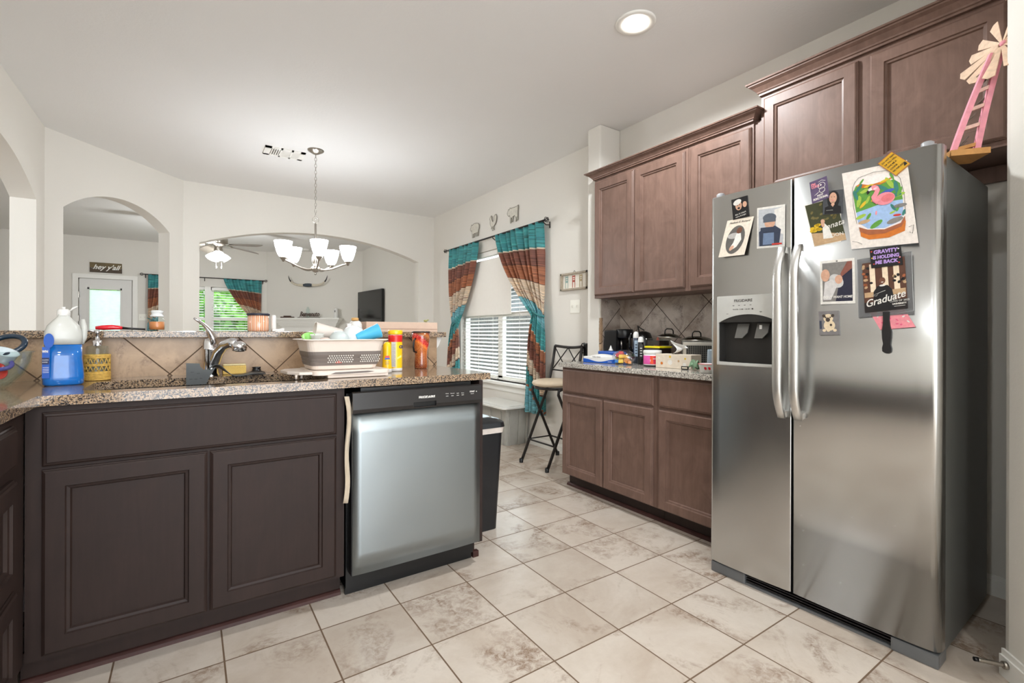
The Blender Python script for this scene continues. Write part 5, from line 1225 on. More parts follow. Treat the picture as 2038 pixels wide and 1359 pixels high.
# 11 gravity magnet
t, m, W, Hh, w = card('slogan_magnet', 'black magnet reading GRAVITY IS HOLDING ME BACK in lilac letters', 'magnet', (.196, 1.427), (.105, 1.430), (.190, 1.358), BLK, th=0.003, extra=0.0062)
b = B(m)
for k, s in enumerate(('GRAVITY', 'IS HOLDING', 'ME BACK')): text_into(b, s, .5 * W, (.72 - .27 * k) * Hh, w, (.0185, .0165, .0175)[k], LIL, bold=.0008, align='CENTER', shear=.1, sx=(.92, .84, .9)[k])
for x, y, mt in ((.06, .86, RED), (.92, .84, WHT), (.94, .40, PINK), (.10, .20, RED), (.06, .52, YEL), (.90, .14, RED)): disc(b, x * W, y * Hh, .03 * W, .035 * Hh, w, mt, 8)
b.build('print', BLK, t)
# 12 dog magnet
t, m, W, Hh, w = card('photo_magnet', 'small square magnet with a picture of a pug dog, lowest on the fridge door', 'magnet', (.366, 1.208), (.296, 1.209), (.362, 1.115), P_('magnet_grey', (122, 118, 118)), th=0.003)
b = B(m); FUR = P_('fur', (222, 202, 170)); MUZ = P_('muzzle', (70, 60, 54))
disc(b, .52 * W, .40 * Hh, .28 * W, .22 * Hh, w, FUR); disc(b, .48 * W, .70 * Hh, .24 * W, .18 * Hh, w + .0003, FUR); disc(b, .46 * W, .64 * Hh, .11 * W, .09 * Hh, w + .0006, MUZ); disc(b, .27 * W, .80 * Hh, .08 * W, .07 * Hh, w + .0006, MUZ, ang=.6); disc(b, .70 * W, .80 * Hh, .08 * W, .07 * Hh, w + .0006, MUZ, ang=-.6)
for x in (.36, .58): disc(b, x * W, .73 * Hh, .035 * W, .03 * Hh, w + .0009, BLK, 8)
for x in (.26, .46, .78): disc(b, x * W, .20 * Hh, .09 * W, .06 * Hh, w + .0003, FUR)
disc(b, .60 * W, .42 * Hh, .06 * W, .05 * Hh, w + .0006, MUZ); quad(b, .04 * W, .26 * Hh, .14 * W, .60 * Hh, w, NAVY); b.build('print', FUR, t)
# 13 paddle handle
t = thing('paddle', 'black wooden paddle hanging under the plastic sleeve, only its handle showing', 'paddle', FM @ Vector((.836 - .145, 1.057, .004)))
b = B(FM); c = .836 - .145
P = [(c - .011, 1.20), (c - .010, 1.17), (c - .011, 1.15), (c - .014, 1.13), (c - .013, 1.105), (c - .010, 1.085), (c - .013, 1.07), (c - .012, 1.058), (c - .004, 1.052), (c + .006, 1.052), (c + .014, 1.058), (c + .015, 1.07), (c + .012, 1.085), (c + .014, 1.105), (c + .015, 1.13), (c + .011, 1.15), (c + .009, 1.17), (c + .010, 1.20)]
b.prism([(u - .001, v, -.0005) for u, v in P], (0, 0, .007), plain('matt_black_wood', (26, 24, 24), 0.6)); b.build('handle', MAT['matt_black_wood'], t, bevel=.0015)
# windmill on top of the fridge
PK = plain('worn_pink_paint', (226, 150, 164), 0.6, var=0.12, scale=40); PK2 = plain('faded_pink_paint', (214, 176, 164), 0.7, var=0.15, scale=60); RAW = wood_mat('raw_pine', (190, 140, 82), (5, 60, 60), 0.6, 0.12); WICK = plain('grey_brown_twig', (104, 92, 82), 0.9, var=0.2, scale=80)
wr = Vector((math.cos(TH + .3), -math.sin(TH + .3), 0)); wf_ = Vector((math.sin(TH + .3), math.cos(TH + .3), 0))
wb = Vector((2.235, 0.515, 1.737))
def WP(r, f, z): return wb + wr * r + wf_ * f + Vector((0, 0, z))
t = thing('windmill_ornament', 'pink wooden ladder-shaped windmill ornament leaning on top of the fridge', 'ornament', wb)
b = B(); b.prism([WP(-.035, -.035, 0.001), WP(.075, -.035, 0.001), WP(.075, .075, 0.001), WP(-.035, .075, 0.001)], (0, 0, .02), RAW); b.build('plinth', RAW, t)
def lean(z): return 0.215 * z + 0.14 * z * z
for sgn, mm in ((-1, PK), (1, PK)):
    b = B(); loops = []
    for i in range(9):
        s = i / 8; z = .021 + .335 * s; hw = .034 * (1 - s) + .012 * s; r0 = .018 + lean(z) + sgn * hw; th = .0085
        loops.append([b.v(WP(r0 - th, .0, z)), b.v(WP(r0 + th, .0, z)), b.v(WP(r0 + th, .014, z)), b.v(WP(r0 - th, .014, z))])
    for A, D in zip(loops, loops[1:]):
        for k in range(4): j = (k + 1) % 4; b.face([A[k], A[j], D[j], D[k]], mm)
    b.face(loops[0][::-1], mm); b.face(loops[-1], mm); b.build('leg', mm, t)
for k, z in enumerate((.03, .10, .165, .225)):
    s = (z - .021) / .335; hw = .034 * (1 - s) + .012 * s; c = .018 + lean(z)
    b = B(); b.prism([WP(c - hw, .002, z - .004), WP(c + hw, .002, z + .012), WP(c + hw, .002, z + .024), WP(c - hw, .002, z + .008)], wf_ * .010, PK2 if k else RAW); b.build('rung', PK2, t)
b = B(); random.seed(2)
for k in range(16):
    z = random.choice((.05, .06, .13, .19, .26, .27, .28)) + random.uniform(-.01, .02); c = .018 + lean(z); q = random.uniform(-.022, .022); b.tube([WP(c + q - .012, .02, z - .012), WP(c + q, .012, z), WP(c + q + .014, .02, z + .015)], .0022, 4, WICK)
b.build('twig_filling', WICK, t)
BL_ = plain('pale_petal_wood', (214, 184, 158), 0.7, var=0.15, scale=60)
hub = WP(.018 + lean(.375), -.012, .375)
e1 = (wr * .42 + Vector((0, 0, .9)) ).normalized(); e2 = (wf_ * .92 - wr * .38).normalized(); e2 = (e2 - e1 * e2.dot(e1)).normalized(); en = e1.cross(e2).normalized()
for k in range(12):
    a = 2 * math.pi * k / 12 + .15; d = e1 * math.cos(a) + e2 * math.sin(a); s = (d.cross(en) + en * .35).normalized()
    L = .125 if abs(math.cos(a)) > .5 else .10; b = B(); b.prism([hub + d * .012 - s * .004, hub + d * L - s * .017, hub + d * (L + .008), hub + d * L + s * .017, hub + d * .012 + s * .004], en * .003, BL_); b.build('blade', BL_, t)
b = B(); b.sphere(hub - wf_ * .004, .010, PK, 12); b.build('hub', PK, t)

# ================================================================== things on the sink counter
CT = 0.9225
# detergent jug
t = thing('detergent_jug', 'large clear jug half full of blue detergent beside the soap dispenser', 'jug', (-0.385, 2.40, CT))
LIQ = plain('blue_liquid', (20, 104, 186), 0.08, 0, 0.25, 9, coat=0.6); MILK = plain('milky_plastic', (206, 206, 200), 0.3, 0, 0.03, alpha=0.9, coat=0.3)
b = B(Matrix.Translation((-0.388, 2.40, CT)) @ Matrix.Rotation(math.radians(12), 4, 'Z') @ Matrix.Translation((0.388, -2.40, -CT)))
def jugring(b, hw, hd, z, cx=-0.388, cy=2.40, n=28, p=3.2):
    return [b.v((cx + hw * math.copysign(abs(math.cos(q)) ** (2 / p), math.cos(q)), cy + hd * math.copysign(abs(math.sin(q)) ** (2 / p), math.sin(q)), z)) for q in [2 * math.pi * i / n for i in range(n)]]
def jug(prof, mat, cap=True):
    bb = B(b0m); R = [jugring(bb, hw, hd, CT + z) for hw, hd, z in prof]
    for A, D in zip(R, R[1:]):
        for i in range(len(A)): j = (i + 1) % len(A); bb.face([A[i], A[j], D[j], D[i]], mat, True)
    bb.face(R[0][::-1], mat); bb.face(R[-1], mat); return bb
b0m = b.m; b.bm.free()
jug([(.050, .036, 0), (.057, .041, .006), (.058, .042, .03), (.055, .039, .075), (.052, .037, .10), (.052, .037, .150)], LIQ).build('liquid', LIQ, t, label='blue detergent filling the lower part')
jug([(.0525, .0375, .1505), (.053, .038, .175), (.052, .037, .195), (.044, .032, .220), (.028, .024, .240), (.018, .016, .252), (.0165, .0165, .262)], MILK).build('body', MILK, t)
bb = B(b0m); bb.lathe([(.0185, .256), (.019, .262), (.018, .276), (.012, .281), (.0, .281)], (-.388, 2.40, CT), 20, WHITEP); bb.tube([(-.388, 2.40, CT + .281), (-.388, 2.40, CT + .289)], .006, 10, WHITEP); bb.build('cap', WHITEP, t)
bb = B(b0m); bb.tube([(-.372, 2.40, CT + .272), (-.362, 2.40, CT + .284), (-.350, 2.40, CT + .292)], [.004, .009, .006], 10, WHITEP, flat=(1, .5)); bb.build('flip_lid', WHITEP, t)
bb = B(b0m); bb.tube([(-.3345, 2.40, CT + .245 - .0), (-.330, 2.40, CT + .205), (-.332, 2.40, CT + .175), (-.337, 2.40, CT + .15)], [.006, .010, .010, .006], 10, MILK); bb.build('handle', MILK, t)
LBLB = plain('label_blue', (18, 82, 176), 0.35); LBLN = plain('label_navy', (18, 34, 84), 0.35)
bb = B(b0m @ Matrix.Translation((-.4435, 2.372, CT)) @ Matrix.Rotation(math.radians(-12), 4, 'Z') @ Matrix.Rotation(math.radians(90), 4, 'X'))
disc(bb, .018, .165, .014, .026, .012, LBLB); quad(bb, .0, .030, .020, .142, .010, LBLB); quad(bb, .0, .080, .019, .104, .0125, LBLN); text_into(bb, 'WN', .001, .122, .0135, .012, INKW, bold=.0006, sx=.7); text_into(bb, 'CLEAN', .001, .094, .0135, .0052, INKW); text_into(bb, 'SHINE', .001, .086, .0135, .0052, INKW)
for k in range(4): quad(bb, .002, .050 + .006 * k, .018, .0515 + .006 * k, .0125, INKW)
bb.build('label', LBLB, t, label='blue label with white lettering')
# soap dispenser
cx, cy = -0.312, 2.565
t = thing('soap_dispenser', 'glass soap dispenser in a woven rattan sleeve with a silver pump', 'soap dispenser', (cx, cy, CT))
b = B(); b.lathe([(0, .002), (.034, .002), (.036, .01), (.036, .128), (.034, .138), (.015, .142), (0, .142)], (cx, cy, CT), 28, CLEAR); b.build('bottle', CLEAR, t)
b = B(); b.lathe([(0, .006), (.032, .006), (.032, .08), (0, .08)], (cx, cy, CT), 20, plain('grey_liquid_soap', (150, 140, 124), 0.3)); b.build('soap', MAT['grey_liquid_soap'], t)
RAT = plain('golden_rattan', (208, 168, 84), 0.65, var=0.22, scale=120)
b = B()
for z, r in ((.004, .004), (.010, .004), (.016, .004), (.022, .004), (.028, .004), (.034, .003), (.060, .003), (.065, .003), (.092, .003), (.097, .0035), (.102, .0035)):
    b.tube([(cx + .040 * math.cos(q), cy + .040 * math.sin(q), CT + z) for q in [2 * math.pi * i / 28 for i in range(28)]], r, 5, RAT, closed=True)
for k in range(14):
    for sg in (-1, 1):
        for z0, z1 in ((.034, .062), (.064, .094)):
            q0 = 2 * math.pi * k / 14; q1 = q0 + sg * 2 * math.pi / 14 * .55
            b.tube([(cx + .040 * math.cos(q0 + (q1 - q0) * s), cy + .040 * math.sin(q0 + (q1 - q0) * s), CT + z0 + (z1 - z0) * s) for s in (0, .5, 1)], .0020, 4, RAT)
b.build('rattan_sleeve', RAT, t)
b = B(); b.lathe([(.0165, .141), (.0165, .160), (.014, .162), (.008, .163), (.007, .186), (.009, .187), (.009, .205), (0, .206)], (cx, cy, CT), 20, CHROME); b.tube([(cx, cy, CT + .199), (cx - .025, cy, CT + .202), (cx - .042, cy, CT + .198)], [.0055, .004, .003], 8, CHROME); b.build('pump', CHROME, t)
# faucet
t = thing('kitchen_faucet', 'chrome single-lever kitchen faucet standing behind the sink', 'faucet', (0.078, 2.56, CT))
fx, fy = 0.078, 2.56
b = B(); b.lathe([(.036, .0), (.036, .006), (.032, .012), (.031, .03), (.030, .115), (.032, .118), (.032, .124), (.030, .127), (.029, .150), (.022, .166), (0, .172)], (fx, fy, CT), 28, CHROME); b.build('body', CHROME, t)
b = B(); SP = [(fx + .004, fy, CT + .030), (fx + .016, fy - .012, CT + .070), (fx + .03, fy - .04, CT + .110), (fx + .052, fy - .075, CT + .140), (fx + .078, fy - .11, CT + .150), (fx + .098, fy - .135, CT + .142)]
b.tube(SP, [.026, .025, .023, .021, .022, .025], 14, CHROME); sp = b.build('spout', CHROME, t)
b = B(); b.sphere((fx + .103, fy - .142, CT + .135), .030, CHROME, 18, (1, 1, .8)); b.lathe([(.030, .0), (.028, -.016), (.022, -.018), (0, -.018)], (fx + .105, fy - .145, CT + .132), 20, CHROME); b.build('spray_head', CHROME, sp)
b = B(); b.lathe([(0.018, -.018), (0.018, -.0205), (0, -.0205)], (fx + .105, fy - .145, CT + .132), 16, BLACKP); b.build('nozzle_ring', BLACKP, sp)
b = B(); b.tube([(fx + .012, fy - .012, CT + .145), (fx + .008, fy - .015, CT + .175), (fx - .006, fy - .022, CT + .205), (fx - .028, fy - .034, CT + .232), (fx - .050, fy - .046, CT + .250), (fx - .062, fy - .052, CT + .257)], [.026, .023, .016, .010, .009, .006], 12, CHROME, flat=(1, .7)); b.build('lever', CHROME, t)
# silicone mat
MATG = plain('grey_silicone', (74, 76, 76), 0.45, 0, 0.06)
t = thing('faucet_mat', 'dark grey silicone splash mat curling over the back edge of the sink', 'mat', (0.12, 2.50, CT))
def matf(u, v):
    x = .02 + .27 * u; y = 2.445 + .10 * v
    z = CT + .004 + .050 * math.exp(-((u - .30) / .16) ** 2) * (1 - .35 * v) + .006 * math.sin(u * 9)
    return (x, y, max(CT + .002, z))
b = B(); b.grid(matf, 30, 6, MATG); b.build('sheet', MATG, t, thick=.003)
b = B(); b.prism([(-.012, 2.448, .895), (.060, 2.448, .895), (.072, 2.448, .925), (.095, 2.448, .968), (.075, 2.448, .958), (.05, 2.448, .958), (.038, 2.448, .972), (.036, 2.448, .985), (-.012, 2.448, .988)], (0, -.0035, 0), MATG)
for du, dv in ((0, 0), (.018, .0), (.036, .003), (.004, .03), (.026, .024)): b.box(du, du + .010, 2.4435, 2.4455, .918 + dv, .920 + dv, BLACKP)
b.build('hanging_flap', MATG, t)
# sponge brush
t = thing('scrub_sponge', 'yellow scrub sponge standing on the mat behind the faucet', 'sponge', (0.175, 2.56, CT))
b = B(); b.box(.128, .224, 2.59, 2.63, CT + .0, CT + .040, plain('yellow_sponge', (222, 186, 104), 0.9, var=0.15, scale=300, bmp=0.6), .006); b.build('foam', MAT['yellow_sponge'], t)
b = B(); b.box(.130, .222, 2.592, 2.628, CT + .0405, CT + .047, plain('pale_scourer', (236, 220, 170), 0.9, var=0.1, scale=300, bmp=0.5), .003); b.build('scouring_layer', MAT['pale_scourer'], t)
b = B(); b.lathe([(0, 0), (.036, 0), (.038, .004), (.030, .008), (.020, .012), (.017, .024), (.020, .030), (0, .031)], (.268, 2.60, CT), 24, BLACKP); o = b.build('sink_stopper', BLACKP); recenter(o, (.268, 2.60, CT)); tag(o, 'round black rubber sink stopper beside the yellow sponge', 'stopper')
# glass bowl with bottle parts
bx, by = -0.588, 2.32
t = thing('glass_bowl', 'clear glass mixing bowl full of bottle parts at the left edge', 'bowl', (bx, by, CT))
b = B(); b.lathe([(0, .003), (.06, .003), (.066, .0), (.078, .010), (.112, .05), (.128, .092), (.134, .124), (.139, .128), (.136, .130), (.130, .126), (.124, .092), (.108, .052), (.074, .014), (0, .008)], (bx, by, CT), 48, CLEAR); b.build('glass', CLEAR, t)
random.seed(12)
def ring_part(name, label, c, r, rr, col, tilt, grp='bottle parts in the glass bowl', alpha=1.0):
    m_ = Matrix.Translation(c) @ Matrix.Rotation(tilt[0], 4, 'X') @ Matrix.Rotation(tilt[1], 4, 'Y')
    b = B(m_); b.tube([(r * math.cos(q), r * math.sin(q) * .8, 0) for q in [2 * math.pi * i / 28 for i in range(28)]], rr, 10, plain('plastic_%d_%d_%d' % col, col, 0.2, var=.04, alpha=alpha, coat=.4), closed=True)
    o = b.build(name, MAT['plastic_%d_%d_%d' % col]); recenter(o, c); o.data.update(); tag(o, label, 'bottle part', grp); return o
ring_part('bottle_ring', 'teal bottle handle ring at the top left of the glass bowl', (bx - .01, by - .03, CT + .148), .045, .008, (20, 120, 124), (1.2, .4))
ring_part('bottle_ring', 'dark navy oval bottle handle lying across the top of the glass bowl', (bx + .058, by + .05, CT + .150), .048, .009, (28, 44, 60), (.9, -.2))
ring_part('bottle_collar', 'purple bottle collar against the side of the glass bowl', (bx + .040, by - .045, CT + .095), .052, .007, (84, 74, 150), (.5, .25))
def cup_part(name, label, c, r0, r1, h, col, rot, alpha=1.0, grp='bottle parts in the glass bowl', cat='bottle part'):
    m_ = Matrix.Translation(c) @ Matrix.Rotation(rot[2], 4, 'Z') @ Matrix.Rotation(rot[0], 4, 'X') @ Matrix.Rotation(rot[1], 4, 'Y')
    mm = plain('plastic_%d_%d_%d_%d' % (*col, int(alpha * 10)), col, 0.2, var=.04, alpha=alpha, coat=.4)
    b = B(m_); b.lathe([(0, -h / 2), (r0 * .9, -h / 2), (r0, -h / 2 + .004), (r1, h / 2 - .003), (r1 + .002, h / 2), (r1 - .002, h / 2), (r0 - .003, -h / 2 + .007), (0, -h / 2 + .005)], (0, 0, 0), 28, mm)
    o = b.build(name, mm); recenter(o, c); tag(o, label, cat, grp); return o
cup_part('storage_cup', 'pale translucent cup in the right half of the glass bowl', (bx + .060, by - .010, CT + .108), .030, .036, .050, (214, 224, 228), (.3, .4, 0), .8)
cup_part('storage_cup', 'red cap lying inside the glass bowl', (bx + .050, by - .055, CT + .062), .024, .026, .040, (206, 52, 44), (1.3, .4, .5))
cup_part('storage_cup', 'frosted cup lying low in the glass bowl', (bx + .002, by - .055, CT + .062), .034, .038, .058, (224, 206, 198), (1.1, -.5, .2), .85)
cup_part('storage_cup', 'cream ring-shaped cap at the bottom of the glass bowl', (bx - .018, by - .055, CT + .024), .030, .030, .016, (212, 200, 166), (.5, .3, 0))
cup_part('storage_cup', 'white cup with a teal rim at the left side of the glass bowl', (bx - .045, by - .01, CT + .115), .034, .038, .05, (226, 232, 234), (.2, -.4, 0))
# dish rack
t = thing('dish_rack', 'collapsible white and grey plastic dish tub full of cups beside the sink', 'dish rack', (0.58, 2.29, CT))
TUBW = plain('warm_white_plastic', (228, 214, 202), 0.4, 0, 0.02); TUBG = plain('taupe_rubber', (118, 108, 102), 0.5, 0, 0.04)
def tub_ring(b, k, z): # k inset
    return [b.v((x, y, z)) for x, y in rrect(.412 + k, .752 - k, 2.155 + k, 2.425 - k, .035, 5)]
def loft(b, rr, mats):
    for (A, D), mt in zip(zip(rr, rr[1:]), mats):
        for i in range(len(A)): j = (i + 1) % len(A); b.face([A[i], A[j], D[j], D[i]], mt, False)
b = B(); rr = [tub_ring(b, .010, 1.036), tub_ring(b, .000, 1.082), tub_ring(b, -.016, 1.086), tub_ring(b, -.016, 1.090), tub_ring(b, .004, 1.090), tub_ring(b, .014, 1.036)]; loft(b, rr, [TUBW] * 5); b.build('rim', TUBW, t)
b = B(); rr = [tub_ring(b, .024, .975), tub_ring(b, .019, .990), tub_ring(b, .021, .992), tub_ring(b, .016, 1.006), tub_ring(b, .018, 1.008), tub_ring(b, .012, 1.022), tub_ring(b, .010, 1.036)]; loft(b, rr, [TUBG] * 6)
band = b.build('folding_band', TUBG, t, thick=.004)
HOLE = plain('pale_perforation', (214, 208, 200), 0.5, var=.2, scale=200)
b = B()
for n0, nn in ((.500, 11), (.640, 5), (.690, 4)):
    for i in range(nn):
        for j in range(4):
            x = n0 + i * .0100 + (j % 2) * .005; z = .990 + j * .0090; y = 2.1715 - (z - .975) * .18 - .0008
            b.prism([(x + .0031 * math.cos(a_), y, z + .0031 * math.sin(a_)) for a_ in [2 * math.pi * k / 8 for k in range(8)]], (0, .003, 0), HOLE)
o = b.build('perforations', HOLE, t); o['kind'] = 'stuff'
b = B(); rr = [tub_ring(b, .034, .9555), tub_ring(b, .030, .958), tub_ring(b, .024, .975), tub_ring(b, .028, .975), tub_ring(b, .036, .960)]; loft(b, rr, [TUBW] * 4); b.face(rr[0][::-1], TUBW); b.face(rr[-1], TUBW); b.build('tub_floor', TUBW, t)
b = B(); b.prism([(x, y, .936) for x, y in rrect(.43, .765, 2.125, 2.445, .03)], (0, 0, .018), TUBW); b.prism([(.43, 2.14, .940), (.43, 2.42, .940), (.36, 2.40, .940), (.335, 2.34, .940), (.345, 2.22, .940), (.38, 2.15, .940)], (0, 0, .012), TUBW)
b.box(.49, .755, 2.130, 2.436, .9235, .937, TUBW); b.build('drain_tray', TUBW, t, bevel=.002)
b = B(); b.prism([(x, 2.1235, .9445 + y) for x, y in [(.50, -.003), (.52, .004), (.66, .006), (.69, .003), (.66, -.002), (.54, -.0045)]], (0, .002, 0), TUBG); b.build('handle_slot', TUBG, t)
for x in (.37, .395): 
    b = B(); b.tube([(x, 2.16 + (x - .37), .924), (x, 2.16 + (x - .37), .941)], .005, 8, TUBW); b.build('foot', TUBW, t)
GR = 'cups and bowls drying in the dish tub'
def big_cup(name, label, p0, p1, r0, r1, col, alpha=1.0, rough=.3, cat='cup'):
    p0, p1 = Vector(p0), Vector(p1); ax = (p1 - p0); L = ax.length; q = Vector((0, 0, 1)).rotation_difference(ax.normalized()).to_matrix().to_4x4(); q.translation = p0
    mm = plain('cup_%d_%d_%d' % col, col, rough, var=.03, alpha=alpha, coat=.2)
    b = B(q); b.lathe([(0, 0), (r0 * .92, 0), (r0, .004), (r1, L - .002), (r1 + .0015, L), (r1 - .0018, L), (r0 - .002, .006), (0, .005)], (0, 0, 0), 32, mm)
    o = b.build(name, mm); recenter(o, p0); tag(o, label, cat, GR); return o
big_cup('drying_cup', 'lime green plastic cup at the left end of the dish tub', (.452, 2.30, 1.055), (.438, 2.27, 1.105), .022, .027, (150, 214, 110))
big_cup('drying_cup', 'clear plastic cup next to the lime green one in the dish tub', (.476, 2.25, 1.06), (.470, 2.245, 1.112), .022, .029, (232, 234, 228), .75)
big_cup('drying_tumbler', 'tall frosted tumbler lying slanted across the dish tub', (.600, 2.34, 1.105), (.478, 2.34, 1.128), .030, .040, (236, 224, 214), .85)
def dome(name, label, c, r, col, alpha=1.0, sq=1.0, cat='bowl'):
    mm = plain('bowl_%d_%d_%d' % col, col, .3, var=.03, alpha=alpha, coat=.2); b = B()
    b.lathe([(r, 0), (r * .98, r * .25 * sq), (r * .85, r * .6 * sq), (r * .6, r * .86 * sq), (r * .3, r * .98 * sq), (0, r * sq), (0, r * sq - .003), (r * .58, r * .83 * sq), (r * .94, r * .25 * sq), (r * .96, 0)], c, 28, mm)
    o = b.build(name, mm); recenter(o, c); tag(o, label, cat, GR); return o
dome('drying_bowl', 'small pinkish bowl upside down at the front left of the dish tub', (.495, 2.205, 1.068), .030, (226, 204, 192))
dome('drying_bowl', 'pale grey translucent bowl upside down in the middle of the dish tub', (.560, 2.225, 1.070), .046, (206, 214, 212), .85, 1.25)
dome('drying_bowl', 'large milky bowl upside down right of the middle of the dish tub', (.640, 2.28, 1.072), .060, (230, 234, 234), .85, 1.35)
dome('drying_bowl', 'clear bowl behind the large milky bowl in the dish tub', (.690, 2.36, 1.075), .050, (214, 216, 214), .7, 1.2)
big_cup('drying_tumbler', 'bright blue tumbler slanting out of the right end of the dish tub', (.640, 2.235, 1.092), (.745, 2.225, 1.130), .022, .034, (84, 186, 226))
dome('drying_saucer', 'small red saucer seen through the holes of the dish tub', (.545, 2.20, .985), .030, (196, 60, 40), 1.0, .6, 'saucer')
# wipes canisters
YW = plain('yellow_plastic_wrap', (246, 196, 22), 0.3, 0, 0.03, coat=.3)
t = thing('wipes_canister', 'tall yellow wipes canister with a red band behind the dish tub', 'canister', (.880, 2.38, CT))
b = B(); b.lathe([(0, 0), (.034, 0), (.036, .004), (.036, .014), (.0355, .016), (.0355, .150), (.036, .168), (.036, .185), (.034, .187), (0, .187)], (.880, 2.38, CT), 32, None, mats=[WHITEP] * 4 + [YW, plain('red_band', (214, 40, 36), 0.3), plain('red_band', (214, 40, 36), 0.3), WHITEP, WHITEP]); b.build('body', WHITEP, t)
b = B(); b.lathe([(0, .188), (.0365, .188), (.037, .192), (.037, .206), (.035, .210), (0, .211)], (.880, 2.38, CT), 32, YW); b.build('lid', YW, t)
def wrap_m(cx, cy, r, ang, z=CT):
    """flat frame touching a cylinder, facing the given azimuth"""
    w = Vector((math.sin(ang), -math.cos(ang), 0)); u = Vector((math.cos(ang), math.sin(ang), 0)); return face_m(Vector((cx, cy, z)) + w * r, u, w)
b = B(wrap_m(.880, 2.38, .0355, -.55)); quad(b, -.012, .022, .010, .15, .0006, plain('label_grey', (206, 204, 200), .5))
for k in range(16): quad(b, -.010, .030 + .007 * k, .008 - .002 * (k % 3), .0315 + .007 * k, .001, GRY)
b.build('label', MAT['label_grey'], t)
b = B(wrap_m(.880, 2.38, .0355, .10)); text_into(b, 'Cl', .004, .118, .0006, .020, plain('label_navy2', (26, 40, 100), .4), bold=.001); pl(b, [(-.008, .06), (.016, .072), (.016, .084), (-.008, .070)], .0006, plain('pale_yellow', (250, 226, 120), .4)); b.build('lettering', MAT['label_navy2'], t)
t = thing('spray_bottle', 'short yellow cleaner bottle between the dish tub and the tall yellow canister', 'bottle', (.808, 2.30, CT))
b = B(); b.lathe([(0, 0), (.022, 0), (.024, .006), (.0245, .02), (.022, .05), (.020, .09), (.021, .12), (.018, .14), (.010, .150), (0, .152)], (.808, 2.30, CT), 24, None, mats=[WHITEP] * 3 + [YW] * 7); b.build('body', YW, t)
b = B(wrap_m(.808, 2.30, .0215, -.25)); quad(b, -.010, .074, .010, .084, .001, plain('red_band', (214, 40, 36), 0.3)); quad(b, -.012, .066, .012, .0735, .001, LBLB)
for k in range(3): quad(b, -.009, .042 + .006 * k, .009, .0435 + .006 * k, .002, GRY)
b.build('label', LBLB, t)
# tumbler with straw lid
GLT = bpy.data.materials.new('tmp'); bpy.data.materials.remove(GLT)
def tumbler_mat():
    m, nt, n, l, b = _new('amber_glitter_swirl')
    tc = n.new('ShaderNodeTexCoord'); sx = n.new('ShaderNodeSeparateXYZ'); l.new(tc.outputs['Object'], sx.inputs[0])
    s = math_(n, l, 'ADD', sx.outputs[2], math_(n, l, 'MULTIPLY', sx.outputs[0], 0.75))
    v = coords(n, l); t1 = noise(n, l, v, 45, 5, .7, 1.5); t2 = noise(n, l, v, 500, 2, .5)
    s2 = math_(n, l, 'ADD', s, math_(n, l, 'MULTIPLY', math_(n, l, 'SUBTRACT', t1.outputs['Fac'], .5), .03))
    base = ramp(n, l, math_(n, l, 'DIVIDE', s2, .22), [(0.0, srgb(120, 40, 16)), (.28, srgb(164, 80, 34)), (.50, srgb(190, 96, 40)), (.56, srgb(236, 120, 50)), (.62, srgb(206, 30, 40)), (.72, srgb(180, 24, 40)), (.76, srgb(126, 60, 34)), (.88, srgb(176, 96, 44)), (.97, srgb(110, 16, 34))])
    g = ramp(n, l, t2.outputs['Fac'], [(.60, (0, 0, 0)), (.68, (.9, .65, .25))])
    l.new(mix(n, l, 1.0, base, g, 'ADD'), b.inputs['Base Color']); setp(b, Roughness=.12); b.inputs['Coat Weight'].default_value = .8
    MAT['amber_glitter_swirl'] = m; return m
GLT = tumbler_mat()
t = thing('travel_tumbler', 'amber and red glitter tumbler near the end of the peninsula', 'tumbler', (1.065, 2.48, CT))
b = B(); b.lathe([(0, 0), (.034, 0), (.036, .004), (.037, .03), (.034, .07), (.036, .10), (.046, .14), (.050, .175), (.0505, .196), (0, .196)], (1.065, 2.48, CT), 32, GLT); o = b.build('body', GLT, t)
for v in o.data.vertices: pass
b = B(); b.lathe([(.048, .196), (.0515, .197), (.0515, .203), (.045, .206), (0, .206)], (1.065, 2.48, CT), 32, plain('smoky_lid', (70, 58, 54), .15)); b.build('lid', MAT['smoky_lid'], t)
b = B(); b.tube([(1.022, 2.455, CT + .165), (1.008, 2.44, CT + .155), (1.004, 2.44, CT + .12), (1.012, 2.45, CT + .095), (1.030, 2.46, CT + .09)], .005, 8, BLACKP); b.build('handle', BLACKP, t)

# ================================================================== things on the bar
BT = 1.1245
t = thing('gas_lighter', 'red long-nosed gas lighter lying on the bar', 'lighter', (-.26, 2.70, BT))
REDP = plain('red_plastic', (214, 30, 44), .25, 0, .03, coat=.4)
b = B(); b.tube([(-.335, 2.70, BT + .012), (-.31, 2.70, BT + .013), (-.28, 2.70, BT + .015), (-.26, 2.70, BT + .014), (-.245, 2.70, BT + .012)], [.007, .011, .011, .009, .007], 10, REDP); b.build('grip', REDP, t)
b = B(); b.tube([(-.2455, 2.70, BT + .012), (-.22, 2.70, BT + .010), (-.165, 2.70, BT + .007)], [.006, .0045, .004], 8, BLACKP); b.build('nozzle', BLACKP, t)
cx, cy = -.124, 2.72
t = thing('jar_candle', 'orange candle in a clear glass jar between the red lighter and the faucet', 'candle', (cx, cy, BT))
b = B(); b.lathe([(0, .002), (.026, .002), (.030, .006), (.031, .02), (.031, .045), (.026, .056), (.023, .060), (.024, .064)], (cx, cy, BT), 28, CLEAR); b.build('jar', CLEAR, t)
b = B(); b.lathe([(0, .006), (.0275, .006), (.0285, .042), (0, .043)], (cx, cy, BT), 24, plain('orange_wax', (222, 138, 84), .5, sub=.2)); b.build('wax', MAT['orange_wax'], t)
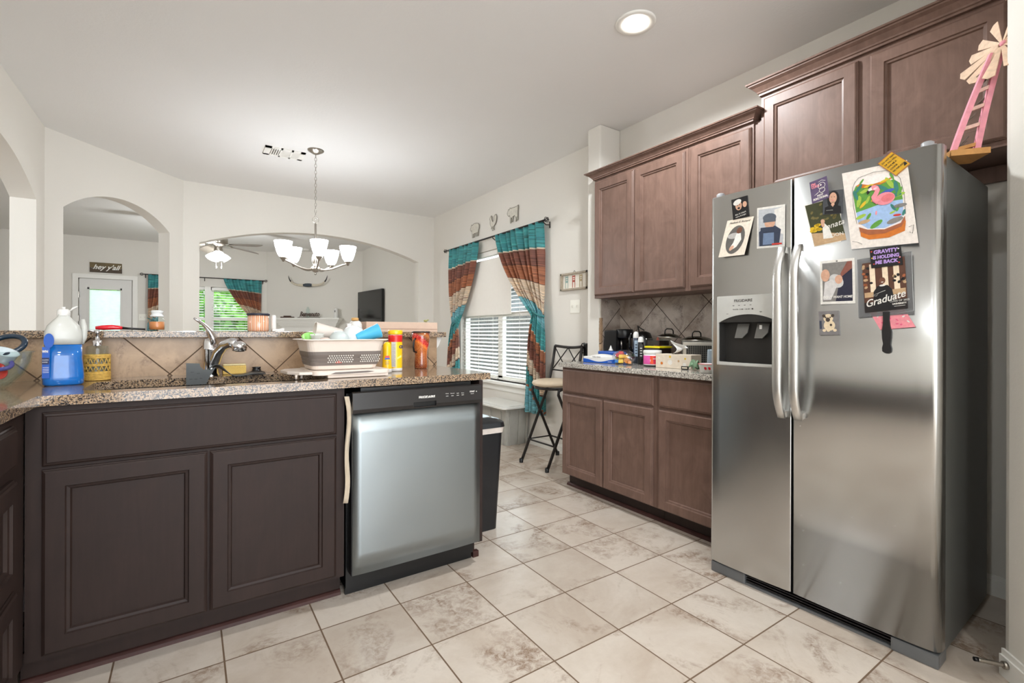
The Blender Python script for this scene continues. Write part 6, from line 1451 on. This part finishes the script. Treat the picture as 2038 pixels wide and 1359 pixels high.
b = B(); b.lathe([(0, .0645), (.026, .065), (.027, .069), (.022, .073), (.020, .080), (.024, .086), (.024, .090), (.016, .094), (0, .095)], (cx, cy, BT), 28, plain('frosty_glass', (236, 238, 238), .12, alpha=.8)); b.build('lid', MAT['frosty_glass'], t)
cx, cy = .29, 2.74
def stripe_mat():
    m, nt, n, l, b = _new('orange_striped_candle_glass')
    tc = n.new('ShaderNodeTexCoord'); sx = n.new('ShaderNodeSeparateXYZ'); l.new(tc.outputs['Object'], sx.inputs[0])
    a = math_(n, l, 'ARCTAN2', sx.outputs[1], sx.outputs[0]); f = math_(n, l, 'FRACT', math_(n, l, 'MULTIPLY', a, 2.6))
    l.new(ramp(n, l, f, [(0, srgb(200, 110, 64)), (.22, srgb(226, 150, 104)), (.34, srgb(244, 222, 196)), (.55, srgb(216, 128, 72)), (.72, srgb(224, 150, 120)), (.85, srgb(246, 230, 210))]), b.inputs['Base Color']); setp(b, Roughness=.12)
    b.inputs['Coat Weight'].default_value = .6; MAT['stripe'] = m; return m
t = thing('striped_candle', 'large orange and cream striped candle with a dark lid on the bar', 'candle', (cx, cy, BT))
b = B(); b.lathe([(0, 0), (.046, 0), (.049, .004), (.049, .080), (0, .080)], (cx, cy, BT), 40, stripe_mat()); b.build('glass', MAT['stripe'], t)
b = B(); b.lathe([(0, .0805), (.052, .0805), (.053, .083), (.053, .089), (.051, .091), (0, .091)], (cx, cy, BT), 40, plain('dark_navy_lid', (36, 40, 56), .35)); b.build('lid', MAT['dark_navy_lid'], t)
b = B(); b.lathe([(0, 0), (.011, 0), (.012, .003), (.012, .076), (.009, .083), (0, .084)], (.358, 2.72, BT), 16, WHITEP); o = b.build('lotion_bottle', WHITEP); recenter(o, (.358, 2.72, BT)); tag(o, 'slim white bottle right beside the striped candle', 'bottle')
b = B(); b.box(.345, .400, 2.665, 2.70, BT, BT + .012, WHITEP, .003); b.box(.385, .400, 2.665, 2.70, BT + .012, BT + .016, WHITEP, .001); o = b.build('plastic_adapter', WHITEP); recenter(o, (.37, 2.68, BT)); tag(o, 'small flat white plastic piece in front of the striped candle', 'gadget')
t = thing('ceramic_jar', 'white jar with a tan stopper on the bar behind the dish tub', 'jar', (.775, 2.74, BT))
b = B(); b.box(.728, .755, 2.72, 2.76, BT, BT + .045, WHITEP, .006); b.lathe([(0, 0), (.034, 0), (.036, .006), (.035, .04), (.028, .056), (.018, .062), (0, .062)], (.780, 2.74, BT), 24, WHITEP); b.build('body', WHITEP, t)
b = B(); b.lathe([(0, .0625), (.019, .0625), (.020, .066), (.019, .078), (0, .080)], (.775, 2.735, BT), 18, plain('cork_tan', (206, 160, 98), .7, var=.12)); b.build('stopper', MAT['cork_tan'], t)
BOXM = plain('tan_box_board', (206, 178, 158), .6, 0, .04)
t = thing('long_box', 'long tan cardboard box lying along the right end of the bar', 'box', (1.06, 2.80, BT))
b = B(); b.box(.830, 1.270, 2.705, 2.90, BT, BT + .058, BOXM, .002); b.build('box', BOXM, t)
b = B(); b.box(.829, 1.271, 2.7035, 2.705, BT + .016, BT + .018, plain('box_seam', (150, 116, 98), .7)); b.build('seam', MAT['box_seam'], t)
t = thing('animal_figurine', 'tiny green and brown animal figurine on top of the long tan box', 'figurine', (1.215, 2.75, BT + .058))
GRT = plain('olive_toy', (150, 150, 90), .5, var=.15, scale=200)
b = B(); z = BT + .0585
b.sphere((1.210, 2.75, z + .011), .008, GRT, 12, (1.6, 1, .8)); b.tube([(1.221, 2.75, z + .012), (1.228, 2.75, z + .017), (1.232, 2.75, z + .016)], [.004, .0035, .0025], 8, GRT)
b.build('body', GRT, t)
for x in (1.202, 1.208, 1.213, 1.219):
    b = B(); b.tube([(x, 2.748, z + .008), (x, 2.747, z)], .0016, 6, GRT); b.build('leg', GRT, t)

# ================================================================== things on the right counter
RT = 0.9075
def rotm(c, a): return Matrix.Translation(c) @ Matrix.Rotation(a, 4, 'Z')
# wipes pack
m = rotm((2.462, 2.475, RT), math.radians(-82))
t = thing('wipes_pack', 'white wipes pack with a blue wave along its lower edge on the right counter', 'wipes', (2.462, 2.475, RT))
b = B(m); b.grid(lambda u, v: (-.14 + .28 * u, -.05 + .10 * v, .012 + .052 * (math.sin(math.pi * min(max(u, .02), .98)) ** .35) * (math.sin(math.pi * min(max(v, .03), .97)) ** .3)), 20, 12, WHITEP); b.box(-.138, .138, -.049, .049, 0, .046, WHITEP, .008); b.build('wrapper', WHITEP, t)
b = B(m)
for k in range(14):
    x0 = -.14 + .02 * k; h0 = .020 + .010 * math.cos(k * .45); h1 = .020 + .010 * math.cos((k + 1) * .45)
    b.prism([(x0, -.0515, .002), (x0 + .02, -.0515, .002), (x0 + .02, -.0515, h1), (x0, -.0515, h0)], (0, .002, 0), LBLB)
b.build('blue_wave', LBLB, t)
b = B(m @ Matrix.Translation((0, -.0525, 0)) @ Matrix.Rotation(math.radians(90), 4, 'X')); text_into(b, 'baby wipes', -.02, .040, 0, .016, GRY, shear=.3, align='CENTER'); text_into(b, 'sensitive', .08, .010, 0.001, .010, INKW); b.build('lettering', GRY, t)
t = thing('tissue_pack', 'blue tissue packet with a white tissue tip behind the white wipes pack', 'tissues', (2.62, 2.50, RT))
b = B(); b.box(2.55, 2.625, 2.40, 2.62, RT, RT + .08, LBLB, .012); b.build('wrapper', LBLB, t)
b = B(); b.lathe([(.018, .085), (.010, .10), (.004, .118), (0, .124)], (2.585, 2.52, RT), 7, WHITEP); b.build('tissue_tip', WHITEP, t)
# toy bag
t = thing('toy_bag', 'clear bag of red, yellow, orange and blue toy pieces on the right counter', 'bag', (2.455, 2.27, RT))
BAG = glass_mat('thin_clear_bag', (240, 240, 244), .12, .35)
b = B(); b.grid(lambda u, v: (2.455 + (.062 * math.sin(math.pi * v)) * math.cos(2 * math.pi * u) * (1 + .1 * math.sin(7 * u * 6.28)), 2.27 + (.085 * math.sin(math.pi * v) + .005) * math.sin(2 * math.pi * u), RT + .002 + .098 * (1 - math.cos(math.pi * v)) / 2), 28, 14, BAG); b.build('bag', BAG, t)
random.seed(21)
TOYN = ('red block at the top left of the clear toy bag', 'red block at the very top of the clear toy bag', 'yellow-green block at the left of the clear toy bag', 'bright yellow block in the middle of the clear toy bag', 'golden yellow block in the clear toy bag, nearest the spray cans', 'orange block in the clear toy bag', 'blue block at the lower left of the clear toy bag', 'pale yellow block at the bottom of the clear toy bag', 'peach-coloured block at the right end of the clear toy bag', 'green block at the back of the clear toy bag')
for k, (dx, dy, dz, col, s) in enumerate(((-.01, .045, .062, (222, 48, 60), .024), (-.01, .015, .075, (226, 60, 70), .022), (.0, .065, .040, (214, 210, 60), .018), (-.02, .005, .050, (246, 206, 20), .026), (-.02, -.03, .055, (250, 190, 30), .024), (-.02, -.045, .028, (240, 150, 60), .024), (-.03, .03, .022, (60, 140, 220), .022), (-.03, .0, .022, (250, 210, 40), .024), (-.01, -.06, .018, (244, 170, 110), .018), (.02, .02, .03, (90, 170, 90), .022))):
    mm = plain('toy_%d_%d_%d' % col, col, .3, var=.03); b = B(Matrix.Translation((2.455 + dx, 2.27 + dy, RT + dz)) @ Matrix.Rotation(random.random() * 3, 4, 'Z') @ Matrix.Rotation(random.random(), 4, 'X')); b.box(-s * .7, s * .7, -s * .6, s * .6, -s * .5, s * .5, mm, s * .2)
    o = b.build('toy_piece', mm); recenter(o, (2.455 + dx, 2.27 + dy, RT + dz)); tag(o, TOYN[k], 'toy', 'toy pieces in the clear bag')
# coffee maker
t = thing('coffee_maker', 'black single-cup coffee maker in the corner by the pillar', 'coffee maker', (2.70, 2.56, RT))
m = rotm((2.735, 2.575, RT), math.radians(10))
b = B(m); b.box(-.075, .075, -.02, .09, 0, .235, BLACKP, .012); b.box(-.075, .075, -.095, .09, 0, .020, BLACKP, .006); b.build('body', BLACKP, t)
b = B(m); b.lathe([(0, 0), (.062, 0), (.066, .008), (.066, .060), (.060, .068), (0, .070)], (0, -.045, .175), 24, BLACKP); b.build('brew_head', BLACKP, t)
b = B(m); b.lathe([(.0, 0), (.010, 0), (.010, .09), (0, .09)], (-.02, -.03, .085), 10, NICKEL); b.build('spout_tube', NICKEL, t)
t = thing('electric_kettle', 'rounded black kettle-like appliance with a tall handle beside the coffee maker', 'kettle', (2.72, 2.36, RT))
b = B(); b.lathe([(0, 0), (.075, 0), (.080, .01), (.078, .09), (.068, .17), (.050, .215), (.02, .228), (0, .23)], (2.755, 2.36, RT), 28, BLACKP); b.build('body', BLACKP, t)
b = B(); b.tube([(2.70, 2.385, RT + .20), (2.675, 2.40, RT + .215), (2.66, 2.405, RT + .18), (2.66, 2.405, RT + .12), (2.68, 2.395, RT + .07)], .010, 10, plain('glossy_black_handle', (14, 14, 15), .12)); b.build('handle', MAT['glossy_black_handle'], t)
b = B(); b.tube([(2.80, 2.43, RT + .20), (2.79, 2.44, RT + .255), (2.775, 2.43, RT + .268), (2.77, 2.40, RT + .25), (2.765, 2.36, RT + .235)], .004, 6, BLACKP); b.build('lid_loop', BLACKP, t)
# spray cans
def spray(name, label, x, y, r, h, cap, body, lab):
    t = thing(name, label, 'spray can', (x, y, RT))
    b = B(); b.lathe([(0, 0), (r, 0), (r, h * .78), (r * .85, h * .82), (r * .8, h * .84), (0, h * .84)], (x, y, RT), 20, body); b.build('can', body, t)
    b = B(); b.lathe([(r * .95, h * .80), (r * .95, h * .88), (r * .75, h * .97), (r * .3, h), (0, h)], (x, y, RT), 20, cap); b.build('cap', cap, t)
    b = B(wrap_m(x, y, r, -.75, RT)); quad(b, -r * .6, h * .22, r * .6, h * .72, .0008, lab)
    for k in range(4): quad(b, -r * .35, h * (.30 + .09 * k), r * .35, h * (.33 + .09 * k), .0012, NAVY if lab is LBL else INKW)
    b.build('label', lab, t)
spray('spray_can', 'tall spray can with white domed cap and pale blue label on the right counter', 2.625, 2.315, .021, .225, WHITEP, plain('steel_blue_can', (78, 84, 98), .3, .4), LBL)
spray('spray_can', 'black spray can with a squarish white cap beside the blue-labelled can', 2.560, 2.215, .020, .190, WHITEP, BLACKP, plain('dark_label', (44, 44, 46), .4))
t = thing('snack_bag', 'red and orange snack bag standing behind the spray cans', 'bag', (2.72, 2.20, RT))
b = B(rotm((2.72, 2.20, RT), .6)); b.grid(lambda u, v: (-.05 + .10 * u, -.03 * math.sin(math.pi * u) * math.sin(math.pi * v), .19 * v), 8, 10, REDP); b.grid(lambda u, v: (-.05 + .10 * u, .03 * math.sin(math.pi * u) * math.sin(math.pi * v), .19 * v), 8, 10, plain('orange_foil', (226, 110, 50), .3)); b.build('bag', REDP, t)
# black tub with yellow rim
t = thing('storage_tub', 'clear tub with black contents and a yellow rim behind the pink-labelled jar', 'tub', (2.60, 2.10, RT))
b = B(); b.box(2.545, 2.665, 2.045, 2.165, RT, RT + .115, plain('dark_beans', (40, 28, 24), .3, var=.3, scale=300), .01); b.build('contents', MAT['dark_beans'], t)
b = B(); b.box(2.542, 2.668, 2.042, 2.168, RT + .1155, RT + .128, plain('bright_yellow', (238, 220, 30), .3), .003); b.build('rim', MAT['bright_yellow'], t)
b = B(); b.box(2.545, 2.665, 2.045, 2.165, RT + .1285, RT + .180, CLEAR, .012); b.build('clear_lid', CLEAR, t)
b = B(); b.box(2.556, 2.654, 2.056, 2.154, RT + .133, RT + .165, plain('dark_beans', (40, 28, 24), .3)); b.build('upper_contents', MAT['dark_beans'], t)
# jar
jx, jy = 2.475, 2.045
t = thing('powder_jar', 'white screw-top jar with a pink and orange label on the right counter', 'jar', (jx, jy, RT))
b = B(); b.lathe([(0, .006), (.052, .006), (.056, .012), (.056, .080), (0, .080)], (jx, jy, RT), 32, WHITEP); b.build('body', WHITEP, t)
b = B(); b.lathe([(.050, .0), (.054, .001), (.055, .0125), (.0, .0125)], (jx, jy, RT), 32, BLACKP); b.build('base_ring', BLACKP, t)
b = B(); b.lathe([(0, .081), (.057, .081), (.058, .084), (.058, .100), (.055, .104), (0, .105)], (jx, jy, RT), 36, WHITEP); b.build('screw_lid', WHITEP, t)
b = B(); b.lathe([(.0565, .016), (.0568, .017), (.0568, .070), (.0565, .071)], (jx, jy, RT), 40, plain('magenta_label', (226, 92, 170), .35)); lb = b.build('label', MAT['magenta_label'], t)
az_ = -math.atan2(jx, jy); b = B(); 
b.lathe([(.0572, .018), (.0572, .069)], (jx, jy, RT), 16, plain('orange_label', (232, 86, 48), .35), a0=math.radians(205), a1=math.radians(275), smooth=False); b.lathe([(.0578, .022), (.0578, .062)], (jx, jy, RT), 10, plain('crimson_label', (196, 24, 70), .35), a0=math.radians(225), a1=math.radians(262), smooth=False); b.build('label_panel', MAT['orange_label'], t)
b = B(wrap_m(jx, jy, .059, -.62, RT)); text_into(b, 'IMMUNE', 0.004, .048, 0, .0085, INKW, align='CENTER', bold=.0003); text_into(b, 'C', -.030, .03, -.008, .03, INKW, bold=.0004); b.build('lettering', INKW, t)
# toaster oven
m = rotm((2.687, 1.815, RT), math.radians(-52))
t = thing('toaster_oven', 'grey toaster oven with a mesh front behind the tissue box', 'toaster oven', (2.68, 1.84, RT))
STG = plain('brushed_grey_metal', (118, 114, 108), .35, .7, .05)
b = B(m); b.box(-.135, .135, -.11, .11, .012, .165, STG, .006); b.build('case', STG, t)
b = B(m); b.box(-.13, .13, -.122, -.111, .02, .158, plain('pale_steel_frame', (186, 180, 170), .35, .5), .003); fr = b.build('door_frame', MAT['pale_steel_frame'], t)
b = B(m); b.box(-.11, .11, -.126, -.1225, .035, .140, BLACKP); b.build('dark_glass', BLACKP, t)
b = B(m)
for k in range(19): b.box(-.11 + .0122 * k - .001, -.11 + .0122 * k + .001, -.1285, -.1265, .035, .140, STG)
for k in range(9): b.box(-.11, .11, -.1285, -.1265, .037 + .0124 * k, .039 + .0124 * k, STG)
b.build('wire_mesh', STG, t)
b = B(m); b.box(-.12, .12, -.10, .10, 0, .012, BLACKP); b.build('base', BLACKP, t)
LIDG = glass_mat('tinted_lid_glass', (176, 180, 172), .05, .4)
def potlid(label, c, r, ax):
    t = thing('pot_lid', label, 'pot lid', c); q = rotm(c, 0) @ Matrix.Rotation(ax[0], 4, 'X') @ Matrix.Rotation(ax[1], 4, 'Y')
    b = B(q); b.lathe([(r, 0), (r * .8, .012), (r * .5, .022), (0, .027), (0, .024), (r * .5, .019), (r * .8, .009), (r, -.002)], (0, 0, 0), 40, LIDG); b.build('glass', LIDG, t)
    b = B(q); b.tube([(r * math.cos(a), r * math.sin(a), 0) for a in [2 * math.pi * i / 36 for i in range(36)]], .0035, 6, NICKEL, closed=True); b.build('steel_rim', NICKEL, t)
    b = B(q); b.tube([(-.045, 0, .020), (-.042, 0, .045), (-.025, 0, .056), (.025, 0, .056), (.042, 0, .045), (.045, 0, .020)], .004, 8, BLACKP); b.build('handle', BLACKP, t)
potlid('glass pot lid resting behind the yellow-rimmed tub', (2.665, 2.065, RT + .187), .080, (.03, .03))
potlid('glass pot lid with a black loop handle on top of the toaster oven', (2.66, 1.85, RT + .170), .10, (0, 0))
# tissue box
m = rotm((2.482, 1.857, RT), math.radians(-88))
t = thing('tissue_box', 'beige patterned tissue box with a white tissue pulled up', 'tissue box', (2.498, 1.885, RT))
TB = plain('patterned_beige_card', (218, 204, 186), .6, var=.08, scale=40)
b = B(m); b.box(-.125, .125, -.05, .055, 0, .085, TB, .003); b.build('box', TB, t)
b = B(m @ Matrix.Translation((0, -.0502, 0)) @ Matrix.Rotation(math.radians(90), 4, 'X'))
for x, y, r, mt in ((-.08, .028, .009, ORN), (-.02, .036, .016, WHT), (.04, .046, .007, TAN_), (-.02, .070, .007, YEL), (.085, .062, .006, YEL), (-.10, .060, .006, WHT), (.08, .026, .012, WHT)): disc(b, x, y, r, r, 0, mt, 12)
b.build('pattern', ORN, t)
b = B(m); b.grid(lambda u, v: (.0 + .10 * u * v - .03 + .02 * math.sin(6 * v), -.0 + .025 * math.sin(5 * u + 4 * v), .085 + .085 * math.sin(math.pi * .55 * v) * (1 - .55 * u)), 10, 10, WHITEP); b.build('tissue', WHITEP, t, thick=.001)
# small framed tag
t = thing('pencil_sharpener', 'small black and cream rectangle standing in front of the tissue box', 'gadget', (2.412, 1.755, RT))
m = rotm((2.412, 1.755, RT), math.radians(-80)); b = B(m); b.box(-.022, .022, -.004, .004, 0, .020, BLACKP, .002); b.build('frame', BLACKP, t); b = B(m); b.box(-.016, .016, -.0052, -.0041, .006, .015, plain('cream_plate', (210, 200, 180), .5)); b.build('plate', MAT['cream_plate'], t)
# paper bowl
t = thing('paper_cup', 'white paper cup with red marks next to the fridge', 'cup', (2.30, 1.535, RT))
b = B(); b.lathe([(0, 0), (.032, 0), (.044, .048), (.046, .050), (.044, .051), (.031, .004), (0, .003)], (2.300, 1.535, RT), 28, WHITEP); b.build('cup', WHITEP, t)
b = B(); b.tube([(2.300 + .046 * math.cos(a), 1.535 + .046 * math.sin(a), RT + .050) for a in [2 * math.pi * i / 28 for i in range(28)]], .0016, 5, REDP, closed=True)
for ang in (-1.2, -.7): 
    bm_ = b.m; b.m = wrap_m(2.300, 1.535, .0402, ang, RT); disc(b, 0, .028, .006, .009, .0, REDP, 10, .4); b.m = bm_
b.build('red_print', REDP, t)
b = B(); b.lathe([(0, 0), (.024, 0), (.026, .01), (.022, .12), (.020, .125), (0, .125)], (2.385, 1.565, RT), 20, plain('smoky_blue_plastic', (138, 150, 158), .2, alpha=.85)); o = b.build('water_bottle', MAT['smoky_blue_plastic']); recenter(o, (2.385, 1.565, RT)); tag(o, 'smoky blue plastic bottle half hidden by the fridge', 'bottle')
t = thing('snack_packet', 'crumpled green and yellow packet at the right end of the tissue box', 'packet', (2.40, 1.68, RT))
b = B(); b.grid(lambda u, v: (2.395 + .03 * math.sin(3 * u + 2 * v), 1.72 - .08 * u, RT + .003 + .04 * math.sin(math.pi * v) + .01 * math.sin(9 * u) + .01), 8, 8, plain('green_foil', (120, 150, 120), .3, .3, .3, 60)); b.build('foil', MAT['green_foil'], t, thick=.002)

# ================================================================== outdoors
LAWN = plain('lawn_green', (104, 128, 70), 0.9, 0, 0.3, 3)
b = B(); b.box(3.2, 26, -8, 24, -0.35, -0.25, plain('patio_concrete', (150, 148, 144), 0.9, 0, 0.1, 4)); struct(b.build('ground_side', MAT['patio_concrete']), 'grey ground outside the dining window')
b = B(); b.box(-14, 3.2, 11.1, 26, -0.35, -0.25, LAWN); struct(b.build('ground_back', LAWN), 'lawn outside the living room window')
FEN = wood_mat('weathered_fence_board', (92, 89, 86), (30, 30, 3), 0.8, 0.4)
t = thing('board_fence', 'grey weathered board fence outside the dining window', 'fence', (7.6, 7.0, -0.25))
b = B(); y = 1.0
random.seed(31)
while y < 16: b.box(7.6, 7.62, y, y + 0.135, -0.25, 1.75 + random.uniform(-.01, .01), FEN); y += 0.145
b.build('boards', FEN, t)
for k in range(7):
    b = B(); b.box(7.62, 7.71, 1.0 + 2.4 * k, 1.09 + 2.4 * k, -0.25, 1.70, FEN); b.build('post', FEN, t)
for z in (0.15, 1.25):
    b = B(); b.box(7.62, 7.66, 1.0, 16.0, z, z + 0.09, FEN); b.build('rail', FEN, t)
BARK = plain('tree_bark', (92, 78, 66), 0.9, 0, 0.25, 30, 0.4)
def leafm(name, rgb):
    m, nt, n, l, b = _new(name); v = coords(n, l); t = noise(n, l, v, 5, 3); c = srgb(*rgb)
    col = ramp(n, l, t.outputs['Fac'], [(0.3, tuple(x * .55 for x in c)), (0.7, tuple(min(1, x * 1.4) for x in c))])
    l.new(col, b.inputs['Base Color']); setp(b, Roughness=.5)
    tr = n.new('ShaderNodeBsdfTranslucent'); l.new(col, tr.inputs[0]); mx = n.new('ShaderNodeMixShader'); mx.inputs[0].default_value = .35
    l.new(b.outputs[0], mx.inputs[1]); l.new(tr.outputs[0], mx.inputs[2]); l.new(mx.outputs[0], n['Material Output'].inputs[0]); MAT[name] = m; return m
LF1, LF2 = leafm('bright_leaf', (120, 176, 58)), leafm('deep_leaf', (64, 120, 50))
def tree(label, x, y, h, r, lf, n=1400, seed=1, trunk=.12):
    rnd = random.Random(seed); t = thing('garden_tree', label, 'tree', (x, y, -.25))
    b = B(); b.tube([(x, y, -.25), (x + .05, y, h * .3), (x, y + .05, h * .7)], [trunk, trunk * .8, trunk * .4], 8, BARK); b.build('trunk', BARK, t)
    b = B()
    for _ in range(n):
        a, c = rnd.uniform(0, 6.283), rnd.uniform(-1, 1); q = rnd.random() ** .4; s = math.sqrt(1 - c * c)
        p = Vector((x + r * q * s * math.cos(a), y + r * q * s * math.sin(a), h * .55 + h * .45 * q * c)); z = rnd.uniform(.08, .17)
        u = Vector((rnd.uniform(-1, 1), rnd.uniform(-1, 1), rnd.uniform(-1, 1))).normalized(); w = u.orthogonal().normalized()
        b.poly([p - u * z, p + w * z * .5, p + u * z, p - w * z * .5], lf)
    b.build('foliage', lf, t)
tree('leafy bright green tree seen through the left part of the living room blinds', -2.2, 16.0, 4.4, 2.0, LF1, 4200, 1)
tree('darker green tree seen through the middle of the living room blinds', 2.0, 18.5, 5.2, 2.4, LF2, 5000, 2)
tree('bright green shrub seen low through the living room blinds near the curtain', .4, 13.6, 2.5, 1.3, LF1, 3000, 3)
SID = wood_mat('grey_house_siding', (120, 122, 124), (3, 3, 34), 0.8, 0.25)
t = thing('neighbouring_house', 'grey sided house standing beyond the fence outside the dining window', 'house', (13, 16, -.25))
b = B(); b.box(11.0, 17.0, 9.0, 24.0, -.25, 2.9, SID); b.build('wall', SID, t)
RF = plain('dark_shingles', (70, 66, 64), 0.9, 0, 0.25, 12)
b = B(); b.prism([(10.5, 8.6, 2.9), (17.5, 8.6, 2.9), (14.0, 8.6, 4.7)], (0, 15.8, 0), RF); b.build('roof', RF, t)
for y in (12.0, 16.0, 20.0):
    b = B(); b.box(10.95, 11.0, y, y + .9, .7, 2.0, TRIMW); f = b.build('window', TRIMW, t); b = B(); b.box(10.93, 10.95, y + .06, y + .84, .76, 1.94, SCR); b.build('pane', SCR, f)
